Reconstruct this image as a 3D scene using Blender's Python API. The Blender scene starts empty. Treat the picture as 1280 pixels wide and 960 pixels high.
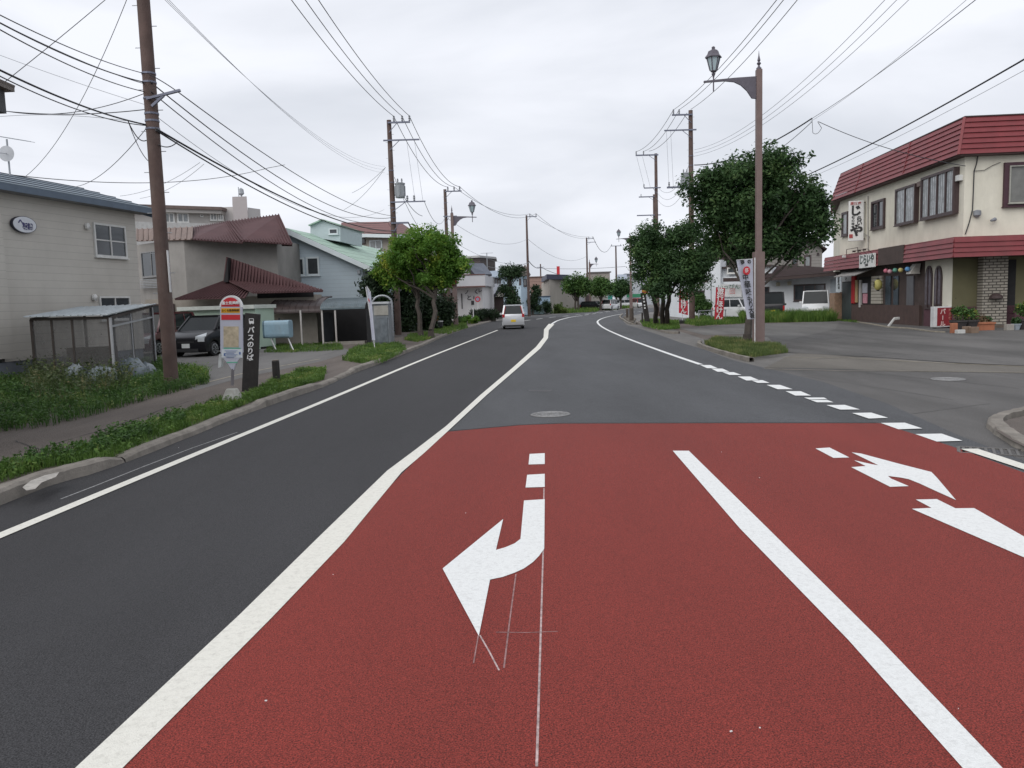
import bpy, bmesh, math, random
from mathutils import Vector, Matrix, noise as mnoise
random.seed(7)
R = math.radians
scene = bpy.context.scene
COL = scene.collection
V = Vector
# ------------------------------------------------------------------ camera
H, F = 1.85, 1000.0
PITCH = math.atan(103/1000.0); ROLL = 0.030
_c, _s = math.cos(PITCH), math.sin(PITCH)
fwd = V((0, _c, -_s)); r0 = V((1, 0, 0)); u0 = V((0, _s, _c))
cr, sr = math.cos(ROLL), math.sin(ROLL)
rgt = r0*cr - u0*sr; upv = r0*sr + u0*cr
CAM = V((0, 0, H))
cd = bpy.data.cameras.new('camera'); cam = bpy.data.objects.new('camera', cd); COL.objects.link(cam)
cd.sensor_width = 36; cd.lens = 36*F/1280; cd.clip_end = 5000; cd.clip_start = 0.05
M = Matrix.Identity(4)
for i in range(3):
    M[i][0] = rgt[i]; M[i][1] = upv[i]; M[i][2] = -fwd[i]; M[i][3] = CAM[i]
cam.matrix_world = M; scene.camera = cam

def ray(px, py): return fwd*F + rgt*(px-640) + upv*(480-py)
def G(px, py, z=0.0):
    d = ray(px, py); t = (z-H)/d.z; p = CAM+d*t; return V((p.x, p.y, z))
LZ = 0.08
def GL(px, py): return G(px, py, LZ)
def at(px, py, Y):
    d = ray(px, py); return CAM+d*(Y/d.y)
def proj(p):
    d = p-CAM; w = d.dot(fwd); return (640+F*d.dot(rgt)/w, 480-F*d.dot(upv)/w)
def zat(py, P):           # height on the vertical through P that shows on row py
    a, b = -5.0, 60.0
    for _ in range(40):
        m = (a+b)/2
        if proj(V((P.x, P.y, m)))[1] > py: a = m
        else: b = m
    return (a+b)/2
def onwall(px, py, A, B):
    n = V((-(B.y-A.y), B.x-A.x, 0)); d = ray(px, py)
    return CAM + d*((A-CAM).dot(n)/d.dot(n))
def wx(px, Y, z=0.0):     # point at depth Y whose foot shows in column px
    x = 0.0
    a, b = -400.0, 400.0
    for _ in range(50):
        m = (a+b)/2
        if proj(V((m, Y, z)))[0] < px: a = m
        else: b = m
    return V(((a+b)/2, Y, z))
# ------------------------------------------------------------------ tagging
def tag(o, label=None, cat=None, group=None, kind=None):
    if label: o['label'] = label
    if cat: o['category'] = cat
    if group: o['group'] = group
    if kind: o['kind'] = kind
    return o
def thing(name, label, cat, loc, group=None, rz=0.0):
    o = bpy.data.objects.new(name, None); COL.objects.link(o); o.location = loc; o.rotation_euler = (0, 0, rz)
    o.empty_display_size = 0.2
    return tag(o, label, cat, group)
def copy_tree(o, loc=None, rz=None, parent=None, label=None):
    c = o.copy(); COL.objects.link(c); c.parent = parent
    if loc is not None: c.location = loc
    if rz is not None: c.rotation_euler = (0, 0, rz)
    if label: c['label'] = label
    for ch in [x for x in bpy.data.objects if x.parent == o]: copy_tree(ch, parent=c)
    return c
def worldloc(o):
    v = V((0, 0, 0))
    while o is not None: v = v+V(o.location); o = o.parent
    return v
# ------------------------------------------------------------------ materials
_m = {}
def mat(name, col, rough=0.7, var=0.15, scale=3.0, bump=0.0, bscale=None, metal=0.0, spec=0.5, dirt=0.0, dirtcol=(0.12,0.1,0.08), emit=None, coat=0.0, trans=0.0, det=6):
    if name in _m: return _m[name]
    m = bpy.data.materials.new(name); m.use_nodes = True; nt = m.node_tree; N = nt.nodes; L = nt.links
    b = N['Principled BSDF']; b.inputs['Roughness'].default_value = rough; b.inputs['Metallic'].default_value = metal
    b.inputs['Specular IOR Level'].default_value = spec
    b.inputs['Coat Weight'].default_value = coat
    tc = N.new('ShaderNodeTexCoord'); co = tc.outputs['Object']
    nz = N.new('ShaderNodeTexNoise'); nz.inputs['Scale'].default_value = scale; nz.inputs['Detail'].default_value = det
    nz.inputs['Roughness'].default_value = 0.65
    L.new(co, nz.inputs['Vector'])
    mx = N.new('ShaderNodeMix'); mx.data_type = 'RGBA'
    mx.inputs['A'].default_value = (*[max(0, c*(1-var)) for c in col], 1)
    mx.inputs['B'].default_value = (*[min(1, c*(1+var)) for c in col], 1)
    mr = N.new('ShaderNodeMapRange'); mr.inputs['From Min'].default_value = .3; mr.inputs['From Max'].default_value = .7
    L.new(nz.outputs['Fac'], mr.inputs['Value']); L.new(mr.outputs['Result'], mx.inputs['Factor'])
    out = mx.outputs['Result']
    if dirt > 0:
        n2 = N.new('ShaderNodeTexNoise'); n2.inputs['Scale'].default_value = scale*0.35; n2.inputs['Detail'].default_value = 8
        n2.inputs['Roughness'].default_value = .75
        mp = N.new('ShaderNodeMapping'); mp.inputs['Scale'].default_value = (1, 1, .35); mp.inputs['Location'].default_value = (7, 3, 1)
        L.new(co, mp.inputs['Vector']); L.new(mp.outputs['Vector'], n2.inputs['Vector'])
        r2 = N.new('ShaderNodeMapRange'); r2.inputs['From Min'].default_value = .48; r2.inputs['From Max'].default_value = .75
        r2.inputs['To Max'].default_value = dirt
        L.new(n2.outputs['Fac'], r2.inputs['Value'])
        m3 = N.new('ShaderNodeMix'); m3.data_type = 'RGBA'; L.new(r2.outputs['Result'], m3.inputs['Factor'])
        L.new(out, m3.inputs['A']); m3.inputs['B'].default_value = (*dirtcol, 1); out = m3.outputs['Result']
    L.new(out, b.inputs['Base Color'])
    if bump > 0:
        nb = N.new('ShaderNodeTexNoise'); nb.inputs['Scale'].default_value = bscale or scale*8; nb.inputs['Detail'].default_value = 4
        L.new(co, nb.inputs['Vector']); bp = N.new('ShaderNodeBump'); bp.inputs['Strength'].default_value = bump; bp.inputs['Distance'].default_value = 0.01
        L.new(nb.outputs['Fac'], bp.inputs['Height']); L.new(bp.outputs['Normal'], b.inputs['Normal'])
    if emit:
        b.inputs['Emission Color'].default_value = (*emit[:3], 1); b.inputs['Emission Strength'].default_value = emit[3]
    m['out'] = 1
    _m[name] = m; return m
def lined(name, col, pitch, axis='Z', groove=0.06, depth=.5, gd=.45, **kw):
    """cladding: grooves every `pitch` metres along one axis (bump and a thin joint)"""
    if name in _m: return _m[name]
    m = mat(name, col, **kw); nt = m.node_tree; N = nt.nodes; L = nt.links; b = N['Principled BSDF']
    tc = [n for n in N if n.type == 'TEX_COORD'][0]
    sp = N.new('ShaderNodeSeparateXYZ'); L.new(tc.outputs['Object'], sp.inputs['Vector'])
    src = sp.outputs[{'X': 0, 'Y': 1, 'Z': 2}.get(axis, 0)]
    if axis == 'XY':
        ad = N.new('ShaderNodeMath'); ad.operation = 'ADD'; L.new(sp.outputs[0], ad.inputs[0]); L.new(sp.outputs[1], ad.inputs[1]); src = ad.outputs[0]
    dv = N.new('ShaderNodeMath'); dv.operation = 'DIVIDE'; L.new(src, dv.inputs[0]); dv.inputs[1].default_value = pitch
    fr = N.new('ShaderNodeMath'); fr.operation = 'FRACT'; L.new(dv.outputs[0], fr.inputs[0])
    lt = N.new('ShaderNodeMath'); lt.operation = 'LESS_THAN'; L.new(fr.outputs[0], lt.inputs[0]); lt.inputs[1].default_value = groove
    mx = N.new('ShaderNodeMix'); mx.data_type = 'RGBA'
    prev = b.inputs['Base Color'].links[0].from_socket
    L.new(prev, mx.inputs['A']); mx.inputs['B'].default_value = (*[c*gd for c in col], 1); L.new(lt.outputs[0], mx.inputs['Factor'])
    L.new(mx.outputs['Result'], b.inputs['Base Color'])
    bp = N.new('ShaderNodeBump'); bp.inputs['Strength'].default_value = depth; bp.inputs['Distance'].default_value = .02
    L.new(fr.outputs[0], bp.inputs['Height']); L.new(bp.outputs['Normal'], b.inputs['Normal'])
    return m
def leafmat(name, c1, c2, c3=None, scale=.9, p=.35):
    if name in _m: return _m[name]
    m = bpy.data.materials.new(name); m.use_nodes = True; nt = m.node_tree; N = nt.nodes; L = nt.links
    b = N['Principled BSDF']; b.inputs['Roughness'].default_value = .55; b.inputs['Specular IOR Level'].default_value = .3
    tc = N.new('ShaderNodeTexCoord'); nz = N.new('ShaderNodeTexNoise'); nz.inputs['Scale'].default_value = scale; nz.inputs['Detail'].default_value = 3
    L.new(tc.outputs['Object'], nz.inputs['Vector'])
    at_ = N.new('ShaderNodeAttribute'); at_.attribute_name = 'rnd'
    ad = N.new('ShaderNodeMath'); ad.operation = 'MULTIPLY_ADD'; L.new(at_.outputs['Fac'], ad.inputs[0]); ad.inputs[1].default_value = .2; L.new(nz.outputs['Fac'], ad.inputs[2])
    cr_ = N.new('ShaderNodeValToRGB'); e = cr_.color_ramp.elements
    e[0].position = .40; e[0].color = (*c1, 1); e[1].position = .70; e[1].color = (*c2, 1)
    if c3: x = e.new(.86); x.color = (*c3, 1)
    L.new(ad.outputs[0], cr_.inputs['Fac']); L.new(cr_.outputs['Color'], b.inputs['Base Color'])
    tr = N.new('ShaderNodeBsdfTranslucent'); L.new(cr_.outputs['Color'], tr.inputs['Color'])
    ms = N.new('ShaderNodeMixShader'); ms.inputs['Fac'].default_value = p
    L.new(b.outputs[0], ms.inputs[1]); L.new(tr.outputs[0], ms.inputs[2]); L.new(ms.outputs[0], N['Material Output'].inputs['Surface'])
    _m[name] = m; return m
# ------------------------------------------------------------------ mesh builder
class MB:
    def __init__(s): s.v = []; s.f = []; s.mi = []; s.r = []
    def face(s, pts, m=0):
        i = len(s.v); s.v += [V(p) for p in pts]; s.f.append(list(range(i, i+len(pts)))); s.mi.append(m); return s
    def grid(s, rings, m=0, close=True):
        base = len(s.v); n = len(rings[0])
        for r in rings: s.v += [V(p) for p in r]
        for a in range(len(rings)-1):
            for k in range(n if close else n-1):
                k2 = (k+1) % n
                s.f.append([base+a*n+k, base+a*n+k2, base+(a+1)*n+k2, base+(a+1)*n+k]); s.mi.append(m)
        return base, n
    def prism(s, pts, dz, m=0):                     # polygon extruded by vector dz
        dz = V((0, 0, dz)) if not isinstance(dz, Vector) else dz
        base = len(s.v); n = len(pts); s.v += [V(p) for p in pts]+[V(p)+dz for p in pts]
        s.f.append([base+k for k in reversed(range(n))]); s.f.append([base+n+k for k in range(n)]); s.mi += [m, m]
        for k in range(n):
            k2 = (k+1) % n; s.f.append([base+k, base+k2, base+n+k2, base+n+k]); s.mi.append(m)
        return s
    def box(s, c, sx, sy, sz, rz=0.0, m=0):         # centre of the base
        c = V(c); a, b = math.cos(rz), math.sin(rz)
        P = [c+V((x*a-y*b, x*b+y*a, 0)) for x, y in ((-sx/2, -sy/2), (sx/2, -sy/2), (sx/2, sy/2), (-sx/2, sy/2))]
        return s.prism(P, sz, m)
    def bar(s, a, b, w, h=None, m=0):               # box-section bar
        a, b = V(a), V(b); h = h or w; d = (b-a).normalized()
        ref = V((0, 0, 1)) if abs(d.z) < .95 else V((0, 1, 0))
        x = d.cross(ref).normalized()*w/2; y = x.cross(d).normalized()*h/2
        return s.prism([a-x-y, a+x-y, a+x+y, a-x+y], b-a, m)
    def tube(s, pts, rad, n=8, m=0, cap=True):
        rings = []; pts = [V(p) for p in pts]
        for i, p in enumerate(pts):
            d = (pts[min(i+1, len(pts)-1)]-pts[max(i-1, 0)]).normalized()
            ref = V((0, 0, 1)) if abs(d.z) < .9 else V((0, 1, 0))
            x = d.cross(ref).normalized(); y = x.cross(d)
            r = rad[i] if isinstance(rad, (list, tuple)) else rad
            rings.append([p+(x*math.cos(2*math.pi*k/n)+y*math.sin(2*math.pi*k/n))*r for k in range(n)])
        b, n = s.grid(rings, m)
        if cap:
            s.f.append([b+k for k in reversed(range(n))]); s.f.append([b+(len(rings)-1)*n+k for k in range(n)]); s.mi += [m, m]
        return s
    def lathe(s, c, prof, n=16, m=0, axis='z'):
        c = V(c); rings = []
        for r, z in prof:
            rings.append([c+(V((r*math.cos(2*math.pi*k/n), r*math.sin(2*math.pi*k/n), z)) if axis == 'z' else (V((z, r*math.cos(2*math.pi*k/n), r*math.sin(2*math.pi*k/n))) if axis == 'x' else V((r*math.cos(2*math.pi*k/n), z, r*math.sin(2*math.pi*k/n))))) for k in range(n)])
        b, n = s.grid(rings, m)
        s.f.append([b+k for k in reversed(range(n))]); s.f.append([b+(len(rings)-1)*n+k for k in range(n)]); s.mi += [m, m]
        return s
    def plate(s, A, B, C, D, t, m=0):               # thick quad, grows along its normal by t
        A, B, C, D = map(V, (A, B, C, D)); n = (B-A).cross(D-A).normalized()*t
        return s.prism([A, B, C, D], n, m)
    def lapped(s, A, B, C, D, rows, lip=.03, t=.02, m=0):   # A,B bottom edge; D,C top edge, clapboard rows
        A, B, C, D = map(V, (A, B, C, D)); n = (B-A).cross(D-A).normalized()
        for k in range(rows):
            f0, f1 = k/rows, (k+1)/rows
            a, b = A.lerp(D, f0)+n*lip, B.lerp(C, f0)+n*lip; c, d = B.lerp(C, f1)+n*.002, A.lerp(D, f1)+n*.002
            s.prism([a, b, c, d], -n*t, m)
        return s
    def ribbed(s, A, B, C, D, n, h=.03, w=.03, t=.03, m=0, mr=None):   # slab with ridges running from AB up to DC
        A, B, C, D = map(V, (A, B, C, D)); nn = (B-A).cross(D-A).normalized()
        s.prism([A, B, C, D], nn*t, m)
        for k in range(n+1):
            f = k/n; a = A.lerp(B, f)+nn*t; d = D.lerp(C, f)+nn*t
            if (d-a).length < .05: continue
            s.bar(a+nn*h/2, d+nn*h/2, w, h, m if mr is None else mr)
        return s
    def build(s, name, mats, parent=None, origin=None, smooth=False, rnd=False, bevel=0, xf=None):
        if not isinstance(mats, (list, tuple)): mats = [mats]
        o0 = V((0, 0, 0)) if xf == 'local' else (worldloc(parent) if parent is not None else (V(origin) if origin is not None else (s.v[0].copy() if s.v else V((0, 0, 0)))))
        me = bpy.data.meshes.new(name)
        me.from_pydata([tuple(v-o0) for v in s.v], [], s.f)
        for m in mats: me.materials.append(m)
        me.polygons.foreach_set('material_index', s.mi)
        if rnd:
            a = me.attributes.new('rnd', 'FLOAT', 'FACE'); a.data.foreach_set('value', s.r if len(s.r) == len(s.f) else [random.random() for _ in s.f])
        else:
            bm = bmesh.new(); bm.from_mesh(me)
            if smooth or bevel: bmesh.ops.remove_doubles(bm, verts=bm.verts, dist=1e-5)
            if bevel:
                es = [e for e in bm.edges if len(e.link_faces) == 2 and e.calc_face_angle(0) > .5]
                bmesh.ops.bevel(bm, geom=es, offset=bevel, segments=2, profile=.6, affect='EDGES', clamp_overlap=True)
            bmesh.ops.recalc_face_normals(bm, faces=bm.faces); bm.to_mesh(me); bm.free()
        if smooth:
            me.polygons.foreach_set('use_smooth', [True]*len(me.polygons)); me.set_sharp_from_angle(angle=R(35))
        me.update()
        o = bpy.data.objects.new(name, me); COL.objects.link(o)
        if parent is not None: o.parent = parent
        elif xf != 'local': o.location = o0
        return o
def text(body, c, right, up, size, m, parent=None, name='lettering', align='CENTER', spacing=1.0, ext=.004, bold=0.0, shear=0):
    cu = bpy.data.curves.new('t', 'FONT'); cu.body = body; cu.size = size; cu.align_x = align; cu.align_y = 'CENTER'
    cu.extrude = ext; cu.space_line = spacing; cu.offset = bold; cu.resolution_u = 3; cu.shear = shear
    to = bpy.data.objects.new('t', cu); COL.objects.link(to)
    dg = bpy.context.evaluated_depsgraph_get()
    me = bpy.data.meshes.new_from_object(to.evaluated_get(dg)); bpy.data.objects.remove(to); bpy.data.curves.remove(cu)
    right = V(right).normalized(); up = V(up).normalized(); n = right.cross(up)
    o0 = worldloc(parent) if parent is not None else V(c)
    for v in me.vertices:
        v.co = V(c)-o0+right*v.co.x+up*v.co.y+n*v.co.z
    me.materials.clear(); me.materials.append(m); me.name = name
    o = bpy.data.objects.new(name, me); COL.objects.link(o)
    if parent is not None: o.parent = parent
    else: o.location = c
    return o
# ------------------------------------------------------------------ palette
wood_pole = mat('pole_brown', (.095, .061, .052), .8, .3, 2.0, .5, 30, dirt=.6, dirtcol=(.2, .17, .15))
concrete_pole = mat('pole_grey', (.10, .085, .08), .8, .25, 2.0, .4, 30)
steel_blue = mat('galvanised_arm', (.16, .17, .22), .5, .15, 5, metal=.4)
galv = mat('galvanised', (.32, .34, .36), .5, .2, 5, metal=.5)
insul = mat('insulator', (.25, .26, .28), .3, .1)
blackm = mat('black_rubber', (.012, .012, .013), .7, .2, 8)
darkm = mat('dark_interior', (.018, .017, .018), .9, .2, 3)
wirem = mat('wire_black', (.02, .02, .025), .6, .1)
wirel = mat('wire_grey', (.24, .25, .27), .6, .1); wirep = mat('wire_pale', (.42, .44, .47), .6, .1)
glass = mat('window_glass', (.035, .042, .048), .08, .4, .8, spec=.9)
glass_lt = mat('window_glass_curtained', (.22, .235, .24), .15, .35, 1.5, spec=.8)
white_f = mat('white_frame', (.62, .62, .60), .5, .1, 4, dirt=.25)
brown_f = mat('brown_frame', (.05, .03, .03), .5, .2, 4)
conc = mat('concrete', (.30, .28, .25), .9, .2, 2.5, .6, 40, dirt=.5)
kerb_m = mat('kerb_concrete', (.21, .19, .165), .92, .3, 3, .8, 45, dirt=.75, dirtcol=(.09, .08, .065))
paint_w = mat('road_paint_white', (.74, .75, .74), .75, .05, 90, .5, 160, dirt=.4, dirtcol=(.3,.29,.28))
paint_c = mat('road_paint_cream', (.72, .705, .64), .75, .06, 60, .5, 160, dirt=.45, dirtcol=(.3, .28, .24))
bark = mat('bark', (.06, .05, .042), .9, .35, 4, .9, 25)
grass_m = leafmat('grass_blade', (.05, .105, .02), (.13, .23, .045), (.30, .31, .10), 1.2, .35)
weed_m = leafmat('weed_leaf', (.035, .08, .022), (.09, .18, .04), (.20, .23, .07), 1.5, .35)
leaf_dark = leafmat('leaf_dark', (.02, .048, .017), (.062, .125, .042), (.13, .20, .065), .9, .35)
leaf_mid = leafmat('leaf_mid', (.035, .08, .022), (.085, .17, .04), (.16, .25, .06), 1.0, .35)
leaf_yel = leafmat('leaf_yellow_green', (.06, .15, .022), (.16, .30, .045), (.44, .46, .07), .8, .5)
leaf_pine = leafmat('leaf_pine', (.014, .032, .014), (.035, .07, .026), None, 1.2, .15)
plate_w = mat('number_plate', (.7, .72, .7), .4, .03)
plate_y = mat('number_plate_yellow', (.75, .52, .03), .4, .03)
red_p = mat('sign_red', (.52, .02, .03), .45, .06)
# ================================================================== WORLD, LIGHT
w = bpy.data.worlds.new('World'); scene.world = w; w.use_nodes = True
nt = w.node_tree; N = nt.nodes; L = nt.links; bg = N['Background']
SUN_EL, SUN_AZ = R(42), R(218)
sky = N.new('ShaderNodeTexSky'); sky.sky_type = 'NISHITA'; sky.sun_disc = False
sky.sun_elevation = SUN_EL; sky.sun_rotation = SUN_AZ; sky.dust_density = 3
tc = N.new('ShaderNodeTexCoord'); mp = N.new('ShaderNodeMapping'); mp.inputs['Scale'].default_value = (1, 1, 3.2); mp.inputs['Location'].default_value = (2.3, .7, .4)
nz = N.new('ShaderNodeTexNoise'); nz.inputs['Scale'].default_value = 1.9; nz.inputs['Detail'].default_value = 6; nz.inputs['Roughness'].default_value = .48; nz.inputs['Distortion'].default_value = .5
L.new(tc.outputs['Generated'], mp.inputs['Vector']); L.new(mp.outputs['Vector'], nz.inputs['Vector'])
rp = N.new('ShaderNodeValToRGB'); e = rp.color_ramp.elements
e[0].position = .36; e[0].color = (5.9, 6.2, 6.8, 1); e[1].position = .62; e[1].color = (8.3, 8.5, 9.1, 1)
L.new(nz.outputs['Fac'], rp.inputs['Fac'])
mx = N.new('ShaderNodeMix'); mx.data_type = 'RGBA'; mx.inputs['Factor'].default_value = .97
L.new(sky.outputs[0], mx.inputs['A']); L.new(rp.outputs[0], mx.inputs['B']); L.new(mx.outputs['Result'], bg.inputs['Color'])
bg.inputs['Strength'].default_value = .10
sl = bpy.data.lights.new('sun', 'SUN'); sl.energy = 1.5; sl.angle = R(62); sl.color = (1, .97, .93)
so = bpy.data.objects.new('sun', sl); COL.objects.link(so)
sd = V((math.sin(SUN_AZ)*math.cos(SUN_EL), math.cos(SUN_AZ)*math.cos(SUN_EL), math.sin(SUN_EL)))
so.rotation_euler = sd.to_track_quat('Z', 'Y').to_euler()
scene.view_settings.view_transform = 'Standard'; scene.view_settings.look = 'None'; scene.view_settings.exposure = .22; scene.view_settings.gamma = 1
scene.cycles.max_bounces = 6; scene.cycles.transparent_max_bounces = 8

# ================================================================== ROAD SURFACES
def asphalt(name, c, speck=.6, coarse=130, patch=.18, bump=.7, grit=(.5, .5, .5)):
    m = bpy.data.materials.new(name); m.use_nodes = True; nt = m.node_tree; N = nt.nodes; L = nt.links; b = N['Principled BSDF']
    b.inputs['Roughness'].default_value = .85; b.inputs['Specular IOR Level'].default_value = .35
    tc = N.new('ShaderNodeTexCoord')
    a = N.new('ShaderNodeTexNoise'); a.inputs['Scale'].default_value = coarse; a.inputs['Detail'].default_value = 2
    p = N.new('ShaderNodeTexNoise'); p.inputs['Scale'].default_value = .35; p.inputs['Detail'].default_value = 7; p.inputs['Roughness'].default_value = .65
    mpp = N.new('ShaderNodeMapping'); mpp.inputs['Scale'].default_value = (1.6, .35, 1)
    L.new(tc.outputs['Object'], mpp.inputs['Vector']); L.new(mpp.outputs['Vector'], p.inputs['Vector'])
    v = N.new('ShaderNodeTexVoronoi'); v.inputs['Scale'].default_value = coarse*.55
    for t in (a, v): L.new(tc.outputs['Object'], t.inputs['Vector'])
    r1 = N.new('ShaderNodeMapRange'); r1.inputs['From Min'].default_value = .3; r1.inputs['From Max'].default_value = .7; r1.inputs['To Min'].default_value = 1-speck; r1.inputs['To Max'].default_value = 1+speck
    L.new(a.outputs['Fac'], r1.inputs['Value'])
    r2 = N.new('ShaderNodeMapRange'); r2.inputs['From Min'].default_value = .3; r2.inputs['From Max'].default_value = .7; r2.inputs['To Min'].default_value = 1-patch; r2.inputs['To Max'].default_value = 1+patch
    L.new(p.outputs['Fac'], r2.inputs['Value'])
    mu = N.new('ShaderNodeMath'); mu.operation = 'MULTIPLY'; L.new(r1.outputs[0], mu.inputs[0]); L.new(r2.outputs[0], mu.inputs[1])
    sc = N.new('ShaderNodeVectorMath'); sc.operation = 'SCALE'; sc.inputs[0].default_value = c; L.new(mu.outputs[0], sc.inputs['Scale'])
    L.new(sc.outputs[0], b.inputs['Base Color'])
    bp = N.new('ShaderNodeBump'); bp.inputs['Strength'].default_value = bump; bp.inputs['Distance'].default_value = .006
    L.new(v.outputs['Distance'], bp.inputs['Height']); L.new(bp.outputs['Normal'], b.inputs['Normal'])
    return m
as_new = asphalt('asphalt_new', (.038, .0375, .040), .8, 150, .16)
as_mid = asphalt('asphalt_road', (.074, .076, .081), .7, 150, .2)
as_old = asphalt('asphalt_old', (.150, .143, .135), .35, 70, .28)
as_path = asphalt('asphalt_footpath', (.12, .10, .087), .4, 80, .35)
as_fore = asphalt('asphalt_forecourt', (.10, .096, .092), .4, 80, .4)
red_m = asphalt('red_surfacing', (.185, .0265, .0195), .8, 150, .12, .5)
conc_s = asphalt('concrete_strip', (.125, .115, .10), .3, 60, .25)

def smooth_px(pts, n=10, z=0.0):
    W = [G(x, y, z) for x, y in pts]; out = []
    for i in range(len(W)-1):
        p0 = W[max(i-1, 0)]; p1 = W[i]; p2 = W[i+1]; p3 = W[min(i+2, len(W)-1)]
        for k in range(n):
            t = k/n; out.append(.5*((2*p1)+(p2-p0)*t+(2*p0-5*p1+4*p2-p3)*t*t+(3*p1-p0-3*p2+p3)*t**3))
    out.append(W[-1]); return out
def sheet(name, pts, z, m, kind='structure', label=None, cat=None, group=None, parent=None):
    b = MB(); P = [(V((p[0], p[1], 0)) if isinstance(p, Vector) else G(p[0], p[1], 0)) for p in pts]
    b.face([V((p.x, p.y, z)) for p in P])
    bm = bmesh.new(); me = bpy.data.meshes.new(name)
    vs = [bm.verts.new(v) for v in b.v]; f = bm.faces.new(vs)
    bmesh.ops.triangulate(bm, faces=[f]); 
    bmesh.ops.recalc_face_normals(bm, faces=bm.faces)
    for f in bm.faces:
        if f.normal.z < 0: f.normal_flip()
    bm.to_mesh(me); bm.free(); me.materials.append(m)
    o = bpy.data.objects.new(name, me); COL.objects.link(o); tag(o, label, cat, group, kind if parent is None else None)
    if parent is not None: o.parent = parent
    return o
def strip(name, pts, w, z, m, **kw):
    """painted line of width w (metres) along world points; w may be a list"""
    L_ = []; Rr = []
    for i, p in enumerate(pts):
        d = (pts[min(i+1, len(pts)-1)]-pts[max(i-1, 0)]); d.z = 0; d.normalize(); n = V((-d.y, d.x, 0))
        ww = (w[i] if isinstance(w, list) else w)/2
        L_.append(p+n*ww); Rr.append(p-n*ww)
    b = MB()
    for i in range(len(pts)-1):
        q = [L_[i], L_[i+1], Rr[i+1], Rr[i]]; b.face([V((p.x, p.y, z)) for p in reversed(q)])
    o = b.build(name, m, kw.pop('parent', None), origin=V((0, 0, 0)))
    tag(o, kw.get('label'), kw.get('cat'), kw.get('group'), kw.get('kind', 'structure')); return o
# base ground to the horizon
b = MB(); b.face([(-2500, -60, -.004), (2500, -60, -.004), (2500, 3000, -.004), (-2500, 3000, -.004)])
tag(b.build('ground', as_old, origin=V((0, 0, 0))), kind='structure')
# left kerb line (foot of the kerb on the road side)
KL = [(0, 633), (60, 609), (140, 585), (240, 546), (300, 521), (350, 503), (405, 484), (440, 468), (480, 453), (520, 437), (555, 421), (585, 410), (615, 402), (660, 396), (705, 392.5), (750, 389), (800, 385.5), (860, 382.5)]
KW = [G(*p) for p in KL]
d0 = (KW[0]-KW[2]).normalized(); KNEAR = KW[0]+d0*9
RK = [(860, 386), (806, 391), (776, 398), (783, 406), (800, 411), (822, 418), (850, 428), (880, 437), (915, 450), (960, 461), (1030, 478), (1110, 505), (1200, 545), (1290, 580)]
rw = [G(*p) for p in RK]; rn = rw[-1]+(rw[-1]-rw[-3]).normalized()*14
sheet('road', [KNEAR]+KW+rw+[rn, V((12, -12, 0)), V((-12, -12, 0))], .004, as_mid)
# newer, darker lane on the left
cl_l = smooth_px([(558, 538), (600, 497), (650, 458), (678, 430), (682, 415), (690, 405), (708, 398)], 8)
CLn = [G(97, 962), G(250, 820), G(380, 692), G(480, 594), G(520, 563), G(558, 538)]
dn = (CLn[0]-CLn[1]).normalized(); CLfar = CLn[0]+dn*8
sheet('road_new_lane', [KNEAR]+KW[:13]+[G(660, 397.5), G(704, 396)]+list(reversed(cl_l))+list(reversed(CLn))+[CLfar, V((-12, -12, 0))], .008, as_new)
# red surfacing
lr_n = [G(150, 962), G(330, 775), G(505, 591), G(556, 541)]
red = [lr_n[0]+(lr_n[0]-lr_n[1]).normalized()*8]+lr_n+[(600, 537), (650, 532.5), (700, 530.5), (900, 530), (1100, 530), (1150, 546), (1204, 564), (1290, 596)]
re_ = G(1290, 596); re2 = re_+(re_-G(1150, 546)).normalized()*12
sheet('road_red_surfacing', red+[re2, V((9, -9, 0)), V((-1, -12, 0))], .012, red_m)
# seam of bitumen between red and asphalt
strip('road_seam', [G(556, 539.5), G(600, 536), G(650, 531.5), G(700, 529.3), G(900, 529), G(1098, 529)], .035, .0135, mat('bitumen', (.03, .028, .03), .6, .2))
# painted lines
def line(name, pts, z, m=None, label=None): return sheet(name, pts, z, m or paint_w)
# centre line: wide, two measured edges
ce_l = [(97, 962), (300, 771), (400, 672), (484, 590), (520, 563), (558, 533.5), (600, 495), (640, 461), (670, 434), (679.5, 422), (680, 412), (686, 405)]
ce_r = [(156, 962), (340, 775), (430, 680), (502, 592), (530, 568), (566, 534.5), (608, 495), (647, 461), (675.5, 436), (685, 423), (686, 413), (693, 405.5)]
a0 = G(*ce_l[0]); a1 = G(*ce_r[0]); dd = (a0-G(*ce_l[1])).normalized()*6
sheet('road_marking_centre_line', [a0+dd]+ce_l+list(reversed(ce_r))+[a1+dd], .016, paint_c)
strip('road_marking_centre_line', smooth_px([(689.5, 405.3), (697, 401), (708, 397.8), (716, 396.2), (728, 394.6)], 6), .2, .016, paint_w)
W_ = smooth_px([(0, 671.5), (130, 617), (300, 546), (420, 496), (520, 453.5), (575, 431.5), (622, 413)], 8)
W_ = [W_[0]+(W_[0]-W_[2]).normalized()*6]+W_
strip('road_marking_edge_line', W_, .13, .016, paint_c)
def dashes(pxs, ln, w, z=.016, m=None):
    P = smooth_px(pxs, 20); acc = 0; on = True; cur = [P[0]]
    for a, b_ in zip(P, P[1:]):
        acc += (b_-a).length
        if on: cur.append(b_)
        if acc >= ln:
            if on and len(cur) > 1: strip('road_marking_dash', cur, w, z, m or paint_w)
            on = not on; acc = 0; cur = [b_]
dashes([(654, 401.3), (688, 397), (710, 394.8), (742, 391.3), (777, 387.3), (795, 385.8)], 2.6, .2)
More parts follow.
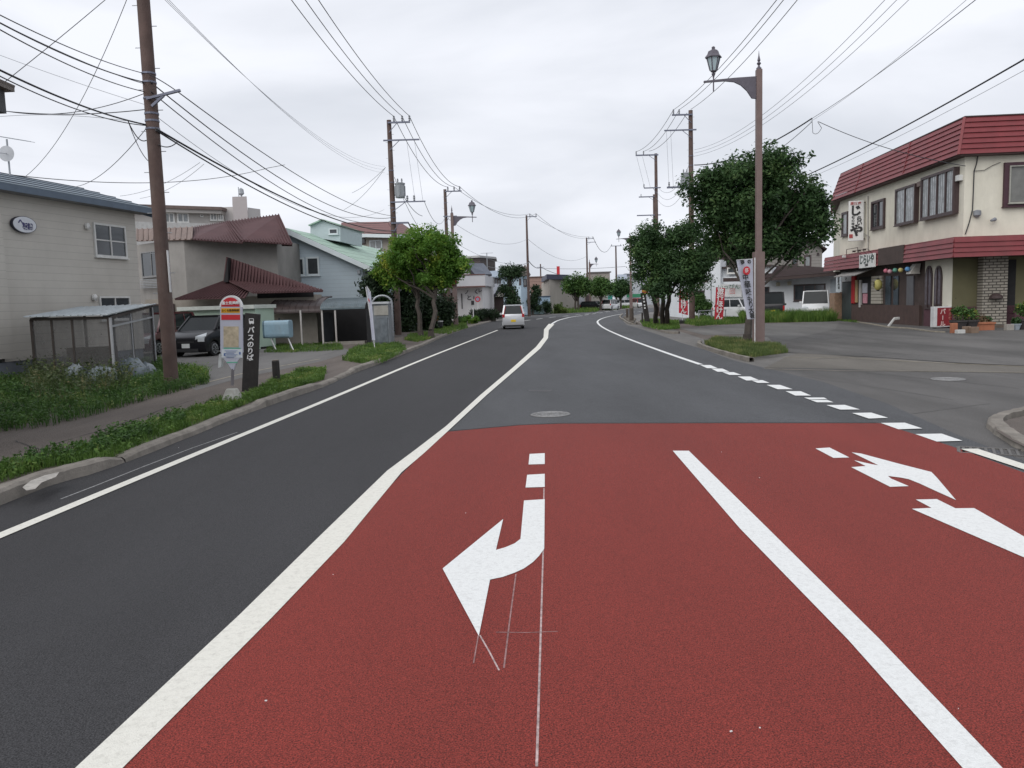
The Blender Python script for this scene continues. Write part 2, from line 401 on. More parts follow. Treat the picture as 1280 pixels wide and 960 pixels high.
dashes([(731, 394), (745, 391.9), (760, 389.9), (775, 388.5)], 2.6, .2)
strip('road_marking_edge_line', smooth_px([(876, 456.3), (830, 440.5), (790, 425.8), (771, 418), (757, 411.5), (749, 406), (747, 402), (751, 399), (759, 396.3), (768, 394.3), (777, 392.7)], 8), .15, .016, paint_w)
dashes([(781, 392), (795, 390), (810, 388.3)], 2.5, .18)
# block dashes along the turning lane (measured quads)
for q in [((875,457),(888,457),(897,461),(884,461)), ((889,461.5),(903,461.5),(912,465.5),(897,465.5)), ((903,466),(917,466),(927,469.5),(912,469.5)),
          ((922,471.5),(938,471.5),(950,476.5),(933,476.5)), ((938,476),(953,476),(962,479.5),(947,479.5)), ((958,482),(975,482),(991,487.5),(972,487.5)), ((982,490),(1001,490),(1014,495.5),(994,495.5)),
          ((1005,498),(1030,498),(1034,500),(1012,500.5)), ((1013,501),(1034,501),(1042,504),(1021,504)), ((1033,507.5),(1056,507.2),(1075,513),(1050,513.2)), ((1065,517.5),(1089,517),(1110,523.5),(1086,524.5)),
          ((1101,530),(1131,529.7),(1153,537),(1123,538)), ((1144,544),(1177,543.5),(1203,552.5),(1171,553.5))]:
    sheet('road_marking_block_dash', list(q), .016, paint_w)
sheet('road_marking_edge_line', [(1201, 562.7), (1222, 562.5), (1290, 585), (1290, 592)]+[V((8, 3, 0)), V((7.6, 3, 0))][:0], .016, paint_c)
a = [(841, 565), (861, 565), (960, 663), (1100, 803), (1258, 970), (1208, 970), (1060, 803), (925, 663)]
sheet('road_marking_lane_line', a, .016, paint_w)
# arrows
for q in [((662,569),(681,568),(681,581.7),(660.7,582.3)), ((659,595.3),(681,594),(681,610.7),(657,611.3))]:
    sheet('road_marking_arrow_stub', list(q), .016, paint_w)
Z5 = lambda L_: [(540+x/3, 540+y/3) for x, y in L_]
sheet('road_marking_turn_arrow', Z5([(345,263),(423,258),(421,445),(402,472),(380,495),(345,520),(310,536),(265,552),(218,562),(176,775),(40,520),(267,333),(240,450),(275,440),(310,425),(332,408)]), .016, paint_w)
Z6 = lambda L_: [(980+x/3.43, 440+y/3.43) for x, y in L_]
sheet('road_marking_arrow_stub', Z6([(135,419),(195,415),(280,458),(212,460)]), .016, paint_w)
sheet('road_marking_turn_arrow', Z6([(290,436),(330,441),(500,487),(632,521),(655,545),(737,642),(655,605),(580,570),(535,552),(500,545),(445,538),(460,550),(535,582),(455,585),(288,500),(350,495),(300,470),(380,488),(405,492)]), .016, paint_w)
sheet('road_marking_turn_arrow', Z6([(565,640),(655,638),(735,678),(815,677),(1029,800),(1130,860),(1130,930),(1029,890),(548,680),(632,676)]), .016, paint_w)
# chalk setting-out lines and small spots
chalk = mat('chalk', (.40, .30, .29), .9, .5, 30)
chalk_b = mat('chalk_faint', (.27, .15, .145), .9, .5, 30)
strip('road_chalk_line', [G(680, 612), G(679, 690), G(677, 760), G(674, 860), G(671, 962)], .011, .0135, chalk)
strip('road_chalk_line', [G(645, 720), G(637, 780), G(630, 838)], .009, .0135, chalk_b)
strip('road_chalk_line', [G(600, 797), G(612, 818), G(624, 841)], .009, .0135, chalk)
strip('road_chalk_line', [G(598, 797), G(592, 832)], .007, .0135, chalk_b)
strip('road_chalk_line', [G(620, 793), G(660, 793.5), G(697, 792)], .008, .0135, chalk_b)
chalk_g = mat('chalk_on_asphalt', (.26, .26, .26), .9, .5, 25)
strip('road_chalk_line', [G(76, 625), G(120, 608), G(180, 584), G(240, 561), G(297, 541)], .022, .0105, chalk_g)
rs = random.Random(3); b = MB()
for k in range(14):                                # spilt paint flecks and grit
    px_, py_ = rs.uniform(150, 1270), 560+400*rs.random()**1.5; p = G(px_, py_)
    s_ = rs.uniform(.0025, .006); b.box((p.x, p.y, .0125), s_, s_*rs.uniform(.6, 2), .004, rs.random()*3)
tag(b.build('paint_flecks', paint_w, origin=V((0,0,0))), 'tiny flecks of spilt white paint and grit scattered over the road', 'flecks', kind='stuff')
# drain grate and manholes
def disc(c, r, z, n=28): return [V((c.x+r*math.cos(2*math.pi*k/n), c.y+r*math.sin(2*math.pi*k/n), z)) for k in range(n)]
iron = mat('cast_iron', (.11, .105, .10), .6, .4, 30, .8, 60)
def manhole(px, py, r, label, z=.004):
    c = G(px, py); t = thing('manhole_cover', label, 'manhole', (c.x, c.y, z))
    b = MB(); b.prism(disc(c, r, z), .006); b.build('cover', iron, t)
    b = MB()
    for rr in (r*.93, r*.7, r*.42):
        b.tube([p+V((0, 0, .006)) for p in disc(c, rr, z)]+[disc(c, rr, z)[0]+V((0, 0, .006))], .009, 4)
    for k in range(16):
        a_ = k*math.pi/8; u_ = V((math.cos(a_), math.sin(a_), 0)); q = V((c.x, c.y, z+.008))
        b.bar(q+u_*r*.2, q+u_*r*.66, .014, .006); b.bar(q+u_*r*.74, q+u_*r*.9, .03, .006)
    b.build('raised_pattern', mat('worn_iron', (.22, .22, .22), .6, .3, 30), t)
manhole(688, 518.5, .33, 'round patterned manhole cover in the dark asphalt just beyond the red surfacing', .005)
manhole(1185, 474.5, .33, 'round manhole cover in the grey asphalt of the side road on the right', .005)
c = G(680, 488); sheet('road_patch', [(662, 487.3), (690, 487.5), (688, 490), (660, 489.5)], .0062, mat('bitumen'
, (.03, .028, .03)))
c0 = G(1262, 566); t = thing('drain_grate', 'rusty slotted steel drain grate beside the kerb at the right edge', 'drain grate', (c0.x, c0.y, .004), rz=R(0))
b = MB(); a_ = R(-28)
for k in range(13):
    q = V((c0.x, c0.y, .006))+V((math.cos(a_)*(k-6)*.075, math.sin(a_)*(k-6)*.075, 0)); n_ = V((-math.sin(a_), math.cos(a_), 0))
    b.bar(q-n_*.17, q+n_*.17, .03, .012)
b.build('bars', iron, t)
b = MB(); u_ = V((math.cos(a_), math.sin(a_), 0)); q = V((c0.x, c0.y, .006))
for s_ in (-1, 1): b.bar(q-u_*.5+n_*s_*.19, q+u_*.5+n_*s_*.19, .035, .016); b.bar(q+u_*s_*.5-n_*.17, q+u_*s_*.5+n_*.17, .035, .016)
b.build('frame', iron, t)
# right side surfaces: side road apron, concrete strip, forecourt
sheet('side_road', [(960, 461), (1030, 478), (1110, 505), (1200, 545), (1290, 580), V((16, 9, 0)), V((30, 9.5, 0)), V((42, 18.5, 0)), (1290, 466), (1130, 463.5), (1000, 459)], .001, asphalt('asphalt_side', (.092, .088, .085), .4, 80, .35))
sheet('forecourt_apron', [(955, 460), (1000, 460), (1130, 464), (1290, 467), (1290, 459), (1200, 455), (1100, 448), (1000, 441), (986, 445)], .0045, conc_s)
sheet('forecourt', [(985, 441), (1100, 447), (1200, 454), (1290, 458), (1500, 462), (1500, 405), (1188, 405), (1044, 399), (1000, 409), (960, 422)], .008, as_fore)
sheet('forecourt_pale', [(850, 411), (880, 419), (940, 418), (985, 425), (1044, 412), (1050, 402), (1000, 403.5), (940, 405), (900, 407)], .012, asphalt('asphalt_pale', (.122, .118, .112), .3, 60, .35))
strip('forecourt_joint', [G(978, 447), G(1060, 447.5), G(1150, 453), G(1290, 459)], .10, .0105, mat('joint_mortar', (.26, .23, .18), .9, .3, 5))
strip('forecourt_joint', [G(955, 461.5), G(1060, 464), G(1150, 464.5), G(1290, 466)], .06, .0105, mat('joint_mortar', (.26, .23, .18)))
sheet('footpath_right', [(840, 411), (880, 424), (935, 418), (985, 408), (1040, 400), (1020, 395), (960, 398), (880, 402), (830, 400), (806, 398), (790, 405)], .002, as_path)
# corner kerb on the far right
def kerb(name, pts, w, z0, z1, label, m=kerb_m, mat2=None, seed=0, group='kerb runs along the road'):
    b = MB(); n = len(pts); prof = []
    rs = random.Random(seed)
    for i, p in enumerate(pts):
        d = pts[min(i+1, n-1)]-pts[max(i-1, 0)]; d.z = 0; d.normalize(); nn = V((-d.y, d.x, 0))
        zt = (z1[i] if isinstance(z1, list) else z1)+rs.uniform(-.008, .008); jx = rs.uniform(-.008, .008)
        prof.append([p+nn*(jx)+V((0, 0, z0)), p+nn*(jx+.015)+V((0, 0, zt-.03)), p+nn*(jx+.05)+V((0, 0, zt)), p+nn*(w)+V((0, 0, zt)), p+nn*w+V((0, 0, z0))])
    b.grid(prof, 0, close=False); 
    o = b.build(name, m, origin=pts[0]); return tag(o, label, 'kerb', group)
kp = smooth_px([(1320, 598), (1290, 572), (1262, 556), (1240, 541), (1232, 531), (1240, 524), (1262, 518), (1290, 512)], 5)
kerb('kerb', [p for p in reversed(kp)], .2, 0, .085, 'curved corner kerb at the right edge beside the drain grate')
kin = [(1325, 590), (1290, 563), (1262, 549), (1245, 538), (1243, 531), (1262, 524), (1290, 518), (1400, 505), (1500, 560)]
b = MB(); P = [G(*p, .072) for p in kin]; b.face(P)
tag(b.build('pavement_corner', as_path, origin=P[0]), kind='structure')
# broken pale patch on the near kerb, cracks in the old asphalt
sheet('kerb_chip', [G(*p_, .168) for p_ in ((28, 609), (38, 601), (56, 594), (74, 590), (70, 596), (52, 603), (44, 611), (33, 613))], .168, mat('fresh_concrete', (.38, .36, .33), .9, .25, 9, .8, 60))
rc = random.Random(21); crk = mat('crack', (.035, .033, .032), .95, .2)
for (x0, y0, x1, y1, zz) in ((1000, 470, 1190, 500, .0025), (1080, 466, 1270, 486, .0025), (1120, 520, 1240, 505, .0025), (1010, 450, 1200, 438, .0105), (1060, 430, 1270, 447, .0105), (980, 430, 1090, 418, .0135), (60, 565, 240, 505, LZ+.004), (20, 558, 60, 575, LZ+.004), (350, 462, 470, 428, LZ+.007), (260, 462, 330, 446, LZ+.007), (880, 412, 1000, 408, .0135)):
    a_, b_ = G(x0, y0), G(x1, y1); n_ = V((-(b_-a_).y, (b_-a_).x, 0)).normalized(); k_ = 16; off_ = 0; P_ = []
    for k in range(k_+1): off_ += rc.gauss(0, .07)*(b_-a_).length/k_; P_.append(a_.lerp(b_, k/k_)+n_*off_)
    strip('pavement_crack', P_, [rc.uniform(.008, .028) for _ in P_], zz, crk)
# raised left side: pavement block
b = MB()
def offs(pts, w):
    out = []
    for i, p in enumerate(pts):
        d = pts[min(i+1, len(pts)-1)]-pts[max(i-1, 0)]; d.z = 0; d.normalize(); out.append(p+V((-d.y, d.x, 0))*w)
    return out
KA = [KNEAR]+KW[:13]
inner = offs(KA, .17)
poly = inner+[V((inner[-1].x-1.5, 140, 0)), V((-400, 140, 0)), V((-400, -40, 0)), V((KNEAR.x, -40, 0))]
sheet('pavement_left', [V((p.x, p.y)) .to_3d() for p in poly], LZ, as_path)
# kerb stones: raised and dropped runs
full = smooth_px(KL[:13], 6); full = [KNEAR, KNEAR.lerp(KW[0], .5)]+full
def kh(px):
    if px < 150: return .15 if px < 132 else .13
    if px < 175: return .07
    if px < 330: return .10
    if px < 398: return .15
    if px < 440: return .085
    if px < 520: return .14
    return .11
hts = [kh(proj(p)[0]) if p.y > 2 else .15 for p in full]
runs = [(0, .5)]
segs = []
i0 = 0; cuts = [140, 330, 420, 520, 1e9]; ci = 0
for i, p in enumerate(full):
    if p.y > 2 and proj(p)[0] > cuts[ci]: segs.append((i0, i+1)); i0 = i; ci += 1
segs.append((i0, len(full)))
labs = ['weathered kerb nearest the camera with a cracked pale corner, left edge', 'worn low kerb along the weedy verge before the bus stop', 'raised kerb curving round the verge past the short black bollard', 'dropped kerb along the driveways of the left side', 'distant left kerb before and past the yellow-green tree']
for (a_, b_), lb in zip(segs, labs): kerb('kerb', full[a_:b_], .17, 0, hts[a_:b_], lb, seed=a_)
# yard surfaces behind the left footpath
def lsheet(name, pts, z, m): 
    P = [G(x, y, LZ) for x, y in pts]; return sheet(name, [V((p.x, p.y, 0)) for p in P], z, m)
lsheet('yard', [(205, 470), (245, 488), (300, 473), (400, 452), (440, 440), (420, 430), (340, 436), (200, 440)], LZ+.004, asphalt('asphalt_yard', (.135, .13, .125), .35, 70, .22))
strip('yard_edging', [GL(236, 484), GL(300, 468), GL(350, 458), GL(400, 449)], .1, LZ+.010, mat('edging', (.27, .24, .19), .9, .3, 4))
# right verge island and verges
def island(name, pts, z, kerbpts, label, seed=1):
    P = [G(x, y, 0) for x, y in pts]; b = MB(); b.prism([V((p.x, p.y, 0)) for p in P], z)
    tag(b.build(name, mat('soil', (.09, .075, .055), .95, .3, 5, .8, 30), origin=P[0]), kind='structure')
    kerb('kerb', smooth_px(kerbpts, 5), .16, 0, z+.03, label, seed=seed)
island('verge_island', [(882, 431), (903, 437), (925, 443.5), (942, 446), (984, 441), (975, 434), (940, 427), (895, 424)], .09, [(943, 452), (938, 451), (915, 445), (893, 438.5), (878, 433), (878, 429)], 'kerb round the grassy island of the lamp post and big tree')
island('verge_right', [(806, 408), (826, 413), (848, 410), (846, 403), (815, 400), (800, 402)], .08, [(850, 417), (838, 416.5), (822, 412.5), (806, 407.5), (797, 403)], 'kerb of the small verge under the middle trees on the right', 2)
island('verge_right_far', [(779, 397), (785, 402.5), (792, 404), (795, 399), (786, 394)], .08, [(797, 405.5), (789, 405), (782, 401), (776, 397), (779, 393)], 'short rounded kerb nose round the two wooden posts', 3)

# ================================================================== GRASS
def inpoly(x, y, P):
    c = False; j = len(P)-1
    for i in range(len(P)):
        if (P[i].y > y) != (P[j].y > y) and x < (P[j].x-P[i].x)*(y-P[i].y)/(P[j].y-P[i].y)+P[i].x: c = not c
        j = i
    return c
def blades(name, px, z, n, h, w, m, label, cat='grass', lean=.5, leafy=0, seed=1, clump=.5):
    rs = random.Random(seed); P = [G(a, b, z) for a, b in px]
    x0, x1 = min(p.x for p in P), max(p.x for p in P); y0, y1 = min(p.y for p in P), max(p.y for p in P)
    b = MB(); k = 0; tries = 0
    while k < n and tries < n*60:
        tries += 1
        x, y = rs.uniform(x0, x1), rs.uniform(y0, y1)
        if not inpoly(x, y, P): continue
        nv = mnoise.noise(V((x*1.3, y*1.3, seed)))*.5+.5
        if rs.random() > nv*1.5*(1-clump)+clump*(1 if nv > .45 else .15): continue
        hh = h*rs.uniform(.45, 1.15)*(.5+nv*.9); a_ = rs.random()*6.283; dx, dy = math.cos(a_), math.sin(a_)
        ln = hh*lean*rs.uniform(.1, 1.1); ww = w*rs.uniform(.6, 1.4); q = V((x, y, z)); la = rs.random()*6.283
        tip = q+V((math.cos(la)*ln, math.sin(la)*ln, hh)); mid = q+V((math.cos(la)*ln*.3, math.sin(la)*ln*.3, hh*.6)); s_ = V((dx, dy, 0))*ww/2
        i = len(b.v); b.v += [q-s_, q+s_, mid+s_*.8, mid-s_*.8, tip]; b.f += [[i, i+1, i+2, i+3], [i+3, i+2, i+4]]; b.mi += [0, 0]; r_ = rs.random(); b.r += [r_, r_]
        if rs.random() < leafy:
            for _ in range(rs.randint(2, 5)):
                c = q.lerp(tip, rs.uniform(.3, 1.05)); s1 = rs.uniform(.012, .034)*(1+h); u_ = V((rs.gauss(0, 1), rs.gauss(0, 1), rs.gauss(0, .5))).normalized(); v_ = u_.cross(V((rs.gauss(0, .6), rs.gauss(0, .6), 1))).normalized()
                i = len(b.v); b.v += [c-u_*s1, c-v_*s1*.55, c+u_*s1, c+v_*s1*.55]; b.f.append([i, i+1, i+2, i+3]); b.mi.append(0); b.r.append(rs.random())
        k += 1
    return tag(b.build(name, m, origin=V((P[0].x, P[0].y, z)), rnd=True), label, cat, kind='stuff')
VG = [(-60, 618), (0, 604), (60, 585), (128, 578), (240, 533), (330, 497), (405, 475), (408, 462), (375, 463), (345, 476), (322, 487), (300, 496), (262, 503), (215, 524), (150, 548), (60, 575), (0, 590), (-60, 600)]
sheet('verge_soil', [G(*p_, LZ)-V((0, 0, 0)) for p_ in VG], LZ+.003, mat('verge_soil_mat', (.075, .075, .045), .95, .4, 4, .8, 30))
blades('verge_grass', VG, LZ, 17000, .125, .008, grass_m, 'green grass verge between left footpath and kerb', leafy=.12, seed=11, clump=.12)
blades('verge_weeds', [(-60, 612), (0, 600), (70, 582), (110, 576), (230, 530), (225, 518), (100, 560), (0, 588), (-60, 600)], LZ, 1500, .19, .011, weed_m, 'leafy weeds in the verge beside the kerb at lower left', 'weeds', leafy=.8, seed=12, clump=.1)
blades('roadside_weeds', [(-80, 560), (0, 541), (60, 534), (110, 522), (200, 496), (262, 480), (255, 470), (225, 462), (195, 452), (60, 470), (0, 478), (-80, 490)], LZ, 15000, .27, .011, weed_m, 'tall leafy weeds along the footpath before the cream house', 'weeds', leafy=.75, seed=13, clump=.2)
blades('roadside_weeds', [(30, 500), (60, 510), (130, 503), (165, 490), (160, 470), (110, 462), (40, 470)], LZ, 1500, .62, .011, leafmat('weed_tall', (.045, .06, .025), (.10, .14, .05), (.28, .24, .12), 2, .3), 'tall seeding weeds before the netted garden shed', 'weeds', leafy=1, seed=14, clump=.6)
blades('verge_grass', [(428, 451), (455, 455), (478, 454), (508, 439), (500, 431), (470, 430), (440, 438)], LZ, 8000, .17, .014, grass_m, 'grass patch round the foot of the white banner pole', leafy=.5, seed=15)
blades('verge_grass', [(505, 425), (522, 428), (545, 422), (535, 416), (515, 418)], LZ, 2200, .16, .03, grass_m, 'low grass patch on the kerb just left of the yellow-green tree', leafy=.4, seed=16)
blades('verge_grass', [(540, 417), (560, 418), (585, 410), (583, 404), (560, 404), (545, 409)], LZ, 4500, .17, .02, grass_m, 'bright grass patch at the foot of the leftward lamp post', seed=17)
blades('yard_grass', [(330, 441), (370, 441), (430, 438), (425, 428), (405, 424), (340, 428)], LZ, 8000, .13, .015, grass_m, 'grass in the yard between the blue tank and the carport', leafy=.3, seed=18)
blades('yard_grass', [(205, 470), (250, 482), (262, 474), (240, 466)], LZ, 900, .3, .02, grass_m, 'sparse grass around the near brown pole base', seed=19, leafy=.5)
blades('verge_grass', [(880, 430), (903, 438.5), (925, 444.5), (942, 447), (986, 441), (977, 434), (940, 426), (895, 423)], .09, 12000, .17, .013, leafmat('grass_dry', (.05, .085, .025), (.13, .17, .05), (.3, .26, .12), 1.2, .3), 'dry-tipped grass on the island under the nearest right tree', seed=20, clump=.25)
blades('verge_grass', [(804, 408), (826, 413), (850, 411), (848, 402), (815, 400), (800, 402)], .08, 5000, .2, .035, grass_m, 'grass on the verge under the middle right trees', seed=21, clump=.3)
blades('verge_grass', [(852, 404), (870, 408), (925, 405), (950, 401), (940, 396), (870, 397)], 0, 6000, .3, .04, grass_m, 'grass round the red banner stand near the white building', seed=22, clump=.3)
blades('verge_grass', [(925, 404), (990, 403), (1046, 402), (1046, 397.5), (990, 399), (925, 400)], 0, 12000, .72, .03, grass_m, 'tall grass hiding the wheels of the parked vans', seed=23, clump=.2)
blades('verge_grass', [(1022, 402), (1045, 401), (1075, 404), (1060, 399)], 0, 700, .14, .03, grass_m, 'thin grass at the far foot of the restaurant', seed=24)
blades('verge_grass', [(700, 392), (745, 390), (752, 387), (712, 388), (685, 392)], 0, 2500, .6, .08, grass_m, 'grass before the beige building beyond the bend', seed=25, clump=.2)
blades('verge_grass', [(756, 388), (790, 385), (788, 383.5), (752, 385.5)], 0, 1500, .6, .1, grass_m, 'grass strip behind the far white car', seed=26, clump=.2)

# ================================================================== TREES
def leaves(clumps, n, size, seed, flat=.6):
    rs = random.Random(seed); b = MB(); tot = sum(c[1]**2.2 for c in clumps)
    for c, r in clumps:
        for _ in range(max(3, int(n*r**2.2/tot))):
            d = V((rs.gauss(0, 1), rs.gauss(0, 1), rs.gauss(0, .8))); d.normalize()
            p = c+d*r*(rs.random()**.45)*rs.uniform(.75, 1.1)
            s_ = size*rs.uniform(.5, 1.3)
            nn = (d*.5+V((rs.gauss(0, .6), rs.gauss(0, .6), rs.gauss(0, .6)+flat))).normalized()
            u_ = nn.orthogonal().normalized(); v_ = nn.cross(u_); a_ = rs.random()*6.283
            u_, v_ = u_*math.cos(a_)+v_*math.sin(a_), v_*math.cos(a_)-u_*math.sin(a_)
            i = len(b.v); b.v += [p-u_*s_, p-v_*s_*.5+nn*s_*.15, p+u_*s_, p+v_*s_*.5+nn*s_*.15]; b.f.append([i, i+1, i+2, i+3]); b.mi.append(0); b.r.append(rs.random())
    return b
def limb(b, a, c, r0_, r1_, rs, n=5, wob=.08):
    pts = []; rr = []
    for k in range(n+1):
        t = k/n; p = V(a).lerp(V(c), t)+V((rs.gauss(0, 1), rs.gauss(0, 1), rs.gauss(0, .5)))*wob*(c-a).length*(t*(1-t)*2)
        pts.append(p); rr.append(r0_+(r1_-r0_)*t)
    b.tube(pts, rr, 7); return pts
def tree(name, label, base, stems, ells, n, size, m, seed, cr=(.35, .8), group=None, nclump=55, holes=0, trunk_r=.12, cat='tree', inner=.25, flat=.6, barkm=None):
    """ells: list of (centre, (rx,ry,rz)); stems: list of (foot, top)"""
    rs = random.Random(seed); t = thing(name, label, cat, base, group)
    cl = []
    for c, rad in ells:
        k = int(nclump*(rad[0]*rad[2])/sum(e_[1][0]*e_[1][2] for e_ in ells))+1
        for _ in range(k):
            d = V((rs.gauss(0, 1), rs.gauss(0, 1), rs.gauss(0, 1))).normalized(); f = rs.random()**.4 if rs.random() > inner else rs.random()
            p = c+V((d.x*rad[0], d.y*rad[1], d.z*rad[2]))*f*rs.uniform(.8, 1.05)
            cl.append((p, rs.uniform(*cr)))
            if rs.random() < .38 and d.z > -.35: cl.append((c+V((d.x*rad[0], d.y*rad[1], d.z*rad[2]))*rs.uniform(1.06, 1.32), cr[0]*rs.uniform(.35, .75)))
    tb = MB()
    for foot, top in stems:
        limb(tb, foot-V((0, 0, .05)), top, trunk_r, trunk_r*.55, rs, 7, .03)
        tb.tube([foot-V((0, 0, .05)), foot+V((0, 0, .12)), foot+V((0, 0, .4))], [trunk_r*1.5, trunk_r*1.15, trunk_r], 9)
    for k in range(min(len(cl), 26)):
        foot, top = rs.choice(stems); p = cl[int(k*len(cl)/min(len(cl), 26))][0]
        a_ = foot.lerp(top, rs.uniform(.6, 1)); limb(tb, a_, p, trunk_r*.4, trunk_r*.1, rs, 5, .08)
    tb.build('trunk', barkm or bark, t, smooth=True)
    leaves(cl, n, size, seed+1, flat).build('crown', m, t, rnd=True)
    return t
def E(px, py, Y, rx, rz, ry=None):
    """ellipsoid from its picture centre and half sizes in pixels"""
    k = Y/F*1.0; return (at(px, py, Y), (rx*k, (ry or rx)*k, rz*k))
# ================================================================== TREES PLACED
BF = GL(498, 418.5)            # foot of pole B, reused below
tree('street_tree', 'yellow-green maple-like street tree hiding the second left pole', GL(528, 421),
     [(GL(526, 422), at(520, 352, 43.5)), (GL(539, 423), at(545, 345, 43))],
     [E(503, 328, 43.5, 32, 20), E(530, 308, 43.5, 38, 20), E(556, 330, 43, 22, 20), E(525, 345, 43.5, 48, 13), E(483, 338, 44, 14, 12), E(547, 352, 43, 18, 9), E(561, 318, 43, 13, 10), E(580, 329, 42.5, 4, 4), E(573, 300, 43, 4, 4)],
     42000, .085, leaf_yel, 31, cr=(.3, .65), nclump=170, trunk_r=.15)
tree('street_tree', 'large dark green street tree on the island behind the nearest lamp post', G(930, 431),
     [(G(934, 431), at(936, 330, 30.5))],
     [E(945, 262, 30.5, 62, 52), E(898, 268, 31, 34, 50), E(985, 250, 30.5, 42, 44), E(955, 215, 30.5, 50, 26), E(1012, 268, 30.5, 29, 32), E(1024, 290, 30.5, 16, 12), E(900, 225, 31, 28, 24), E(940, 306, 30.5, 55, 22), E(990, 300, 30.5, 26, 20), E(880, 238, 31, 18, 14)],
     58000, .082, leaf_dark, 37, cr=(.3, .72), nclump=240, trunk_r=.15, flat=.8)
tree('street_tree', 'multi-stemmed dark street tree on the small right verge', G(828, 408),
     [(G(820, 408), at(818, 350, 47)), (G(829, 409), at(828, 350, 46)), (G(833, 409), at(838, 350, 46))],
     [E(812, 325, 46.5, 24, 34), E(845, 335, 46, 32, 34), E(866, 332, 46, 20, 24), E(830, 300, 46.5, 26, 22), E(803, 305, 47, 14, 20), E(824, 358, 46, 22, 12), E(880, 322, 46, 16, 22), E(858, 290, 46, 18, 14)],
     38000, .09, leaf_dark, 41, cr=(.35, .85), nclump=130, trunk_r=.17)
def round_tree(px, py, Y, w, h, ty, seed, label, m=leaf_mid, stems=1):
    f = wx(px, Y, 0)
    st = [(f+V((k*.5-.25*(stems-1), 0, 0)), at(px+(k-.5)*3*(stems-1), ty+3, Y)) for k in range(stems)]
    tree('round_tree', label, f, st, [E(px, py, Y, w*.62, h*.66), E(px-w*.4, py+h*.2, Y, w*.45, h*.5), E(px+w*.4, py+h*.15, Y, w*.45, h*.5)], 7500, .16*Y/100, m, seed, cr=(.5*Y/100, 1.2*Y/100), nclump=50, trunk_r=.2, group='rounded roadside trees beyond the bend', flat=.8)
round_tree(721, 356, 118, 18, 17, 368, 51, 'rounded green tree leftmost of the three beyond the bend', stems=2)
round_tree(751, 358, 128, 15, 14, 368, 52, 'middle of the three rounded trees beyond the bend, above the far white car')
round_tree(776, 359, 140, 12, 12, 368, 53, 'rightmost of the three rounded trees beyond the bend, under the pale sign board', leaf_dark)
tree('garden_pine', 'cloud-pruned pine with layered top in front of the light blue house', wx(638, 92, .08), [(wx(637, 92, .08), at(636, 340, 92))],
     [E(632, 341, 92, 12, 6), E(645, 339, 92, 9, 5), E(635, 365, 92, 8, 7), E(640, 380, 92, 10, 11)], 7000, .15, leaf_pine, 57, cr=(.5, 1.0), nclump=45, trunk_r=.18)
tree('garden_pine', 'small dark conifer bending beside the slim pole past the silver car', wx(666, 104, .08), [(wx(666, 104, .08), at(666, 365, 104))],
     [E(665, 375, 104, 8, 7), E(668, 364, 104, 5, 6), E(660, 381, 104, 6, 5), E(672, 384, 104, 5, 4)], 3500, .15, leaf_pine, 58, cr=(.4, .9), nclump=18, trunk_r=.14)
# dark hedge mass behind the second pole
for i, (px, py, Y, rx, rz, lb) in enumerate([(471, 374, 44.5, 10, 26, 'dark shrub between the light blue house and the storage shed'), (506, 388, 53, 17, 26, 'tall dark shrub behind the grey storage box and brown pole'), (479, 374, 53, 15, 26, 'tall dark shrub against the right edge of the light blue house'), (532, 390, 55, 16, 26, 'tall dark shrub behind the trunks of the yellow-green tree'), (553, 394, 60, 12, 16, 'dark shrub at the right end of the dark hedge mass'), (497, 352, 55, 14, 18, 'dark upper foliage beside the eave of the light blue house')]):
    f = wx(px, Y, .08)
    tree('tall_shrub', lb, f, [(f, at(px, py, Y))], [E(px, py-6, Y, rx, rz*1.1), E(px-4, py+rz*.6, Y, rx*.9, rz*.5)], 9000, .11, leafmat('leaf_very_dark', (.010, .022, .010), (.024, .048, .018), (.04, .07, .022), 1, .15), 60+i, cr=(.45, .9), nclump=40, cat='shrub')  # foliage in a very dark green
def shrub(px, py, Y, rx, rz, m, seed, label, n=2500, s=.1, name='shrub', group=None, z=.08, nc=20):
    f = wx(px, Y, z); tree(name, label, f, [(f, at(px, py, Y))], [E(px, py, Y, rx, rz)], n, s, m, seed, cr=(.25*rz*Y/1000+.1, .5*rz*Y/1000+.15), nclump=nc, trunk_r=.04, cat='shrub', group=group)
h0, h1 = wx(592, 75, .08), wx(620, 77, .08); rh = random.Random(5); hz_ = zat(385, h0)
t = thing('clipped_hedge', 'clipped dark hedge in front of the low grey roofed house', 'hedge', h0)
leaves([(h0.lerp(h1, rh.random())+V((rh.uniform(-.3, .3), rh.uniform(-.4, .4), rh.uniform(.25, hz_-.35))), .34) for _ in range(70)], 7000, .07, 70).build('foliage', leafmat('leaf_very_dark', (.010, .022, .010), (.03, .06, .02)), t, rnd=True)
b = MB(); b.prism([h0+V((0, -.2, -.05)), h1+V((0, -.2, -.05)), h1+V((0, .2, -.05)), h0+V((0, .2, -.05))], hz_*.7); b.build('woody_core', bark, t)
shrub(589, 400, 68, 10, 4.5, leaf_yel, 71, 'low bright green bush at the foot of the white post', 1800, .07)
shrub(578, 399, 72, 8, 5, leaf_mid, 72, 'small bush under the white decorated wall', 1500, .08)
shrub(699, 386, 112, 11, 6.5, leafmat('leaf_shrub', (.06, .10, .025), (.13, .19, .045), (.2, .25, .07)), 73, 'broad yellowish bush before the beige building', 2600, .12)
shrub(684, 391-8, 108, 4, 8, leaf_pine, 74, 'dark bush beneath the pale blue canopy', 1400, .12)
shrub(876, 380, 66, 10, 11, leaf_mid, 75, 'green bush behind the trunks of the middle right trees', 4200, .12, z=0)
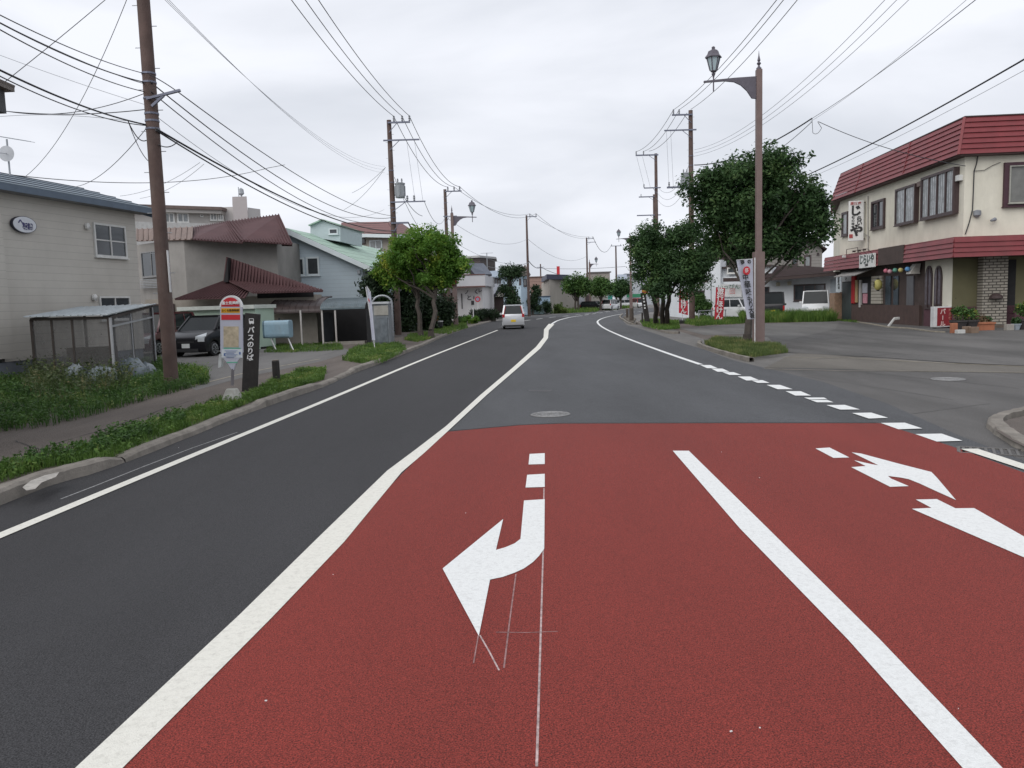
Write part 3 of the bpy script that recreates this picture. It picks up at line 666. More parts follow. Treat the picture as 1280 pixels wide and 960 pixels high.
# ================================================================== POLES
def insul_at(b, p, s=1.0): b.lathe(p, [(.02*s, 0), (.055*s, .04*s), (.03*s, .08*s), (.06*s, .13*s), (.035*s, .17*s), (.05*s, .22*s), (.015*s, .26*s)], 8)
def pole(name, label, foot, h, ra, rb, m, arms=(), bands=(), group='utility poles along the street', cap=True, trafo=None, steps=True):
    t = thing(name, label, 'utility pole', foot, group)
    b = MB(); n = 10
    b.tube([foot+V((0, 0, -.1+(h+.1)*k/n)) for k in range(n+1)], [ra+(rb-ra)*k/n for k in range(n+1)], 14); b.build('shaft', m, t, smooth=True)
    tips = []
    for (z, xa, xb, ins, th) in arms:
        a_ = foot+V((xa, -rb-.06, z)); c_ = foot+V((xb, -rb-.06, z)); b = MB(); b.bar(a_, c_, th, th); 
        b.bar(foot+V((0, -rb-.06, z-.55)), foot+V(((xa+xb)*.4, -rb-.06, z-.04)), .035)
        arm = b.build('crossarm', steel_blue, t)
        for x in ins:
            b = MB(); insul_at(b, foot+V((x, -rb-.06, z+th/2)), 1.3); b.build('insulator', insul, arm); tips.append(foot+V((x, -rb-.06, z+th/2+.3)))
    for z in bands:
        rr = ra+(rb-ra)*z/h+.012; b = MB(); b.tube([foot+V((0, 0, z-.02)), foot+V((0, 0, z+.02))], rr, 14); b.build('band', steel_blue, t)
    if steps:
        for k in range(int((h-2.2)/.45)):
            z = 2.2+k*.45; sg = 1 if k % 2 else -1; rr = ra+(rb-ra)*z/h; q = foot+V((sg*rr*.9, 0, z)); b = MB(); b.tube([q, q+V((sg*.13, 0, 0))], .009, 5); b.build('climbing_peg', galv, t)
    if trafo:
        z, x = trafo; q = foot+V((x, -.05, z)); b = MB(); b.lathe(q, [(.02, 0), (.26, .02), (.28, .08), (.28, .78), (.31, .8), (.31, .86), (.08, .92)], 14)
        for k in range(8): a_ = k*math.pi/4; b.bar(q+V((math.cos(a_)*.29, math.sin(a_)*.29, .12)), q+V((math.cos(a_)*.29, math.sin(a_)*.29, .7)), .05, .03)
        tr = b.build('transformer', mat('transformer_grey', (.27, .29, .31), .5, .1), t)
        b = MB(); 
        for s_ in (-.12, .12): insul_at(b, q+V((s_, 0, .88)), 1.0)
        b.build('bushing', insul, tr)
    return t, tips
PA = GL(215, 486); PA_t, tA = pole('utility_pole', 'nearest reddish brown utility pole beside the netted shed', PA, 13.2, .158, .125, wood_pole,
    arms=[(12.7, -.1, 1.35, (.4, .85, 1.3), .09), (11.6, -.3, 1.5, (), .08)], bands=[zat(y, PA) for y in (97, 108, 128, 147, 156, 166)])
zA = lambda y: zat(y, PA)
b = MB(); q = PA+V((0, -.2, zA(131))); b.bar(q, q+V((.75, 0, .16)), .07, .05); b.bar(q+V((.1, 0, -.16)), q+V((.38, 0, .06)), .05); b.build('bracket', steel_blue, PA_t)
b = MB(); b.bar(PA+V((.17, -.09, zA(370))), PA+V((.165, -.09, zA(318))), .02, .07); b.build('cable_guard', mat('white_plastic', (.6, .6, .6), .5), PA_t)
hB = zat(152, BF); zB = lambda y: zat(y, BF)
PB_t, tB = pole('utility_pole', 'brown utility pole rising through the yellow-green tree, with grey transformer', BF, hB, .20, .13, wood_pole,
    arms=[(zB(156), -.05, 1.25, (.32, .8, 1.22), .09), (zB(178), -.35, 1.75, (), .08), (zB(255), -.1, 1.95, (.9, 1.3), .07), (zB(281), -.1, .9, (), .1)], bands=[zB(y) for y in (215, 230, 262, 274, 290)], trafo=(zB(250), .48))
FC = G(562.5, 406.5, .08); hC = zat(238, FC); zC = lambda y: zat(y, FC)
PC_t, tC = pole('utility_pole', 'brown utility pole just behind the decorated lamp with the hanging basket', FC, hC, .17, .12, wood_pole,
    arms=[(zC(241), 0, 1.35, (.25, .75, 1.2), .09), (zC(272), -.2, .9, (), .07)], bands=[zC(y) for y in (255, 290, 330, 350)])
FF = G(661.5, 394.5, .08); hF = zat(270, FF)
PF_t, tF = pole('utility_pole', 'slim pole beside the silver car on the outside of the bend', FF, hF, .19, .11, wood_pole, arms=[(zat(272, FF), 0, 1.25, (.4, 1.15), .09)], steps=False)
FK = wx(735, 150, 0); PK_t, tK = pole('utility_pole', 'far utility pole with two arms above the leftmost rounded tree', FK, zat(297, FK), .2, .13, wood_pole, arms=[(zat(298.5, FK), 0, 1.25, (.4, 1.15), .1), (zat(303, FK), 0, 1.7, (), .1)], steps=False)
FM = wx(771, 172, 0); PM_t, tM = pole('utility_pole', 'far pole with a T-shaped top left of the far right lamp', FM, zat(307, FM), .22, .15, wood_pole, arms=[(zat(307.5, FM), -1.1, 1.2, (-.9, 1.0), .12)], steps=False)
FN = wx(677, 175, 0); PN_t, tN = pole('utility_pole', 'distant pole above the pink-tan block', FN, zat(330, FN), .2, .13, wood_pole, arms=[(zat(334, FN), -.8, .8, (), .1)], trafo=None, steps=False)
FG = G(865, 402.5); hG = zat(138, FG); zG = lambda y: zat(y, FG)
PG_t, tG = pole('utility_pole', 'tall brown utility pole with transformer left of the big right tree', FG, hG, .22, .15, wood_pole,
    arms=[(zG(144), -1.35, .1, (-1.25, -.85), .1), (zG(163), -1.9, .35, (), .09), (zG(234), -1.75, .1, (-1.6, -.95), .12)], bands=[zG(y) for y in (195, 207, 244, 258)], trafo=(zG(232), -.42))
FH = wx(822, 78, 0); hH = zat(192, FH)
PH_t, tH = pole('utility_pole', 'brown utility pole with long left arm behind the middle right trees', FH, hH, .2, .14, wood_pole,
    arms=[(zat(194, FH), -1.95, .2, (-1.9, -1.2), .12), (zat(235, FH), -1.2, .4, (-1.2,), .1)], steps=False)
FI = wx(819, 112, 0); hI = zat(243, FI)
PI_t, tI = pole('utility_pole', 'farther utility pole just left behind the long-armed pole on the right', FI, hI, .2, .14, wood_pole,
    arms=[(zat(246, FI), -2.1, .2, (-1.8,), .14), (zat(269, FI), -2.4, .9, (), .14)], steps=False)
# ================================================================== STREET LAMPS
lamp_brown = mat('lamp_post_brown', (.165, .115, .105), .6, .12, 4, dirt=.3, dirtcol=(.25, .2, .19))
lamp_iron = mat('lamp_iron', (.10, .09, .11), .5, .15, 5)
lamp_glass = mat('lamp_glass', (.42, .52, .55), .25, .1, 2, spec=.6)
def lamp(name, label, foot, h, side, arm_l, s=1.0, m=lamp_brown, low=2.7, wl=.27, wu=.17, ls=.88):
    t = thing(name, label, 'street lamp', foot, 'decorated street lamps')
    b = MB(); b.box(foot+V((0, 0, -.08)), wl*1.08, wl*1.08, .3); b.box(foot+V((0, 0, .2)), wl, wl, low-.2); b.build('lower_post', m, t, bevel=.012)
    b = MB(); b.box(foot+V((0, 0, low)), wu, wu, h-low); b.build('upper_post', m, t, bevel=.01)
    b = MB(); b.lathe(foot+V((0, 0, h)), [(.09, 0), (.09, .05), (.05, .08), (.03, .14), (.075, .2), (.03, .26), (.055, .3), (.02, .45), (.004, .62)], 10); b.build('finial', lamp_iron, t, smooth=True)
    zt = h-.22; X = side; P = []
    top = [(wu/2, zt), (arm_l*.45, zt-.03), (arm_l, zt-.10)]; bot = [(arm_l, zt-.16), (arm_l*.62, zt-.13), (arm_l*.45, zt-.17), (arm_l*.33, zt-.28), (arm_l*.22, zt-.47), (arm_l*.13, zt-.72), (wu/2, zt-.74)]
    b = MB(); b.prism([foot+V((X*x, -.035, z)) for x, z in top+bot], V((0, .07, 0))); b.build('arm', m if False else lamp_iron, t)
    lx = arm_l-.33; c = foot+V((X*lx, 0, zt-.1))
    b = MB(); b.lathe(c, [(r_*ls, z_*ls) for r_, z_ in [(.03, -.45), (.03, .12), (.05, .2), (.09, .3), (.03, .33), (.12, .38), (.13, .42)]], 10); 
    for k in range(6):
        a_ = k*math.pi/3; u_ = V((math.cos(a_), math.sin(a_), 0)); b.bar(c+u_*.15*ls+V((0, 0, .42*ls)), c+u_*.3*ls+V((0, 0, 1.0*ls)), .03)
    lan = b.build('lantern', lamp_iron, t)
    b = MB(); b.lathe(c, [(.13*ls, .42*ls), (.275*ls, .98*ls)], 6); b.build('lamp_glass', lamp_glass, lan)
    b = MB(); b.lathe(c, [(r_*ls, z_*ls) for r_, z_ in [(.37, .96), (.36, 1.0), (.27, 1.1), (.22, 1.24), (.1, 1.3), (.07, 1.32), (.08, 1.4), (.03, 1.44)]], 6); b.build('lamp_cap', lamp_iron, lan)
    return t
FE = G(948, 434); lamp('street_lamp', 'nearest brown street lamp with lantern, on the grassy island on the right', FE, zat(87, FE), -1, 1.87, low=zat(315, FE), wl=.34, wu=.19, ls=.78)
FD = G(570, 407.5, .08); lamp('street_lamp', 'street lamp with lantern over the road, beside the decorated white shop', FD, zat(268, FD), 1, 1.9, low=zat(349, FD), wl=.36, wu=.22)
FJ = wx(789, 105, 0); lamp('street_lamp', 'far street lamp behind the two wooden posts on the right', FJ, zat(295, FJ), -1, 1.8, low=2.6, wl=.36, wu=.24)
FL = wx(738, 140, 0); lamp('street_lamp', 'distant street lamp between the leftmost two rounded trees', FL, zat(328, FL), 1, 1.5, low=2.6, wl=.36, wu=.24)
# hanging flower basket on the left lamp
c = FD+V((-.1, -.35, zat(352, FD))); t = thing('hanging_basket', 'hanging basket of red flowers on the leftward street lamp', 'flower basket', c)
b = MB(); b.lathe(c+V((0, 0, -.4)), [(.08, 0), (.22, .12), (.33, .34), (.31, .4)], 12); b.build('basket', mat('basket', (.28, .05, .04), .8), t)
leaves([(c+V((0, 0, .03)), .33)], 260, .07, 3).build('flowers', leafmat('flower_red', (.05, .1, .03), (.45, .06, .04), (.55, .1, .05), 3, .2), t, rnd=True)
# ================================================================== WIRES
def wire(a, c, sag, r, label, m=None, n=28, name='overhead_wire', group='overhead wires'):
    pts = []
    for k in range(n+1):
        t = k/n; p = V(a).lerp(V(c), t); p.z -= sag*4*t*(1-t); pts.append(p)
    b = MB(); b.tube(pts, r, 5); o = b.build(name, m or wirem, origin=pts[0], smooth=True); return tag(o, label, 'wire', group)
def pw(px0, py0, Y0, px1, py1, Y1, sag, r, label, m=None): return wire(at(px0, py0, Y0), at(px1, py1, Y1), sag, r, label, m)
YA = PA.y; YB = BF.y
LBL = 'black wire sagging to the nearest left pole, '
pw(-70, -18, 10.5, 181, 92, YA, .12, .009, LBL+'topmost of the upper bundle')
pw(-70, -10, 10.5, 181, 103, YA, .14, .0125, LBL+'second and thicker of the upper bundle')
pw(-70, -8, 10.5, 181, 105, YA, .10, .008, LBL+'thin one on the thick cable')
pw(-70, -4, 10.5, 182, 115, YA, .16, .010, LBL+'lowest of the upper bundle')
pw(-70, 52, 11, 183, 156, YA, .14, .017, LBL+'thick cable of the lower pair')
pw(-70, 58, 11, 183, 157, YA, .20, .010, LBL+'thin cable of the lower pair')
pw(-70, 42, 18, 185, 132, YA, .05, .005, 'very faint thin wire above the cream house', wirel)
tipA = PA+V((.75, -.2, zA(126)))
wire(tipA, BF+V((0, -.2, zB(272))), .55, .0125, 'wire between the first two left poles, highest of its bundle')
wire(PA+V((.1, -.2, zA(110))), BF+V((0, -.2, zB(274))), .95, .0145, 'wire between the first two left poles, middle of its bundle')
wire(PA+V((.1, -.2, zA(122))), BF+V((0, -.2, zB(278))), 1.1, .0125, 'wire between the first two left poles, lowest of its bundle')
wire(PA+V((.1, -.2, zA(101))), tipA, -.02, .011, 'short wire from the nearest pole to its bracket tip')
wire(PA+V((.15, -.2, zA(168))), BF+V((0, -.2, zB(291))), .55, .024, 'thick black cable between the first two left poles')
wire(PA+V((.15, -.2, zA(170))), BF+V((0, -.2, zB(293))), .72, .018, 'thin cable slung just under the thick black cable')
wire(PA+V((.15, -.1, zA(187))), at(222, 177, 19), .08, .012, 'short drooping jumper on the right of the nearest pole')
wire(at(160, 151, YA), PA+V((-.12, -.1, zA(181))), .15, .012, 'jumper looping left of the nearest pole below the lower pair')
wire(at(160, 151, YA), PA+V((-.12, -.1, zA(206))), .12, .009, 'longer jumper looping to the lower nearest pole')
topsA = [PA+V((x, -.2, 12.95)) for x in (.4, .85, 1.3)]
for a_, c_, nm in zip(topsA, tB[:3], ('left', 'middle', 'right')): wire(a_, c_, .75, .016, nm+' one of three high wires to the second pole top')
for x, nm in zip((197, 201, 205), ('lowest', 'middle', 'highest')):
    pw(x-52, -62, 15, 481, 208+(x-197), YB, .9, .005, nm+' of three faint grey wires crossing the upper left sky', wirep)
pw(150, -16, 19, 4, 104, 17, .02, .008, 'service wire running down to the roof corner at the top left')
wire(at(168, -25, 19), at(30, 222, 27), .6, .008, 'service wire curving down to the left end of the cream house roof')
wire(PA+V((-.1, 0, zA(162))), at(96, 233, 30), .25, .009, 'service wire from the nearest pole down to the cream house roof')
pw(-30, 130, 22, 180, 117, YA, .35, .009, 'sagging service wire left of the nearest pole, upper')
pw(-30, 134, 22, 181, 137, YA, .14, .011, 'nearly level service wire left of the nearest pole')
pw(-30, 149, 22, 158, 151, YA, -.12, .006, 'faint level service wire left of the nearest pole', wirel)
pw(18, 219, 28, 335, 210, 46, .5, .014, 'thin level wire crossing behind the nearest pole above the roofs')
pw(335, 210, 46, 356, 206, 47, .0, .014, 'short wire end tied to the bundle before the second left pole')
pw(196, 146, YA+1, 480, 262, 46, 1.2, .007, 'faint grey wire between the first two left poles, upper', wirel)
pw(250, 203, 26, 150, 245, 30, .2, .007, 'faint service wire down toward the brown roofed house', wirel)
pw(255, 205, 26, 175, 248, 32, .2, .007, 'second faint service wire toward the brown roofed house', wirel)
pw(482, 209, YB, 440, 241, 52, .15, .012, 'thin service wire left from the second pole, upper', wirel)
pw(482, 209, YB, 430, 262, 55, .3, .012, 'thin service wire left from the second pole, lower', wirel)
for a_, c_, nm in zip(tB[:3], tC[:3], ('left', 'middle', 'right')): wire(a_, c_, .9, .018, nm+' of three wires from the second to the third left pole top')
for x, nm in ((1.0, 'left'), (1.45, 'right')): wire(BF+V((x, -.2, zB(178))), BF+V((x+.35, -.2, zB(254))), 0, .009, nm+' thin vertical lead under the arms of the second left pole', wirel)
wire(BF+V((1.9, -.2, zB(256))), FC+V((0, -.2, zC(272))), .9, .015, 'grey wire from the low arm of the second pole to the third', wirel)
wire(BF+V((.2, -.2, zB(224))), FC+V((0, -.2, zC(300))), 1.6, .015, 'sloping grey wire from the second pole down behind the tree', wirel)
wire(BF+V((.5, -.2, zB(240))), at(528, 270, 56), .3, .02, 'short wire dropping right of the transformer on the second pole', wirel)
wire(BF+V((.9, -.2, zB(281))), FC+V((0, -.2, zC(330))), .8, .04, 'black cable from the second pole into the tree crown')
for a_, c_, nm, sg in ((tC[1], tF[0], 'upper', .9), (tC[2], tF[1], 'lower', 1.3)): wire(a_, c_, sg, .018, nm+' wire from the third left pole to the slim pole at the bend', wirel)
wire(FC+V((.2, -.2, zC(275))), FF+V((0, -.2, zat(300, FF))), 1.2, .014, 'faint low wire from the third pole to the slim pole', wirel)
wire(FC+V((.2, -.2, zC(300))), FF+V((0, -.2, zat(330, FF))), .8, .013, 'lowest faint wire from the third pole to the slim pole', wirel)
wire(tF[0], tK[0], .8, .02, 'upper wire from the slim pole to the far pole', wirel)
wire(tF[1], tK[1], 1.3, .02, 'lower wire from the slim pole to the far pole', wirel)
wire(FF+V((.1, -.2, zat(300, FF))), FK+V((0, -.2, zat(320, FK))), 1.6, .018, 'faint sagging wire left of the far pole', wirel)
wire(FF+V((.1, -.2, zat(327, FF))), FN+V((0, -.2, zat(334, FN))), .5, .05, 'dark low wire from the slim pole to the distant pole')
wire(FN+V((.1, -.2, zat(334, FN))), FK+V((0, -.2, zat(345, FK))), .8, .05, 'dark wire from the distant pole towards the rounded trees')
wire(FF+V((.1, -.2, zat(329, FF))), at(600, 330, 90), .6, .025, 'thin wire over the roofs left of the slim pole', wirel)
wire(tK[1], tM[0], 2.2, .045, 'wire from the far pole to the T-topped pole', wirel)
wire(at(672, 335, 165), at(782, 333, 150), .3, .04, 'thin level wire crossing behind the rounded trees', wirel)
for a_, (ex, ey), nm in ((tG[0], (1003, -42), 'left'), (tG[1], (1012, -42), 'middle'), (FG+V((0, -.1, hG+.05)), (1030, -42), 'right')):
    wire(a_, at(ex, ey, 27), .45, .015, nm+' of three high wires rising right from the tall pole with transformer')
for a_, c_, nm in ((tG[0], tH[0], 'left'), (tG[1], tH[1], 'middle'), (FG+V((-.3, -.2, zG(142))), tH[1]+V((.5, 0, 0)), 'right')):
    wire(a_, c_, .55, .018, nm+' wire between the two tall right poles')
for x, nm in ((-1.75, 'left'), (-1.45, 'right')): wire(FG+V((x, -.2, zG(163))), FG+V((x+.15, -.2, zG(233))), 0, .01, nm+' thin vertical lead on the tall right pole', wirel)
for x, nm in ((-1.85, 'left'), (-1.3, 'right')): wire(FH+V((x, -.2, zat(196, FH))), FH+V((x+.7, -.2, zat(234, FH))), 0, .013, nm+' thin vertical lead on the long-armed pole', wirel)
for k, nm in enumerate(('upper', 'middle', 'lower')):
    wire(FG+V((.2, -.2, zG(188+4*k))), at(1130+16*k, -26, 26), 1.0, .010, nm+' of three faint wires right of the nearest lamp', wirel)
wire(FG+V((.2, -.2, zG(207))), at(1015, 148, 40), .55, .035, 'thick dark cable passing behind the big tree top to the splice')
wire(at(1015, 148, 40), at(1262, -34, 20), .15, .011, 'dark wire climbing from the splice to the top right')
wire(at(1013, 152, 40), at(1235, -24, 22), .2, .007, 'faint wire climbing beside the dark one to the top right', wirel)
wire(at(900, 222, 52), at(1015, 152, 40), .5, .018, 'thin wire under the thick cable behind the tree', wirel)
wire(at(1023, 152, 40), at(1207, 207.5, 34.2), .25, .016, 'blue-black service wire from the splice to the restaurant corner')
for k, (p, q) in enumerate((((1015, 149), (1016, 166)), ((1016, 166), (1027, 160)), ((1027, 160), (1022, 152)))): wire(at(*p, 40), at(*q, 40), .0 if k != 1 else .15, .012, ('left', 'bottom', 'right')[k]+' side of the small wire loop at the splice', n=6)
wire(at(870, 262, 58), at(1320, 51, 18), .75, .022, 'thick black wire crossing before the restaurant roof')
wire(at(880, 262, 60), at(1320, 66, 20), .7, .007, 'faint wire just below the thick one before the restaurant roof', wirel)
for k in range(3): wire(FG+V((-.2, -.2, zG(208+10*k))), FH+V((0, -.2, zat(232+8*k, FH))), 1.2, .014, ('upper', 'middle', 'lower')[k]+' faint low wire between the tall right poles', wirel)

# ================================================================== BUS STOP FURNITURE
Yb = GL(290, 501).y; A0, B0 = V((-20, Yb, 0)), V((20, Yb, 0)); bp = lambda x, y: onwall(x, y, A0, B0)
fb = wx(291, Yb, LZ); t = thing('bus_stop_sign', 'round-topped bus stop sign with red and orange bands on a concrete foot', 'bus stop sign', fb)
b = MB(); b.lathe(fb+V((0, 0, -.02)), [(.22, 0), (.21, .05), (.12, .24), (.10, .26)], 4 if False else 12); b.build('concrete_foot', mat('foot_concrete', (.36, .36, .33), .9, .2, 6, .6, 40, dirt=.4), t)
b = MB(); b.tube([fb+V((0, .024, .3)), V((bp(290.5, 462).x, Yb+.024, bp(290, 461).z))], .03, 10); b.build('pole', mat('pole_paint', (.16, .15, .16), .6), t)
def arch(x0, x1, ytop, ymid, dy=0, n=14):
    out = []; cx = (x0+x1)/2; rx = (x1-x0)/2; ry = ymid-ytop
    for k in range(n+1):
        a_ = math.pi*k/n; p = bp(cx+rx*math.cos(a_), ymid-ry*math.sin(a_)); p.y += dy; out.append(p)
    return out
brd = mat('board_lilac', (.46, .47, .55), .4, .05, 3)
low = [bp(275.5, 440), bp(278.5, 447), bp(286, 456), bp(289.5, 462.5), bp(292, 462.5), bp(294, 456), bp(300, 447), bp(303.5, 440)]
b = MB(); b.prism(arch(275, 302.5, 370, 384)+low, V((0, .045, 0))); bo = b.build('board', brd, t)
b = MB(); o_ = arch(274.3, 303.2, 369.2, 384, -.004); i_ = arch(276.3, 300.6, 371.6, 384, -.004)
for k in range(len(o_)-1): b.prism([o_[k], o_[k+1], i_[k+1], i_[k]], V((0, .053, 0)))
b.build('rim', mat('white_metal', (.7, .7, .7), .4), bo)
b = MB(); b.prism(arch(276.6, 299.6, 371.8, 383.2, -.006, 14), V((0, .008, 0))); b.build('red_cap', red_p, bo)
Q = lambda x0, y0, x1, y1, d=-.006: [bp(x0, y1)+V((0, d, 0)), bp(x1, y1)+V((0, d, 0)), bp(x1, y0)+V((0, d, 0)), bp(x0, y0)+V((0, d, 0))]
def panel(name, q, m, par): b = MB(); b.prism(q, V((0, .008, 0))); return b.build(name, m, par)
panel('orange_band', Q(276.6, 385.2, 299.8, 391), mat('sign_orange', (.72, .36, .01), .5, .05), bo)
panel('red_band', Q(276.8, 393.4, 300.2, 399.8), red_p, bo)
panel('route_map', Q(279.5, 408, 298.5, 434), mat('map_paper', (.45, .38, .27), .6, .3, 9), bo)
pp = panel('timetable', Q(277.2, 436.5, 303, 447), mat('timetable_paper', (.60, .64, .68), .5, .06, 5), bo)
for k in range(6): panel('printed_line', Q(281+(k%2)*2, 438.2+k*1.6, 297-(k%3)*2, 438.7+k*1.6, -.0125), mat('ink_blue', (.10, .16, .35), .6), pp)
panel('green_strip', Q(279.5, 434.6, 301, 436), mat('ink_green', (.12, .42, .28), .6), bo)
panel('green_strip', Q(283.5, 452.3, 297, 453.6), mat('ink_green', (.12, .42, .28)), bo)
for (x, y) in ((281, 443), (300, 441.5)): panel('printed_block', Q(x-1, y-1.6, x+1, y+1.6, -.0125), mat('ink_blue', (.10, .16, .35)), pp)
wtxt = mat('lettering_white', (.72, .72, .72), .5, .03); ktxt = mat('lettering_black', (.015, .015, .015), .6, .03)
text('富士見通線', bp(288.2, 378.9)+V((0, -.012, 0)), (1, 0, 0), (0, 0, 1), .066, wtxt, bo, bold=.002)
text('さくら整骨院前', bp(288.2, 388.1)+V((0, -.012, 0)), (1, 0, 0), (0, 0, 1), .05, mat('lettering_brown', (.10, .045, .005), .6), bo, bold=.001)
b = MB(); b.prism([p+V((0, .05, 0)) for p in (bp(271.5, 460), bp(275, 459), bp(276.5, 441), bp(272.5, 443))], V((0, .12, 0))); b.build('leaflet_box', mat('plastic_pale', (.5, .52, .52), .4), t)
# wooden bus sign board
Yw = GL(311, 489).y; A1, B1 = V((-20, Yw, 0)), V((20, Yw, 0)); wp = lambda x, y: onwall(x, y, A1, B1)
charred = mat('charred_wood', (.022, .019, .018), .75, .35, 6, .6, 30)
fw_ = wx(311, Yw, LZ); t = thing('wooden_sign', 'tall black wooden bus boarding sign behind the bus stop sign', 'sign', fw_)
b = MB(); b.prism([wp(302, 491), wp(320.8, 491), wp(324.4, 392.8), wp(306.2, 391)], V((0, .09, 0))); pl = b.build('plank', charred, t, bevel=.008)
b = MB(); b.prism([wp(300.8, 488)+V((0, .1, 0)), wp(308, 488)+V((0, .1, 0)), wp(311, 396.8)+V((0, .1, 0)), wp(303.4, 396.8)+V((0, .1, 0))], V((0, .14, 0))); b.build('rear_plank', charred, t)
upd = (wp(315.3, 395)-wp(311.3, 491)).normalized(); rtd = V((1, 0, 0)); 
for ch, y in zip('バスのりば', (413, 422.3, 431, 439.3, 447.6)):
    text(ch, wp(314.3-(y-400)*.035, y)+V((0, -.004, 0)), rtd, upd, .15, wtxt, pl, bold=.004)
c = wp(314.3, 401.2)+V((0, -.004, 0))
b = MB(); 
for (x0, z0, x1, z1) in ((-.052, -.055, .052, .0), (-.052, .0, -.040, .045), (.040, .0, .052, .045), (-.045, .043, .045, .055), (-.04, -.068, -.02, -.055), (.02, -.068, .04, -.055)):
    b.prism([c+V((x0, 0, z0)), c+V((x1, 0, z0)), c+V((x1, 0, z1)), c+V((x0, 0, z1))], V((0, .003, 0)))
b.build('bus_pictogram', wtxt, pl)
def post(name, label, foot, h, r, m, lean=V((0, 0, 0)), capm=None, cat='bollard', group=None, sq=False):
    t = thing(name, label, cat, foot, group); b = MB(); 
    if sq: b.bar(foot-V((0, 0, .05)), foot+V((0, 0, h))+lean, r*2)
    else: b.tube([foot-V((0, 0, .05)), foot+V((0, 0, h*.5))+lean*.5, foot+V((0, 0, h-.02))+lean, foot+V((0, 0, h))+lean], [r, r, r, r*.85], 14)
    b.build('shaft', m, t)
    b = MB(); b.tube([foot+V((0, 0, h))+lean, foot+V((0, 0, h+.015))+lean], r*.8 if not sq else r, 12); b.build('top', capm or mat('cut_wood', (.2, .17, .14), .8), t)
f = GL(346, 479); post('wooden_bollard', 'short round black wooden bollard in the verge right of the bus sign', f, zat(450.5, f)-LZ, .088, charred)
for px, py, ty, r, lb in ((784, 398, 386, .12, 'left of the two stubby wooden posts at the right kerb nose'), (789.5, 402, 385, .17, 'thicker of the two stubby wooden posts at the right kerb nose')):
    f = G(px, py); post('wooden_post', lb, f, zat(ty, f), r, mat('old_wood', (.07, .055, .045), .8, .3, 6), cat='post', group='stubby wooden posts at the right kerb nose')
f = G(803, 406.5); post('wooden_post', 'thin black post left of the leaning signboard on the right', f, zat(391, f), .06, charred, cat='post')
f = G(810, 405.5); t = thing('leaning_sign', 'leaning black signpost with a round red and yellow head on the right verge', 'sign', f)
tp = at(803.5, 366, f.y); b = MB(); b.bar(f-V((0, 0, .1)), tp, .34, .16); b.build('plank', charred, t)
b = MB(); b.lathe(at(806.5, 364, f.y-.15), [(.22, 0), (.23, .03), (.22, .06)], 18, axis='y'); hd = b.build('round_head', mat('sign_dull_red', (.32, .04, .03), .6), t)
b = MB(); c = at(806.5, 364.8, f.y-.16)
for dz in (-.12, .03): b.prism([c+V((-.2, 0, dz)), c+V((.2, 0, dz)), c+V((.2, 0, dz+.05)), c+V((-.2, 0, dz+.05))], V((0, .01, 0)))
b.build('yellow_band', mat('sign_yellow', (.6, .45, .03), .6), hd)
b = MB(); 
for y in (371, 374, 378, 382.5, 386): c = at(804.3+(y-371)*.12, y, f.y-.14); b.box(c, .1, .02, .1)
b.build('white_lettering_mark', wtxt, t)
# ================================================================== BANNERS
def banner(label, foot, top_z, q, m, chars, size, cm, ring=None, pole_m=None, lean=V((0, 0, 0)), group='tall cloth banners', base=False, bold=.006, name='cloth_banner', side=1):
    t = thing(name, label, 'banner', foot, group)
    b = MB(); b.tube([foot, foot+V((0, 0, top_z*.5))+lean*.5, foot+V((0, 0, top_z))+lean], .016*1.2, 8); b.build('pole', pole_m or mat('white_plastic', (.6, .6, .6)), t)
    A_, B_, C_, D_ = q                                   # bottom-left, bottom-right, top-right, top-left
    b = MB(); nu, nv = 6, 16; rows = []
    nn = (B_-A_).cross(D_-A_).normalized()
    for j in range(nv+1):
        row = []
        for i in range(nu+1):
            u_, v_ = i/nu, j/nv; p = A_.lerp(B_, u_).lerp(D_.lerp(C_, u_), v_)
            row.append(p+nn*.035*math.sin(u_*5+v_*4)*min(1, 2*(1-abs(2*u_-1))))
        rows.append(row)
    b.grid(rows, 0, close=False); cl = b.build('cloth', m, t, smooth=True)
    b = MB(); b.tube([D_+V((0, 0, .01)), C_+V((0, 0, .01))], .012, 6); b.build('top_rod', pole_m or mat('white_plastic', (.6, .6, .6)), t)
    n_ = len(chars); nrm = nn if nn.y < 0 else -nn
    for k, ch in enumerate(chars):
        v_ = 1-(k+.6)/(n_+.2); 
        if isinstance(ch, tuple): ch, u_, v_, sz = ch
        else: u_, sz = .5, size
        p = A_.lerp(B_, u_).lerp(D_.lerp(C_, u_), v_)+nrm*.045
        text(ch, p, (C_-D_), (D_-A_), sz, cm, cl, bold=bold, ext=.003)
    if ring:
        u_, v_, r_ = ring; p = A_.lerp(B_, u_).lerp(D_.lerp(C_, u_), v_)+nrm*.042; X_ = (C_-D_).normalized(); Z_ = V((0, 0, 1))
        b = MB(); b.prism([p+X_*r_*math.cos(a*math.pi/12)+Z_*r_*math.sin(a*math.pi/12) for a in range(24)], nrm*.004); rc = b.build('red_disc', red_p, cl)
        text('祭', p+nrm*.008, X_, Z_, r_*1.1, wtxt, rc, ext=.002)
    if base: b = MB(); b.box(foot-V((0, 0, .0)), .55, .45, .22); b.build('water_base', mat('black_plastic', (.02, .02, .02), .5), t, bevel=.03)
    return t
white_c = leafmat('cloth_white', (.56, .57, .66), (.62, .63, .72), None, 2, .35); red_c = leafmat('cloth_red', (.52, .03, .05), (.62, .06, .08), None, 2, .35)
fE = G(943.5, 435); Ye = fE.y-.05
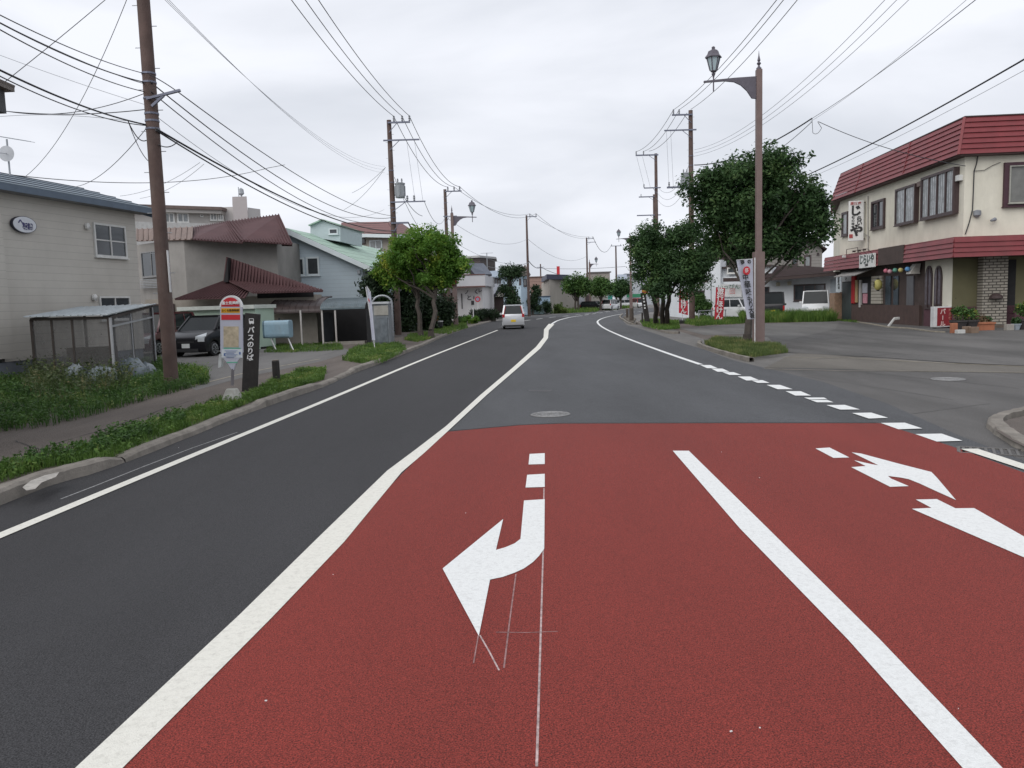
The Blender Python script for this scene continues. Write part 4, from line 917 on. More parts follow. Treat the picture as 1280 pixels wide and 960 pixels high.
banner('white festival banner with black characters and red disc, tied to the nearest lamp post', fE, zat(322, fE), (at(934, 399, Ye-.12), at(942, 399, Ye), at(941, 324, Ye), at(920.5, 325.5, Ye-.25)), white_c,
       [('中', .38, .70, .25), ('華', .46, .575, .27), ('味', .50, .45, .25), ('も', .56, .335, .23), ('り', .62, .24, .23), ('大', .62, .145, .22), ('番', .68, .055, .2), ('夢', .3, .955, .16), ('の', .72, .96, .16)], .26, ktxt, ring=(.5, .815, .15))
fr = G(898, 403); Yr = fr.y
banner('red banner with white characters standing right of the middle trees, right of the pair', fr, zat(358, fr), (at(893, 400, Yr), at(903.5, 401.5, Yr), at(906.5, 360.5, Yr-.1), at(895, 359, Yr)), red_c, list('旅行ほけん'), .46, wtxt, base=True, group='red cloth banners', bold=.012)
fr = wx(853, 55); Yr = fr.y
banner('red banner with white characters beside the tall pole with transformer, left of the pair', fr, zat(360, fr), (at(848.5, 391, Yr), at(860, 394, Yr), at(859.5, 362, Yr), at(849, 361.5, Yr)), red_c, list('旅行ほけん'), .42, wtxt, base=True, group='red cloth banners', bold=.012)
ff = GL(469, 438); Yf = ff.y
banner('slim furled white flag on a white pole by the grey storage box', ff, zat(361, ff), (at(465, 425, Yf), at(469, 425.5, Yf-.1), at(463.5, 366, Yf), at(458.5, 358, Yf)), white_c, [('開', .5, .78, .12)], .1, red_p, lean=V((-.25, 0, 0)))
# ================================================================== VEHICLES
def paint(name, c, metal=.2): return mat(name, c, .28, .04, 2, spec=.6, coat=.6, metal=metal)
tail_r = mat('tail_lamp', (.42, .01, .015), .2, .05, coat=.5); head_w = mat('head_lamp', (.55, .58, .6), .12, .1, coat=.6)
chrome = mat('alloy', (.45, .46, .48), .3, .1, metal=.7); plast = mat('bumper_plastic', (.03, .03, .032), .6, .1)
carglass = mat('car_glass', (.016, .02, .022), .15, .2, 1, spec=.22); carglass_lt = mat('car_glass_reflecting', (.12, .14, .15), .08, .3, 1.2, spec=.9)
def car(name, label, cat, loc, rz, pm, L=3.4, W=1.48, Hh=1.62, belt=.98, nose=.72, cowl=.95, prof='hatch', wr=.27, plate=plate_w, glassm=carglass, white_top=None, group=None, tall=False, rear_up=False, s=1.0, bonnet=.72, rake=.55):
    t = thing(name, label, cat, loc, group, rz); t.scale = (s, s, s)
    hw = W/2; f, r = L/2, -L/2; wf, wb = f-.66, r+.56; ar = wr+.06; g = .20
    def arc(c): return [(c+ar*math.cos(a*math.pi/8), wr+ar*math.sin(a*math.pi/8)) for a in range(9)]
    P = [(f-.03, g+.06), (f, .45), (f-.03, nose-.08), (f-.12, nose), (f-bonnet, cowl), (r+.04, belt+.02), (r, belt-.15), (r-.01, .5), (r+.04, g+.06)]
    low = [(r+.1, g), (wb-ar, g)]+[(y, z) for y, z in reversed(arc(wb))]+[(wb+ar, g), (wf-ar, g)]+[(y, z) for y, z in reversed(arc(wf))]+[(wf+ar, g), (f-.1, g)]
    poly = low+P
    b = MB(); b.prism([V((-hw, y, z)) for y, z in poly], V((W, 0, 0))); 
    body = b.build('body', pm, t, xf='local', bevel=.035, smooth=True)
    b = MB(); b.prism([V((-hw+.12, y, z)) for y, z in ((f-.1, g-.02), (f-.1, .7), (r+.1, .85), (r+.1, g-.02))], V((W-.24, 0, 0))); b.build('underbody', blackm, t, xf='local')
    yb0, yb1 = f-bonnet+.03, r+.05; yt0, yt1 = f-bonnet-rake, r+.05+(.10 if tall or prof == 'van' else .26); bw, tw = hw-.045, hw-.17+(.06 if tall else 0); zb, zt = belt-.01, Hh-.045
    bt = [V((-bw, yb0, cowl-.01)), V((bw, yb0, cowl-.01)), V((bw, yb1, zb)), V((-bw, yb1, zb))]
    tp = [V((-tw, yt0, zt)), V((tw, yt0, zt)), V((tw, yt1, zt)), V((-tw, yt1, zt))]
    def gl(name, q, m=glassm, inset=.0): 
        n = (q[1]-q[0]).cross(q[3]-q[0]).normalized(); b = MB(); b.prism(q, -n*.02); return b.build(name, m, t, xf='local')
    gl('windscreen', [bt[1], bt[0], tp[0], tp[1]]); gl('rear_window', [bt[3], bt[2], tp[2], tp[3]])
    gl('side_window', [bt[2], bt[1], tp[1], tp[2]]); gl('side_window', [bt[0], bt[3], tp[3], tp[0]])
    b = MB(); 
    for a_, c_ in ((0, 0), (1, 1), (2, 2), (3, 3)): b.bar(bt[a_], tp[c_]+V((0, 0, .02)), .07 if a_ < 2 else .11, .05 if a_ < 2 else .10)
    for sx in (-1, 1):
        for fr in ((.42, .72) if not tall else (.38, .7)):
            q0 = V((sx*bw, yb0+(yb1-yb0)*fr, zb)); q1 = V((sx*tw, yt0+(yt1-yt0)*fr*.97, zt)); b.bar(q0, q1, .03, .07)
    for q0, q1 in ((tp[0], tp[1]), (tp[1], tp[2]), (tp[2], tp[3]), (tp[3], tp[0])): b.bar(q0+V((0, 0, .0)), q1, .06, .05)
    rt = [tp[0]+V((-.03, .03, 0)), tp[1]+V((.03, .03, 0)), tp[2]+V((.03, -.05, 0)), tp[3]+V((-.03, -.05, 0))]
    b.prism(rt, .035); mid = [V((p.x*.82, p.y*.9, zt+.035)) for p in rt]; b.prism(mid, .018)
    b.build('roof', white_top or pm, t, xf='local')
    for sx in (-1, 1):
        for y in (wf, wb):
            b = MB(); b.lathe((sx*(hw-.1)-.085, y, wr), [(wr*.7, 0), (wr*.95, .01), (wr, .04), (wr, .13), (wr*.95, .16), (wr*.7, .17)], 22, axis='x'); ty = b.build('wheel', blackm, t, xf='local', smooth=True)
            b = MB(); xx = sx*(hw-.012); b.lathe((xx-.012, y, wr), [(wr*.66, 0), (wr*.66, .024)], 20, axis='x', m=1)
            for k in range(6):
                a_ = k*math.pi/3; u_ = V((0, math.cos(a_), math.sin(a_))); b.bar(V((xx+sx*.012, y, wr))+u_*.03, V((xx+sx*.012, y, wr))+u_*wr*.64, .05, .025)
            for k in range(20):
                a_ = k*math.pi/10; a2 = (k+1)*math.pi/10; b.bar(V((xx+sx*.012, y+wr*.64*math.cos(a_), wr+wr*.64*math.sin(a_))), V((xx+sx*.012, y+wr*.64*math.cos(a2), wr+wr*.64*math.sin(a2))), .03, .03)
            o = b.build('rim', [chrome, blackm], ty, xf='local')
        b = MB(); b.prism([V((sx*(hw-.02), f-.13, nose-.03)), V((sx*(hw-.42), f-.02, nose-.14)), V((sx*(hw-.40), f-.03, nose-.02)), V((sx*(hw-.1), f-.34, nose+.1))], V((0, .02, .03))); b.box((sx*(hw-.17), f-.05, nose-.21), .27, .13, .17)
        b.build('headlight', head_w, t, xf='local', bevel=.015)
        b = MB(); 
        if tall: b.box((sx*(hw-.06), r+.03, .55), .13, .1, .42)
        else: b.box((sx*(hw-.07), r+.035, belt-.20), .16, .1, .22); b.bar(V((sx*(bw-.03), r+.045, belt+.02)), V((sx*(tw-.02), yt1-.035, zt-.06)), .09, .06)
        b.build('tail_light', tail_r, t, xf='local')
        b = MB(); b.box((sx*(hw+.09), yb0-.25, cowl+.02), .17, .09, .13); b.bar(V((sx*(hw-.05), yb0-.25, cowl+.06)), V((sx*(hw+.05), yb0-.25, cowl+.06)), .03); b.build('wing_mirror', pm, t, xf='local', bevel=.02)
    b = MB(); b.box((0, f+.008, .36), .33, .02, .165); b.build('number_plate', plate, t, xf='local')
    b = MB(); b.box((0, r-.012, .50), .33, .02, .165); pr = b.build('number_plate', plate, t, xf='local')
    b = MB(); b.box((0, f-.0, .21), W*.62, .03, .12); b.box((0, f+.0, .56), W*.42, .025, .05); b.build('grille', plast, t, xf='local')
    b = MB(); b.box((0, r+.02, .2), W*.9, .08, .10); b.build('rear_bumper_trim', plast, t, xf='local')
    b = MB(); 
    for sx in (-1, 1):
        for y in (yb0+(yb1-yb0)*.38, yb0+(yb1-yb0)*.68): b.box((sx*(hw+.008), y, belt-.16), .03, .16, .035)
    b.build('door_handle', pm, t, xf='local')
    return t
def head(dx, dy): return math.atan2(dy, dx)-math.pi/2
silver = paint('paint_silver', (.62, .63, .65), .25); whitep = paint('paint_white', (.66, .67, .68), 0); blackp = mat('paint_black', (.008, .008, .011), .35, .04, 2, spec=.35, coat=.2); maroonp = paint('paint_maroon', (.10, .012, .02), .1); redp = paint('paint_red', (.40, .02, .02), 0)
c = G(641.5, 411.5); c = wx(641.5, c.y+1.5); dirc = (G(668, 401)-G(622, 413.5)).normalized()
car('kei_hatchback', 'small silver car with yellow plate driving away on the left lane', 'car', c, head(-.015, 1), silver, L=3.4, W=1.48, Hh=1.66, belt=1.02, tall=False, plate=plate_y, s=.98)
c = wx(266, 32.6, LZ); car('compact_car', 'black compact car parked nose-out behind the bus stop sign', 'car', c, head(-.20, -.98), blackp, L=3.6, W=1.66, Hh=1.58, belt=.98, nose=.80, cowl=1.02, wr=.29, bonnet=.78, rake=.62)
c = wx(199, 34.5, LZ); car('parked_car', 'maroon car mostly hidden behind the nearest utility pole', 'car', c, head(-.15, -.98), maroonp, L=3.9, W=1.68, Hh=1.75, belt=1.0, wr=.3)
c = wx(763, 130); car('minivan', 'white minivan driving away round the bend, seen from behind', 'car', c, head(.45, .9), whitep, L=4.3, W=1.7, Hh=1.72, belt=1.0, wr=.31, bonnet=.85)
c = wx(780, 158); car('parked_car', 'white car seen from the side beyond the rounded trees', 'car', c, head(.95, .25), whitep, L=4.6, W=1.75, Hh=1.6, belt=.95, wr=.32, bonnet=.9)
c = wx(799, 150); car('parked_car', 'white and red car half hidden behind the leaning signboard', 'car', c, head(.2, -.95), whitep, L=4.2, W=1.75, Hh=1.75, belt=1.0, wr=.32, white_top=redp)
c = wx(742, 136); car('parked_car', 'dark car parked under the middle rounded tree', 'car', c, head(.7, -.5), blackp, L=4.3, W=1.7, Hh=1.5, belt=.9, wr=.32, bonnet=.9)
c = wx(1020, 57); car('van', 'white van parked facing the road before the white building', 'van', c, head(-.38, -.93), whitep, L=4.7, W=1.75, Hh=1.98, belt=1.12, nose=.88, cowl=1.12, tall=True, wr=.32, bonnet=.28, rake=.5)
c = wx(966, 60); car('kei_van', 'black boxy van with yellow plate parked left of the white van', 'van', c, head(.30, .95), blackp, L=3.4, W=1.6, Hh=1.98, belt=1.1, tall=True, plate=plate_y, wr=.29, bonnet=.5)
c = wx(924, 62); car('parked_car', 'white car with dark windows parked behind the white festival banner', 'car', c, head(.4, -.9), whitep, L=4.2, W=1.8, Hh=1.55, belt=.9, wr=.31)

# ================================================================== BUILDINGS
def shell(par, name, pts, z0, z1, m): b = MB(); b.prism([V((p.x, p.y, z0)) for p in pts], z1-z0); return b.build(name, m, par)
def outn(A, B):
    n = V((B.y-A.y, -(B.x-A.x), 0)).normalized(); mid = (A+B)/2
    return n if n.dot(CAM-mid) > 0 else -n
def window(par, A, B, rect, fm=white_f, gm=glass, n=2, out=.06, fw=.06, hbar=False, name='window', box=0, label=None):
    x0, y0, x1, y1 = rect; ym = (y0+y1)/2; L_ = onwall(x0, ym, A, B); Rr = onwall(x1, ym, A, B); mid = (L_+Rr)/2
    z0, z1 = zat(y1, mid), zat(y0, mid); L_.z = Rr.z = 0; nn = outn(A, B); X = (Rr-L_).normalized(); wd = (Rr-L_).length
    o = nn*out; base = L_+nn*box
    def pt(u_, z, d): return base+X*u_+nn*d+V((0, 0, z))
    b = MB()
    for (u0_, u1_, za, zb_) in ((0, wd, z0, z0+fw), (0, wd, z1-fw, z1), (0, fw, z0+fw, z1-fw), (wd-fw, wd, z0+fw, z1-fw)):
        b.prism([pt(u0_, za, 0.003), pt(u1_, za, 0.003), pt(u1_, zb_, 0.003), pt(u0_, zb_, 0.003)], nn*out)
    for k in range(1, n): 
        u_ = wd*k/n; b.prism([pt(u_-fw*.4, z0+fw, .003), pt(u_+fw*.4, z0+fw, .003), pt(u_+fw*.4, z1-fw, .003), pt(u_-fw*.4, z1-fw, .003)], nn*out*.9)
    if hbar: zc = (z0+z1)/2; b.prism([pt(fw, zc-fw*.3, .003), pt(wd-fw, zc-fw*.3, .003), pt(wd-fw, zc+fw*.3, .003), pt(fw, zc+fw*.3, .003)], nn*out*.8)
    b.prism([pt(-.04, z0-.04, .004), pt(wd+.04, z0-.04, .004), pt(wd+.04, z0-.002, .004), pt(-.04, z0-.002, .004)], nn*(out+.04))
    if box: b.prism([base+X*0-nn*box, base+X*wd-nn*box, base+X*wd-nn*.005, base-nn*.005][::1] and [pt(0, z0, -.004), pt(wd, z0, -.004), pt(wd, z0, -box), pt(0, z0, -box)], z1-z0, 0)
    f = b.build(name, fm, par); tag(f, label)
    b = MB(); b.prism([pt(fw*.7, z0+fw*.7, .004), pt(wd-fw*.7, z0+fw*.7, .004), pt(wd-fw*.7, z1-fw*.7, .004), pt(fw*.7, z1-fw*.7, .004)], nn*out*.35); b.build('pane', gm, f)
    return f
def onbox(par, name, A, B, rect, m, d=.05, off=0.0):
    x0, y0, x1, y1 = rect; ym = (y0+y1)/2; L_ = onwall(x0, ym, A, B); Rr = onwall(x1, ym, A, B); mid = (L_+Rr)/2; z0, z1 = zat(y1, mid), zat(y0, mid); nn = outn(A, B)
    L_.z = Rr.z = z0; b = MB(); b.prism([L_+nn*(off+.003), Rr+nn*(off+.003), Rr+nn*(off+d), L_+nn*(off+d)], z1-z0); return b.build(name, m, par)
Z = lambda p, z: V((p.x, p.y, z))
# ---- cream house on the left
cream = lined('siding_cream', (.50, .475, .43), .24, 'Z', .05, .12, gd=.72, rough=.8, var=.06, scale=1.2, dirt=.2, dirtcol=(.3, .27, .23))
blueg = mat('roof_blue_grey', (.22, .27, .31), .5, .12, 2, metal=.3)
A, B = GL(8, 470), GL(182, 449); hd_ = (B-A).normalized(); nn = outn(A, B)
t = thing('cream_house', 'cream sided two-storey house with blue-grey metal roof at the left edge', 'house', B)
zt = zat(266, B); back = -nn*9
zt = zat(262, B+nn*.45+hd_*.45)-.1
shell(t, 'wall', [A, B, B+back, A+back], .5, zt, cream)
A2 = A-hd_*9; shell(t, 'front_bay', [A2+nn*.35, A-hd_*.02+nn*.35, A-hd_*.02+back, A2+back], .62, zt-.02, cream)
shell(t, 'foundation', [A2+nn*.3, A-hd_*.05+nn*.3, A+nn*(-.05), B-nn*.05-hd_*.03, B+back, A2+back], 0, .5, mat('foundation_blue_grey', (.17, .19, .22), .9, .2, 3, dirt=.4))
e0 = A-hd_*9; e1 = B+hd_*.45; ze = zat(262, e1+nn*.45)
rr_ = zat(218, (A+B)/2-nn*2.6)
q = [Z(e0+nn*.45, ze), Z(e1+nn*.45, ze), Z(e1-nn*2.6, rr_), Z(e0-nn*2.6, rr_)]
b = MB(); b.plate(*q, .06); b.plate(q[3], q[2], Z(e1-nn*9.3, ze+.6), Z(e0-nn*9.3, ze+.6), .06)
rf = b.build('roof', blueg, t); b = MB(); up_ = (q[1]-q[0]).cross(q[3]-q[0]).normalized(); up_ = up_ if up_.z > 0 else -up_
for k in range(5): f_ = (k+.35)/4.6; b.bar(q[0].lerp(q[3], f_)+up_*.03, q[1].lerp(q[2], f_)+up_*.03, .10, .10)
b.build('roof_seam', mat('roof_seam_dark', (.07, .09, .12), .6, .1), rf)
b = MB(); b.prism([Z(e0+nn*.47, ze-.17), Z(e1+nn*.47, ze-.17), Z(e1+nn*.42, ze-.17), Z(e0+nn*.42, ze-.17)], .20); b.prism([Z(e1+nn*.45-hd_*.04, ze-.3), Z(e1-nn*2.6-hd_*.04, rr_-.3), Z(e1-nn*2.6-hd_*.04, rr_-.01), Z(e1+nn*.45-hd_*.04, ze-.01)], hd_*.04); b.build('fascia', mat('fascia_blue', (.085, .12, .165), .5, .1), rf)
b = MB(); b.prism([Z(e0+nn*.41, ze-.17), Z(e1+nn*.41, ze-.17), Z(e1-nn*.1, ze-.17), Z(e0-nn*.1, ze-.17)], .1); b.build('soffit', mat('soffit', (.2, .2, .2), .8), rf)
window(t, A, B, (117, 280.5, 156.5, 322), n=2, hbar=True, fw=.07, label='upper window with white frame'); window(t, A, B, (124, 370.5, 162, 386+14), n=2, fw=.06, gm=glass)
for (x, y) in ((107, 283), (116, 372)):
    c = onwall(x, y, A, B); b = MB(); b.lathe(c, [(.02, 0), (.11, .02), (.12, .1), (.02, .16)], 10, axis='x'); b.build('vent_hood', white_f, t)
c = onwall(27, 281, A, B)+nn*.03; b = MB(); n_ = 32; ow = (onwall(42.5, 281, A, B)-onwall(12, 281, A, B)).length/2; oh = .21
el = lambda s_: [c+hd_*ow*s_*math.cos(2*math.pi*k/n_)+V((0, 0, (zat(271, c)-zat(292, c))/2*s_*math.sin(2*math.pi*k/n_))) for k in range(n_)]
b.prism(el(1.0), nn*.08); sg = b.build('sign_board', mat('sign_rim', (.03, .03, .05), .5), t)
b = MB(); b.prism([p+nn*.081 for p in el(.94)], nn*.008); b.build('sign_face', mat('sign_white', (.62, .64, .68), .4, .05, 3), sg)
navy = mat('lettering_navy', (.04, .035, .14), .5)
X_ = hd_; text('板橋', c+nn*.095+X_*.10+V((0, 0, -.06)), X_, (0, 0, 1), .2, navy, sg, bold=.012); text('へ', c+nn*.095-X_*.16+V((0, 0, .06)), X_, (0, 0, 1), .22, navy, sg, bold=.008)
# antennas
p = wx(11, A.y+3.5, 7.0); p.z = 0; zr = zat(225, p); 
t = thing('roof_antenna', 'television antenna mast with satellite dish on the cream house roof', 'antenna', Z(p, zat(248, p)))
b = MB(); b.tube([Z(p, zat(248, p)), Z(p, zat(174, p))], .03, 8); b.build('mast', galv, t)
b = MB(); q0, q1 = at(-10, 169, p.y), at(38, 177, p.y); b.bar(q0, q1, .025); 
for k in range(7): c = q0.lerp(q1, k/6.5); b.bar(c-V((.1, .25, 0)), c+V((.1, .25, 0)), .012)
b.build('aerial', galv, t)
c = at(8, 192, p.y-.15); b = MB(); b.lathe(c, [(.26, 0), (.24, .03), (.15, .07), (.02, .09)], 20, axis='y'); b.bar(c, c+V((0, -.4, -.05)), .02); b.build('dish', mat('dish_grey', (.42, .43, .45), .4), t)
# roof corner at top left: near neighbour
a = at(0, 101, 13); a1 = at(18.5, 115, 13); e = at(-220, 60, 11.5)
t = thing('neighbour_house', 'grey house at the upper left edge, only its eave corner in view', 'house', V((a1.x-3, 12.5, 0)))
zz = a1.z; b = MB(); b.prism([V((a1.x-7, 6, zz)), V((a1.x, 6.5, zz)), V((a1.x, 13.0, zz)), V((a1.x-7, 13.5, zz))], .05); b.plate(V((a1.x, 6.5, zz+.05)), V((a1.x, 13.0, zz+.05)), V((a1.x-3, 13.2, zz+1.1)), V((a1.x-3, 6.5, zz+1.1)), .05); b.build('roof', mat('roof_tan_grey', (.2, .18, .16), .7), t)
b = MB(); b.prism([V((a1.x-.1, 6.6, zz-.35)), V((a1.x-.1, 12.9, zz-.35)), V((a1.x-.3, 12.9, zz-.35)), V((a1.x-.3, 6.6, zz-.35))], .349); b.build('eave_board', mat('eave_dark', (.06, .065, .07), .7), t)
shell(t, 'wall', [V((a1.x-.9, 6.8, 0)), V((a1.x-.9, 12.4, 0)), V((a1.x-7, 12.4, 0)), V((a1.x-7, 6.8, 0))], 0, zz, mat('wall_grey', (.3, .3, .3), .9))
# ---- netted shed
sh_f = mat('frame_dark_timber', (.05, .04, .035), .8, .2, 5); mesh_m = mat('polycarbonate', (.38, .42, .44), .3, .2, 3)
S0 = GL(52, 474); S1 = GL(141, 480); S2 = GL(199, 455); S3 = S0+(S2-S1)
S1 = wx(143, 19.6, LZ); S0 = wx(46, 22.0, LZ); S2 = wx(194, 24.8, LZ); S3 = S0+(S2-S1)
zf = zat(398, S1); zk = zat(386, S2)
net = bpy.data.materials.new('garden_net'); net.use_nodes = True; nt = net.node_tree; nb = nt.nodes['Principled BSDF']; nb.inputs['Base Color'].default_value = (.10, .10, .10, 1); nb.inputs['Roughness'].default_value = .8
tcn = nt.nodes.new('ShaderNodeTexCoord'); ck = nt.nodes.new('ShaderNodeTexNoise'); ck.inputs['Scale'].default_value = 2.5; nt.links.new(tcn.outputs['Object'], ck.inputs['Vector'])
mrn = nt.nodes.new('ShaderNodeMapRange'); mrn.inputs['To Min'].default_value = .55; mrn.inputs['To Max'].default_value = .8; nt.links.new(ck.outputs['Fac'], mrn.inputs['Value']); nt.links.new(mrn.outputs[0], nb.inputs['Alpha'])
t = thing('garden_shed', 'netted timber garden shed with pale translucent roof against the cream house', 'shed', S1)
zr0, zr1 = zat(400, S0), zat(398, S1); roofz = {0: zat(399.5, S0), 1: zat(397, S1), 2: zat(384.5, S2)}
hgt = (roofz[0]+roofz[1])/2; C_ = [(S0, hgt), (S1, hgt), (S2, hgt+.28), (S3, hgt+.28)]
b = MB()
for i, (p, z) in enumerate(C_): b.bar(Z(p, LZ), Z(p, z), .07)
for i in range(4):
    p, z = C_[i]; q, z2 = C_[(i+1) % 4]; b.bar(Z(p, z), Z(q, z2), .07)
    if i in (0, 2):
        for f_ in (.28, .55): m_ = p.lerp(q, f_); b.bar(Z(m_, LZ), Z(m_, z+(z2-z)*f_), .05)
fr1 = b.build('frame', sh_f, t)
b = MB()
for f_ in (.45,): m_ = S1.lerp(S2, f_); b.bar(Z(m_, LZ), Z(m_, hgt+.1), .04)
b.bar(Z(S1, hgt-.22)+V((.03, -.03, 0)), Z(S2, hgt-.05)+V((.03, -.03, 0)), .045); b.bar(Z(S1, LZ)+V((.05, -.04, 0)), Z(S1, hgt)+V((.05, -.04, 0)), .05); b.bar(Z(S2, LZ)+V((.04, 0, 0)), Z(S2, hgt+.25)+V((.04, 0, 0)), .05); b.build('aluminium_strip', mat('aluminium', (.45, .46, .48), .4, .1, metal=.4), t)
for i, nm in ((0, 'net_panel'), (1, 'net_panel')):
    p, z = C_[i]; q, z2 = C_[i+1]; b = MB(); dd_ = V((.012, .012, 0)); b.face([Z(p, .15), Z(q, .15), Z(q, z2-.03), Z(p, z-.03)]); b.build(nm, net, t)
b = MB(); o_ = .12; q = [Z(S0, hgt+.06)+V((-o_, -o_, 0)), Z(S1, hgt+.06)+V((o_, -o_*2, 0)), Z(S2, hgt+.34)+V((o_, o_, 0)), Z(S3, hgt+.34)+V((-o_, o_, 0))]
b.ribbed(*q, 12, .02, .04, .015); b.build('roof', mesh_m, t)
b = MB(); b.box(S0.lerp(S2, .5)+V((-.3, .3, 0)), 1.3, .6, .8, .4); b.build('inner_shelf', mat('old_planks', (.14, .08, .05), .9, .3, 5), t)
bagm = mat('tarp_blue_grey', (.17, .20, .22), .5, .4, 5, .9, 9)
for k, (x, y, dpt, r_, lb) in enumerate(((97, 463, 20.3, .34, 'leftmost of four stuffed blue-grey bags in the weeds by the netted shed'), (129, 462, 19.3, .36, 'second of the four stuffed bags by the netted shed, in front of its corner'), (163, 457, 20.6, .42, 'third of the stuffed bags, beside the netted shed, tallest'), (182, 457, 21.3, .30, 'rightmost of the stuffed bags by the netted shed, next to the pole'))):
    f_ = wx(x, dpt, LZ); b = MB(); rs_ = random.Random(k); pr = [(.02, 0), (r_*.85, .02), (r_, r_*.35), (r_*.96, r_*.8), (r_*.75, r_*1.15), (r_*.4, r_*1.35), (r_*.05, r_*1.42)]
    b.lathe(f_, pr, 12); 
    for v in b.v: v += V((rs_.gauss(0, .035), rs_.gauss(0, .035), rs_.gauss(0, .025)))
    tag(b.build('stuffed_bag', bagm, origin=f_, smooth=True), lb, 'bag', 'stuffed bags by the netted shed')
# ---- apartment block
apt = mat('apartment_wall', (.40, .38, .36), .85, .08, .3, dirt=.4, dirtcol=(.25, .23, .22)); Y = 95
t = thing('apartment_block', 'pale concrete apartment block with rooftop tower behind the brown-roofed house', 'building', wx(230, Y, 0))
P = lambda x, Yy: Z(wx(x, Yy, 11), 0)
a_, b_ = P(150, Y-6), P(279, Y); c_ = P(293, Y+1)
zt = zat(258.5, b_); b = MB(); b.prism([a_, b_, b_+V((2, 12, 0)), a_+V((0, 12, 0))], zt-.9); b.prism([Z(a_, zt-.9)+V((-.4, -.9, 0)), Z(b_, zt-.9)+V((.2, -.9, 0)), Z(b_, zt-.9)+V((.2, 10, 0)), Z(a_, zt-.9)+V((-.4, 10, 0))], .9-.5); b.build('wall', apt, t)
b = MB(); b.prism([Z(a_, zt-.5)+V((-.6, -1.1, 0)), Z(b_, zt-.5)+V((.4, -1.1, 0)), Z(b_, zt-.5)+V((.4, 10, 0)), Z(a_, zt-.5)+V((-.6, 10, 0))], .35); b.build('roof_slab', mat('slab_brown', (.16, .12, .11), .8), t)
b = MB(); z3 = zat(278, a_); b.prism([Z(a_, 3)+V((0, -1.2, 0)), Z(b_, 3)+V((0, -1.2, 0)), Z(b_, 3)+V((0, -.05, 0)), Z(a_, 3)+V((0, -.05, 0))], zat(281, b_)-3); b.build('balcony', mat('balcony_pale', (.45, .45, .44), .8), t)
for r_ in ((205, 266, 218, 279), (221, 266, 236, 278.5), (262, 263.5, 271, 276), (272, 263, 283-4, 276)): window(t, a_, b_, r_, fm=white_f, gm=glass_lt, n=2, fw=.15, out=.12)
window(t, a_, b_, (250, 268, 254, 271), n=1, fw=.08, out=.1)
shell(t, 'stair_wing', [P(279.5, Y+.5), P(294, Y+.5), P(294, Y+9), P(279.5, Y+9)], 0, zat(258, P(286, Y)), mat('wing_wall', (.47, .45, .44), .85, .06, .4))
shell(t, 'roof_tower', [P(293, Y-.5), P(311, Y-.5), P(311, Y+6), P(293, Y+6)], 0, zat(246.5, P(300, Y)), mat('tower_wall', (.40, .37, .37), .85, .06, .4))
shell(t, 'end_wing', [P(311.3, Y), P(327, Y+2), P(327, Y+10), P(311.3, Y+10)], 0, zat(259, P(320, Y)), mat('wing_wall', (.47, .45, .44)))
b = MB(); q = Z(P(301.5, Y+2), zat(247, P(300, Y))-.1); b.tube([q, q+V((0, 0, 1.6))], .05, 6); b.lathe(q+V((.3, 0, 0)), [(.1, 0), (.1, .6), (.35, .8), (.3, 1.3), (.05, 1.5)], 8); b.build('rooftop_aerial', galv, t)
# ---- brown metal-roofed house
stucco = mat('stucco_grey', (.26, .25, .235), .9, .14, .9, .3, 30, dirt=.5, dirtcol=(.12, .115, .11)); broof = mat('roof_brown_red', (.080, .038, .040), .7, .15, 1.2, spec=.3)
t = thing('brown_roof_house', 'grey stucco house with reddish brown ribbed metal roofs behind the black car', 'house', wx(290, 40, LZ))
a_, b_, c_ = wx(239, 40, LZ), wx(353, 41.5, LZ), wx(176, 43.5, LZ); zt = zat(299, a_)
shell(t, 'wall', [a_, b_, b_+V((0, 6, 0)), V((c_.x, 48, 0)), c_], LZ, zt+.05, stucco)
b = MB(); u_ = lambda x, y, Yy: at(x, y, Yy)
b.ribbed(u_(240, 300, 39.3), u_(303.5, 304.5, 39.8), u_(285, 277.8, 43.8), u_(241, 285, 43.8), 16, .06, .05, .03)
b.ribbed(u_(302, 302, 39.9), u_(365, 306.5, 40.8), u_(348, 269, 44.6), u_(283, 278, 44.0), 17, .06, .05, .03)
b.build('roof', broof, t)
b = MB(); b.ribbed(u_(172, 302, 42.8), u_(240, 300, 39.25), u_(241, 284.5, 42.3), u_(172, 287, 45), 10, .05, .08, .03); b.build('roof', mat('roof_tan', (.17, .12, .10), .6, .15, 1.5), t)
b = MB(); b.prism([u_(352, 307, 41.4), u_(365.5, 307.5, 40.8), u_(348, 269.5, 44.6)], V((0, .03, -.02))); b.face([u_(348, 269, 44.6), u_(241, 285, 43.8), u_(241, 292, 50), u_(352, 285, 52)]); b.build('roof_end', mat('roof_end_brown', (.08, .035, .034), .6), t)
b = MB()
b.ribbed(u_(219, 375.3, 38.2), u_(306.5, 373, 37.2), u_(320, 352, 39.8), u_(281, 352.5, 39.85), 20, .06, .05, .03)
b.ribbed(u_(281, 352.3, 39.7), u_(403.5, 363.8, 37.6), u_(403, 362.5, 37.8), u_(284.6, 321.5, 39.85), 30, .06, .05, .03)
b.ribbed(u_(316, 367, 37.25), u_(403.5, 365.2, 37.55), u_(401, 363, 37.75), u_(283, 351, 39.72), 24, .06, .05, .03)
b.build('lower_roof', broof, t)
b = MB(); b.prism([u_(279.5, 352.5, 39.3), u_(285, 352.5, 39.3), u_(284.8, 322, 39.3)], V((0, .4, 0))); b.build('gable_end', darkm, t)
l0, l1 = wx(186, 38.9, LZ), wx(398, 38.6, LZ); zl = zat(370, l1); stone = mat('stucco_warm', (.33, .30, .26), .9, .15, 1.5, dirt=.4)
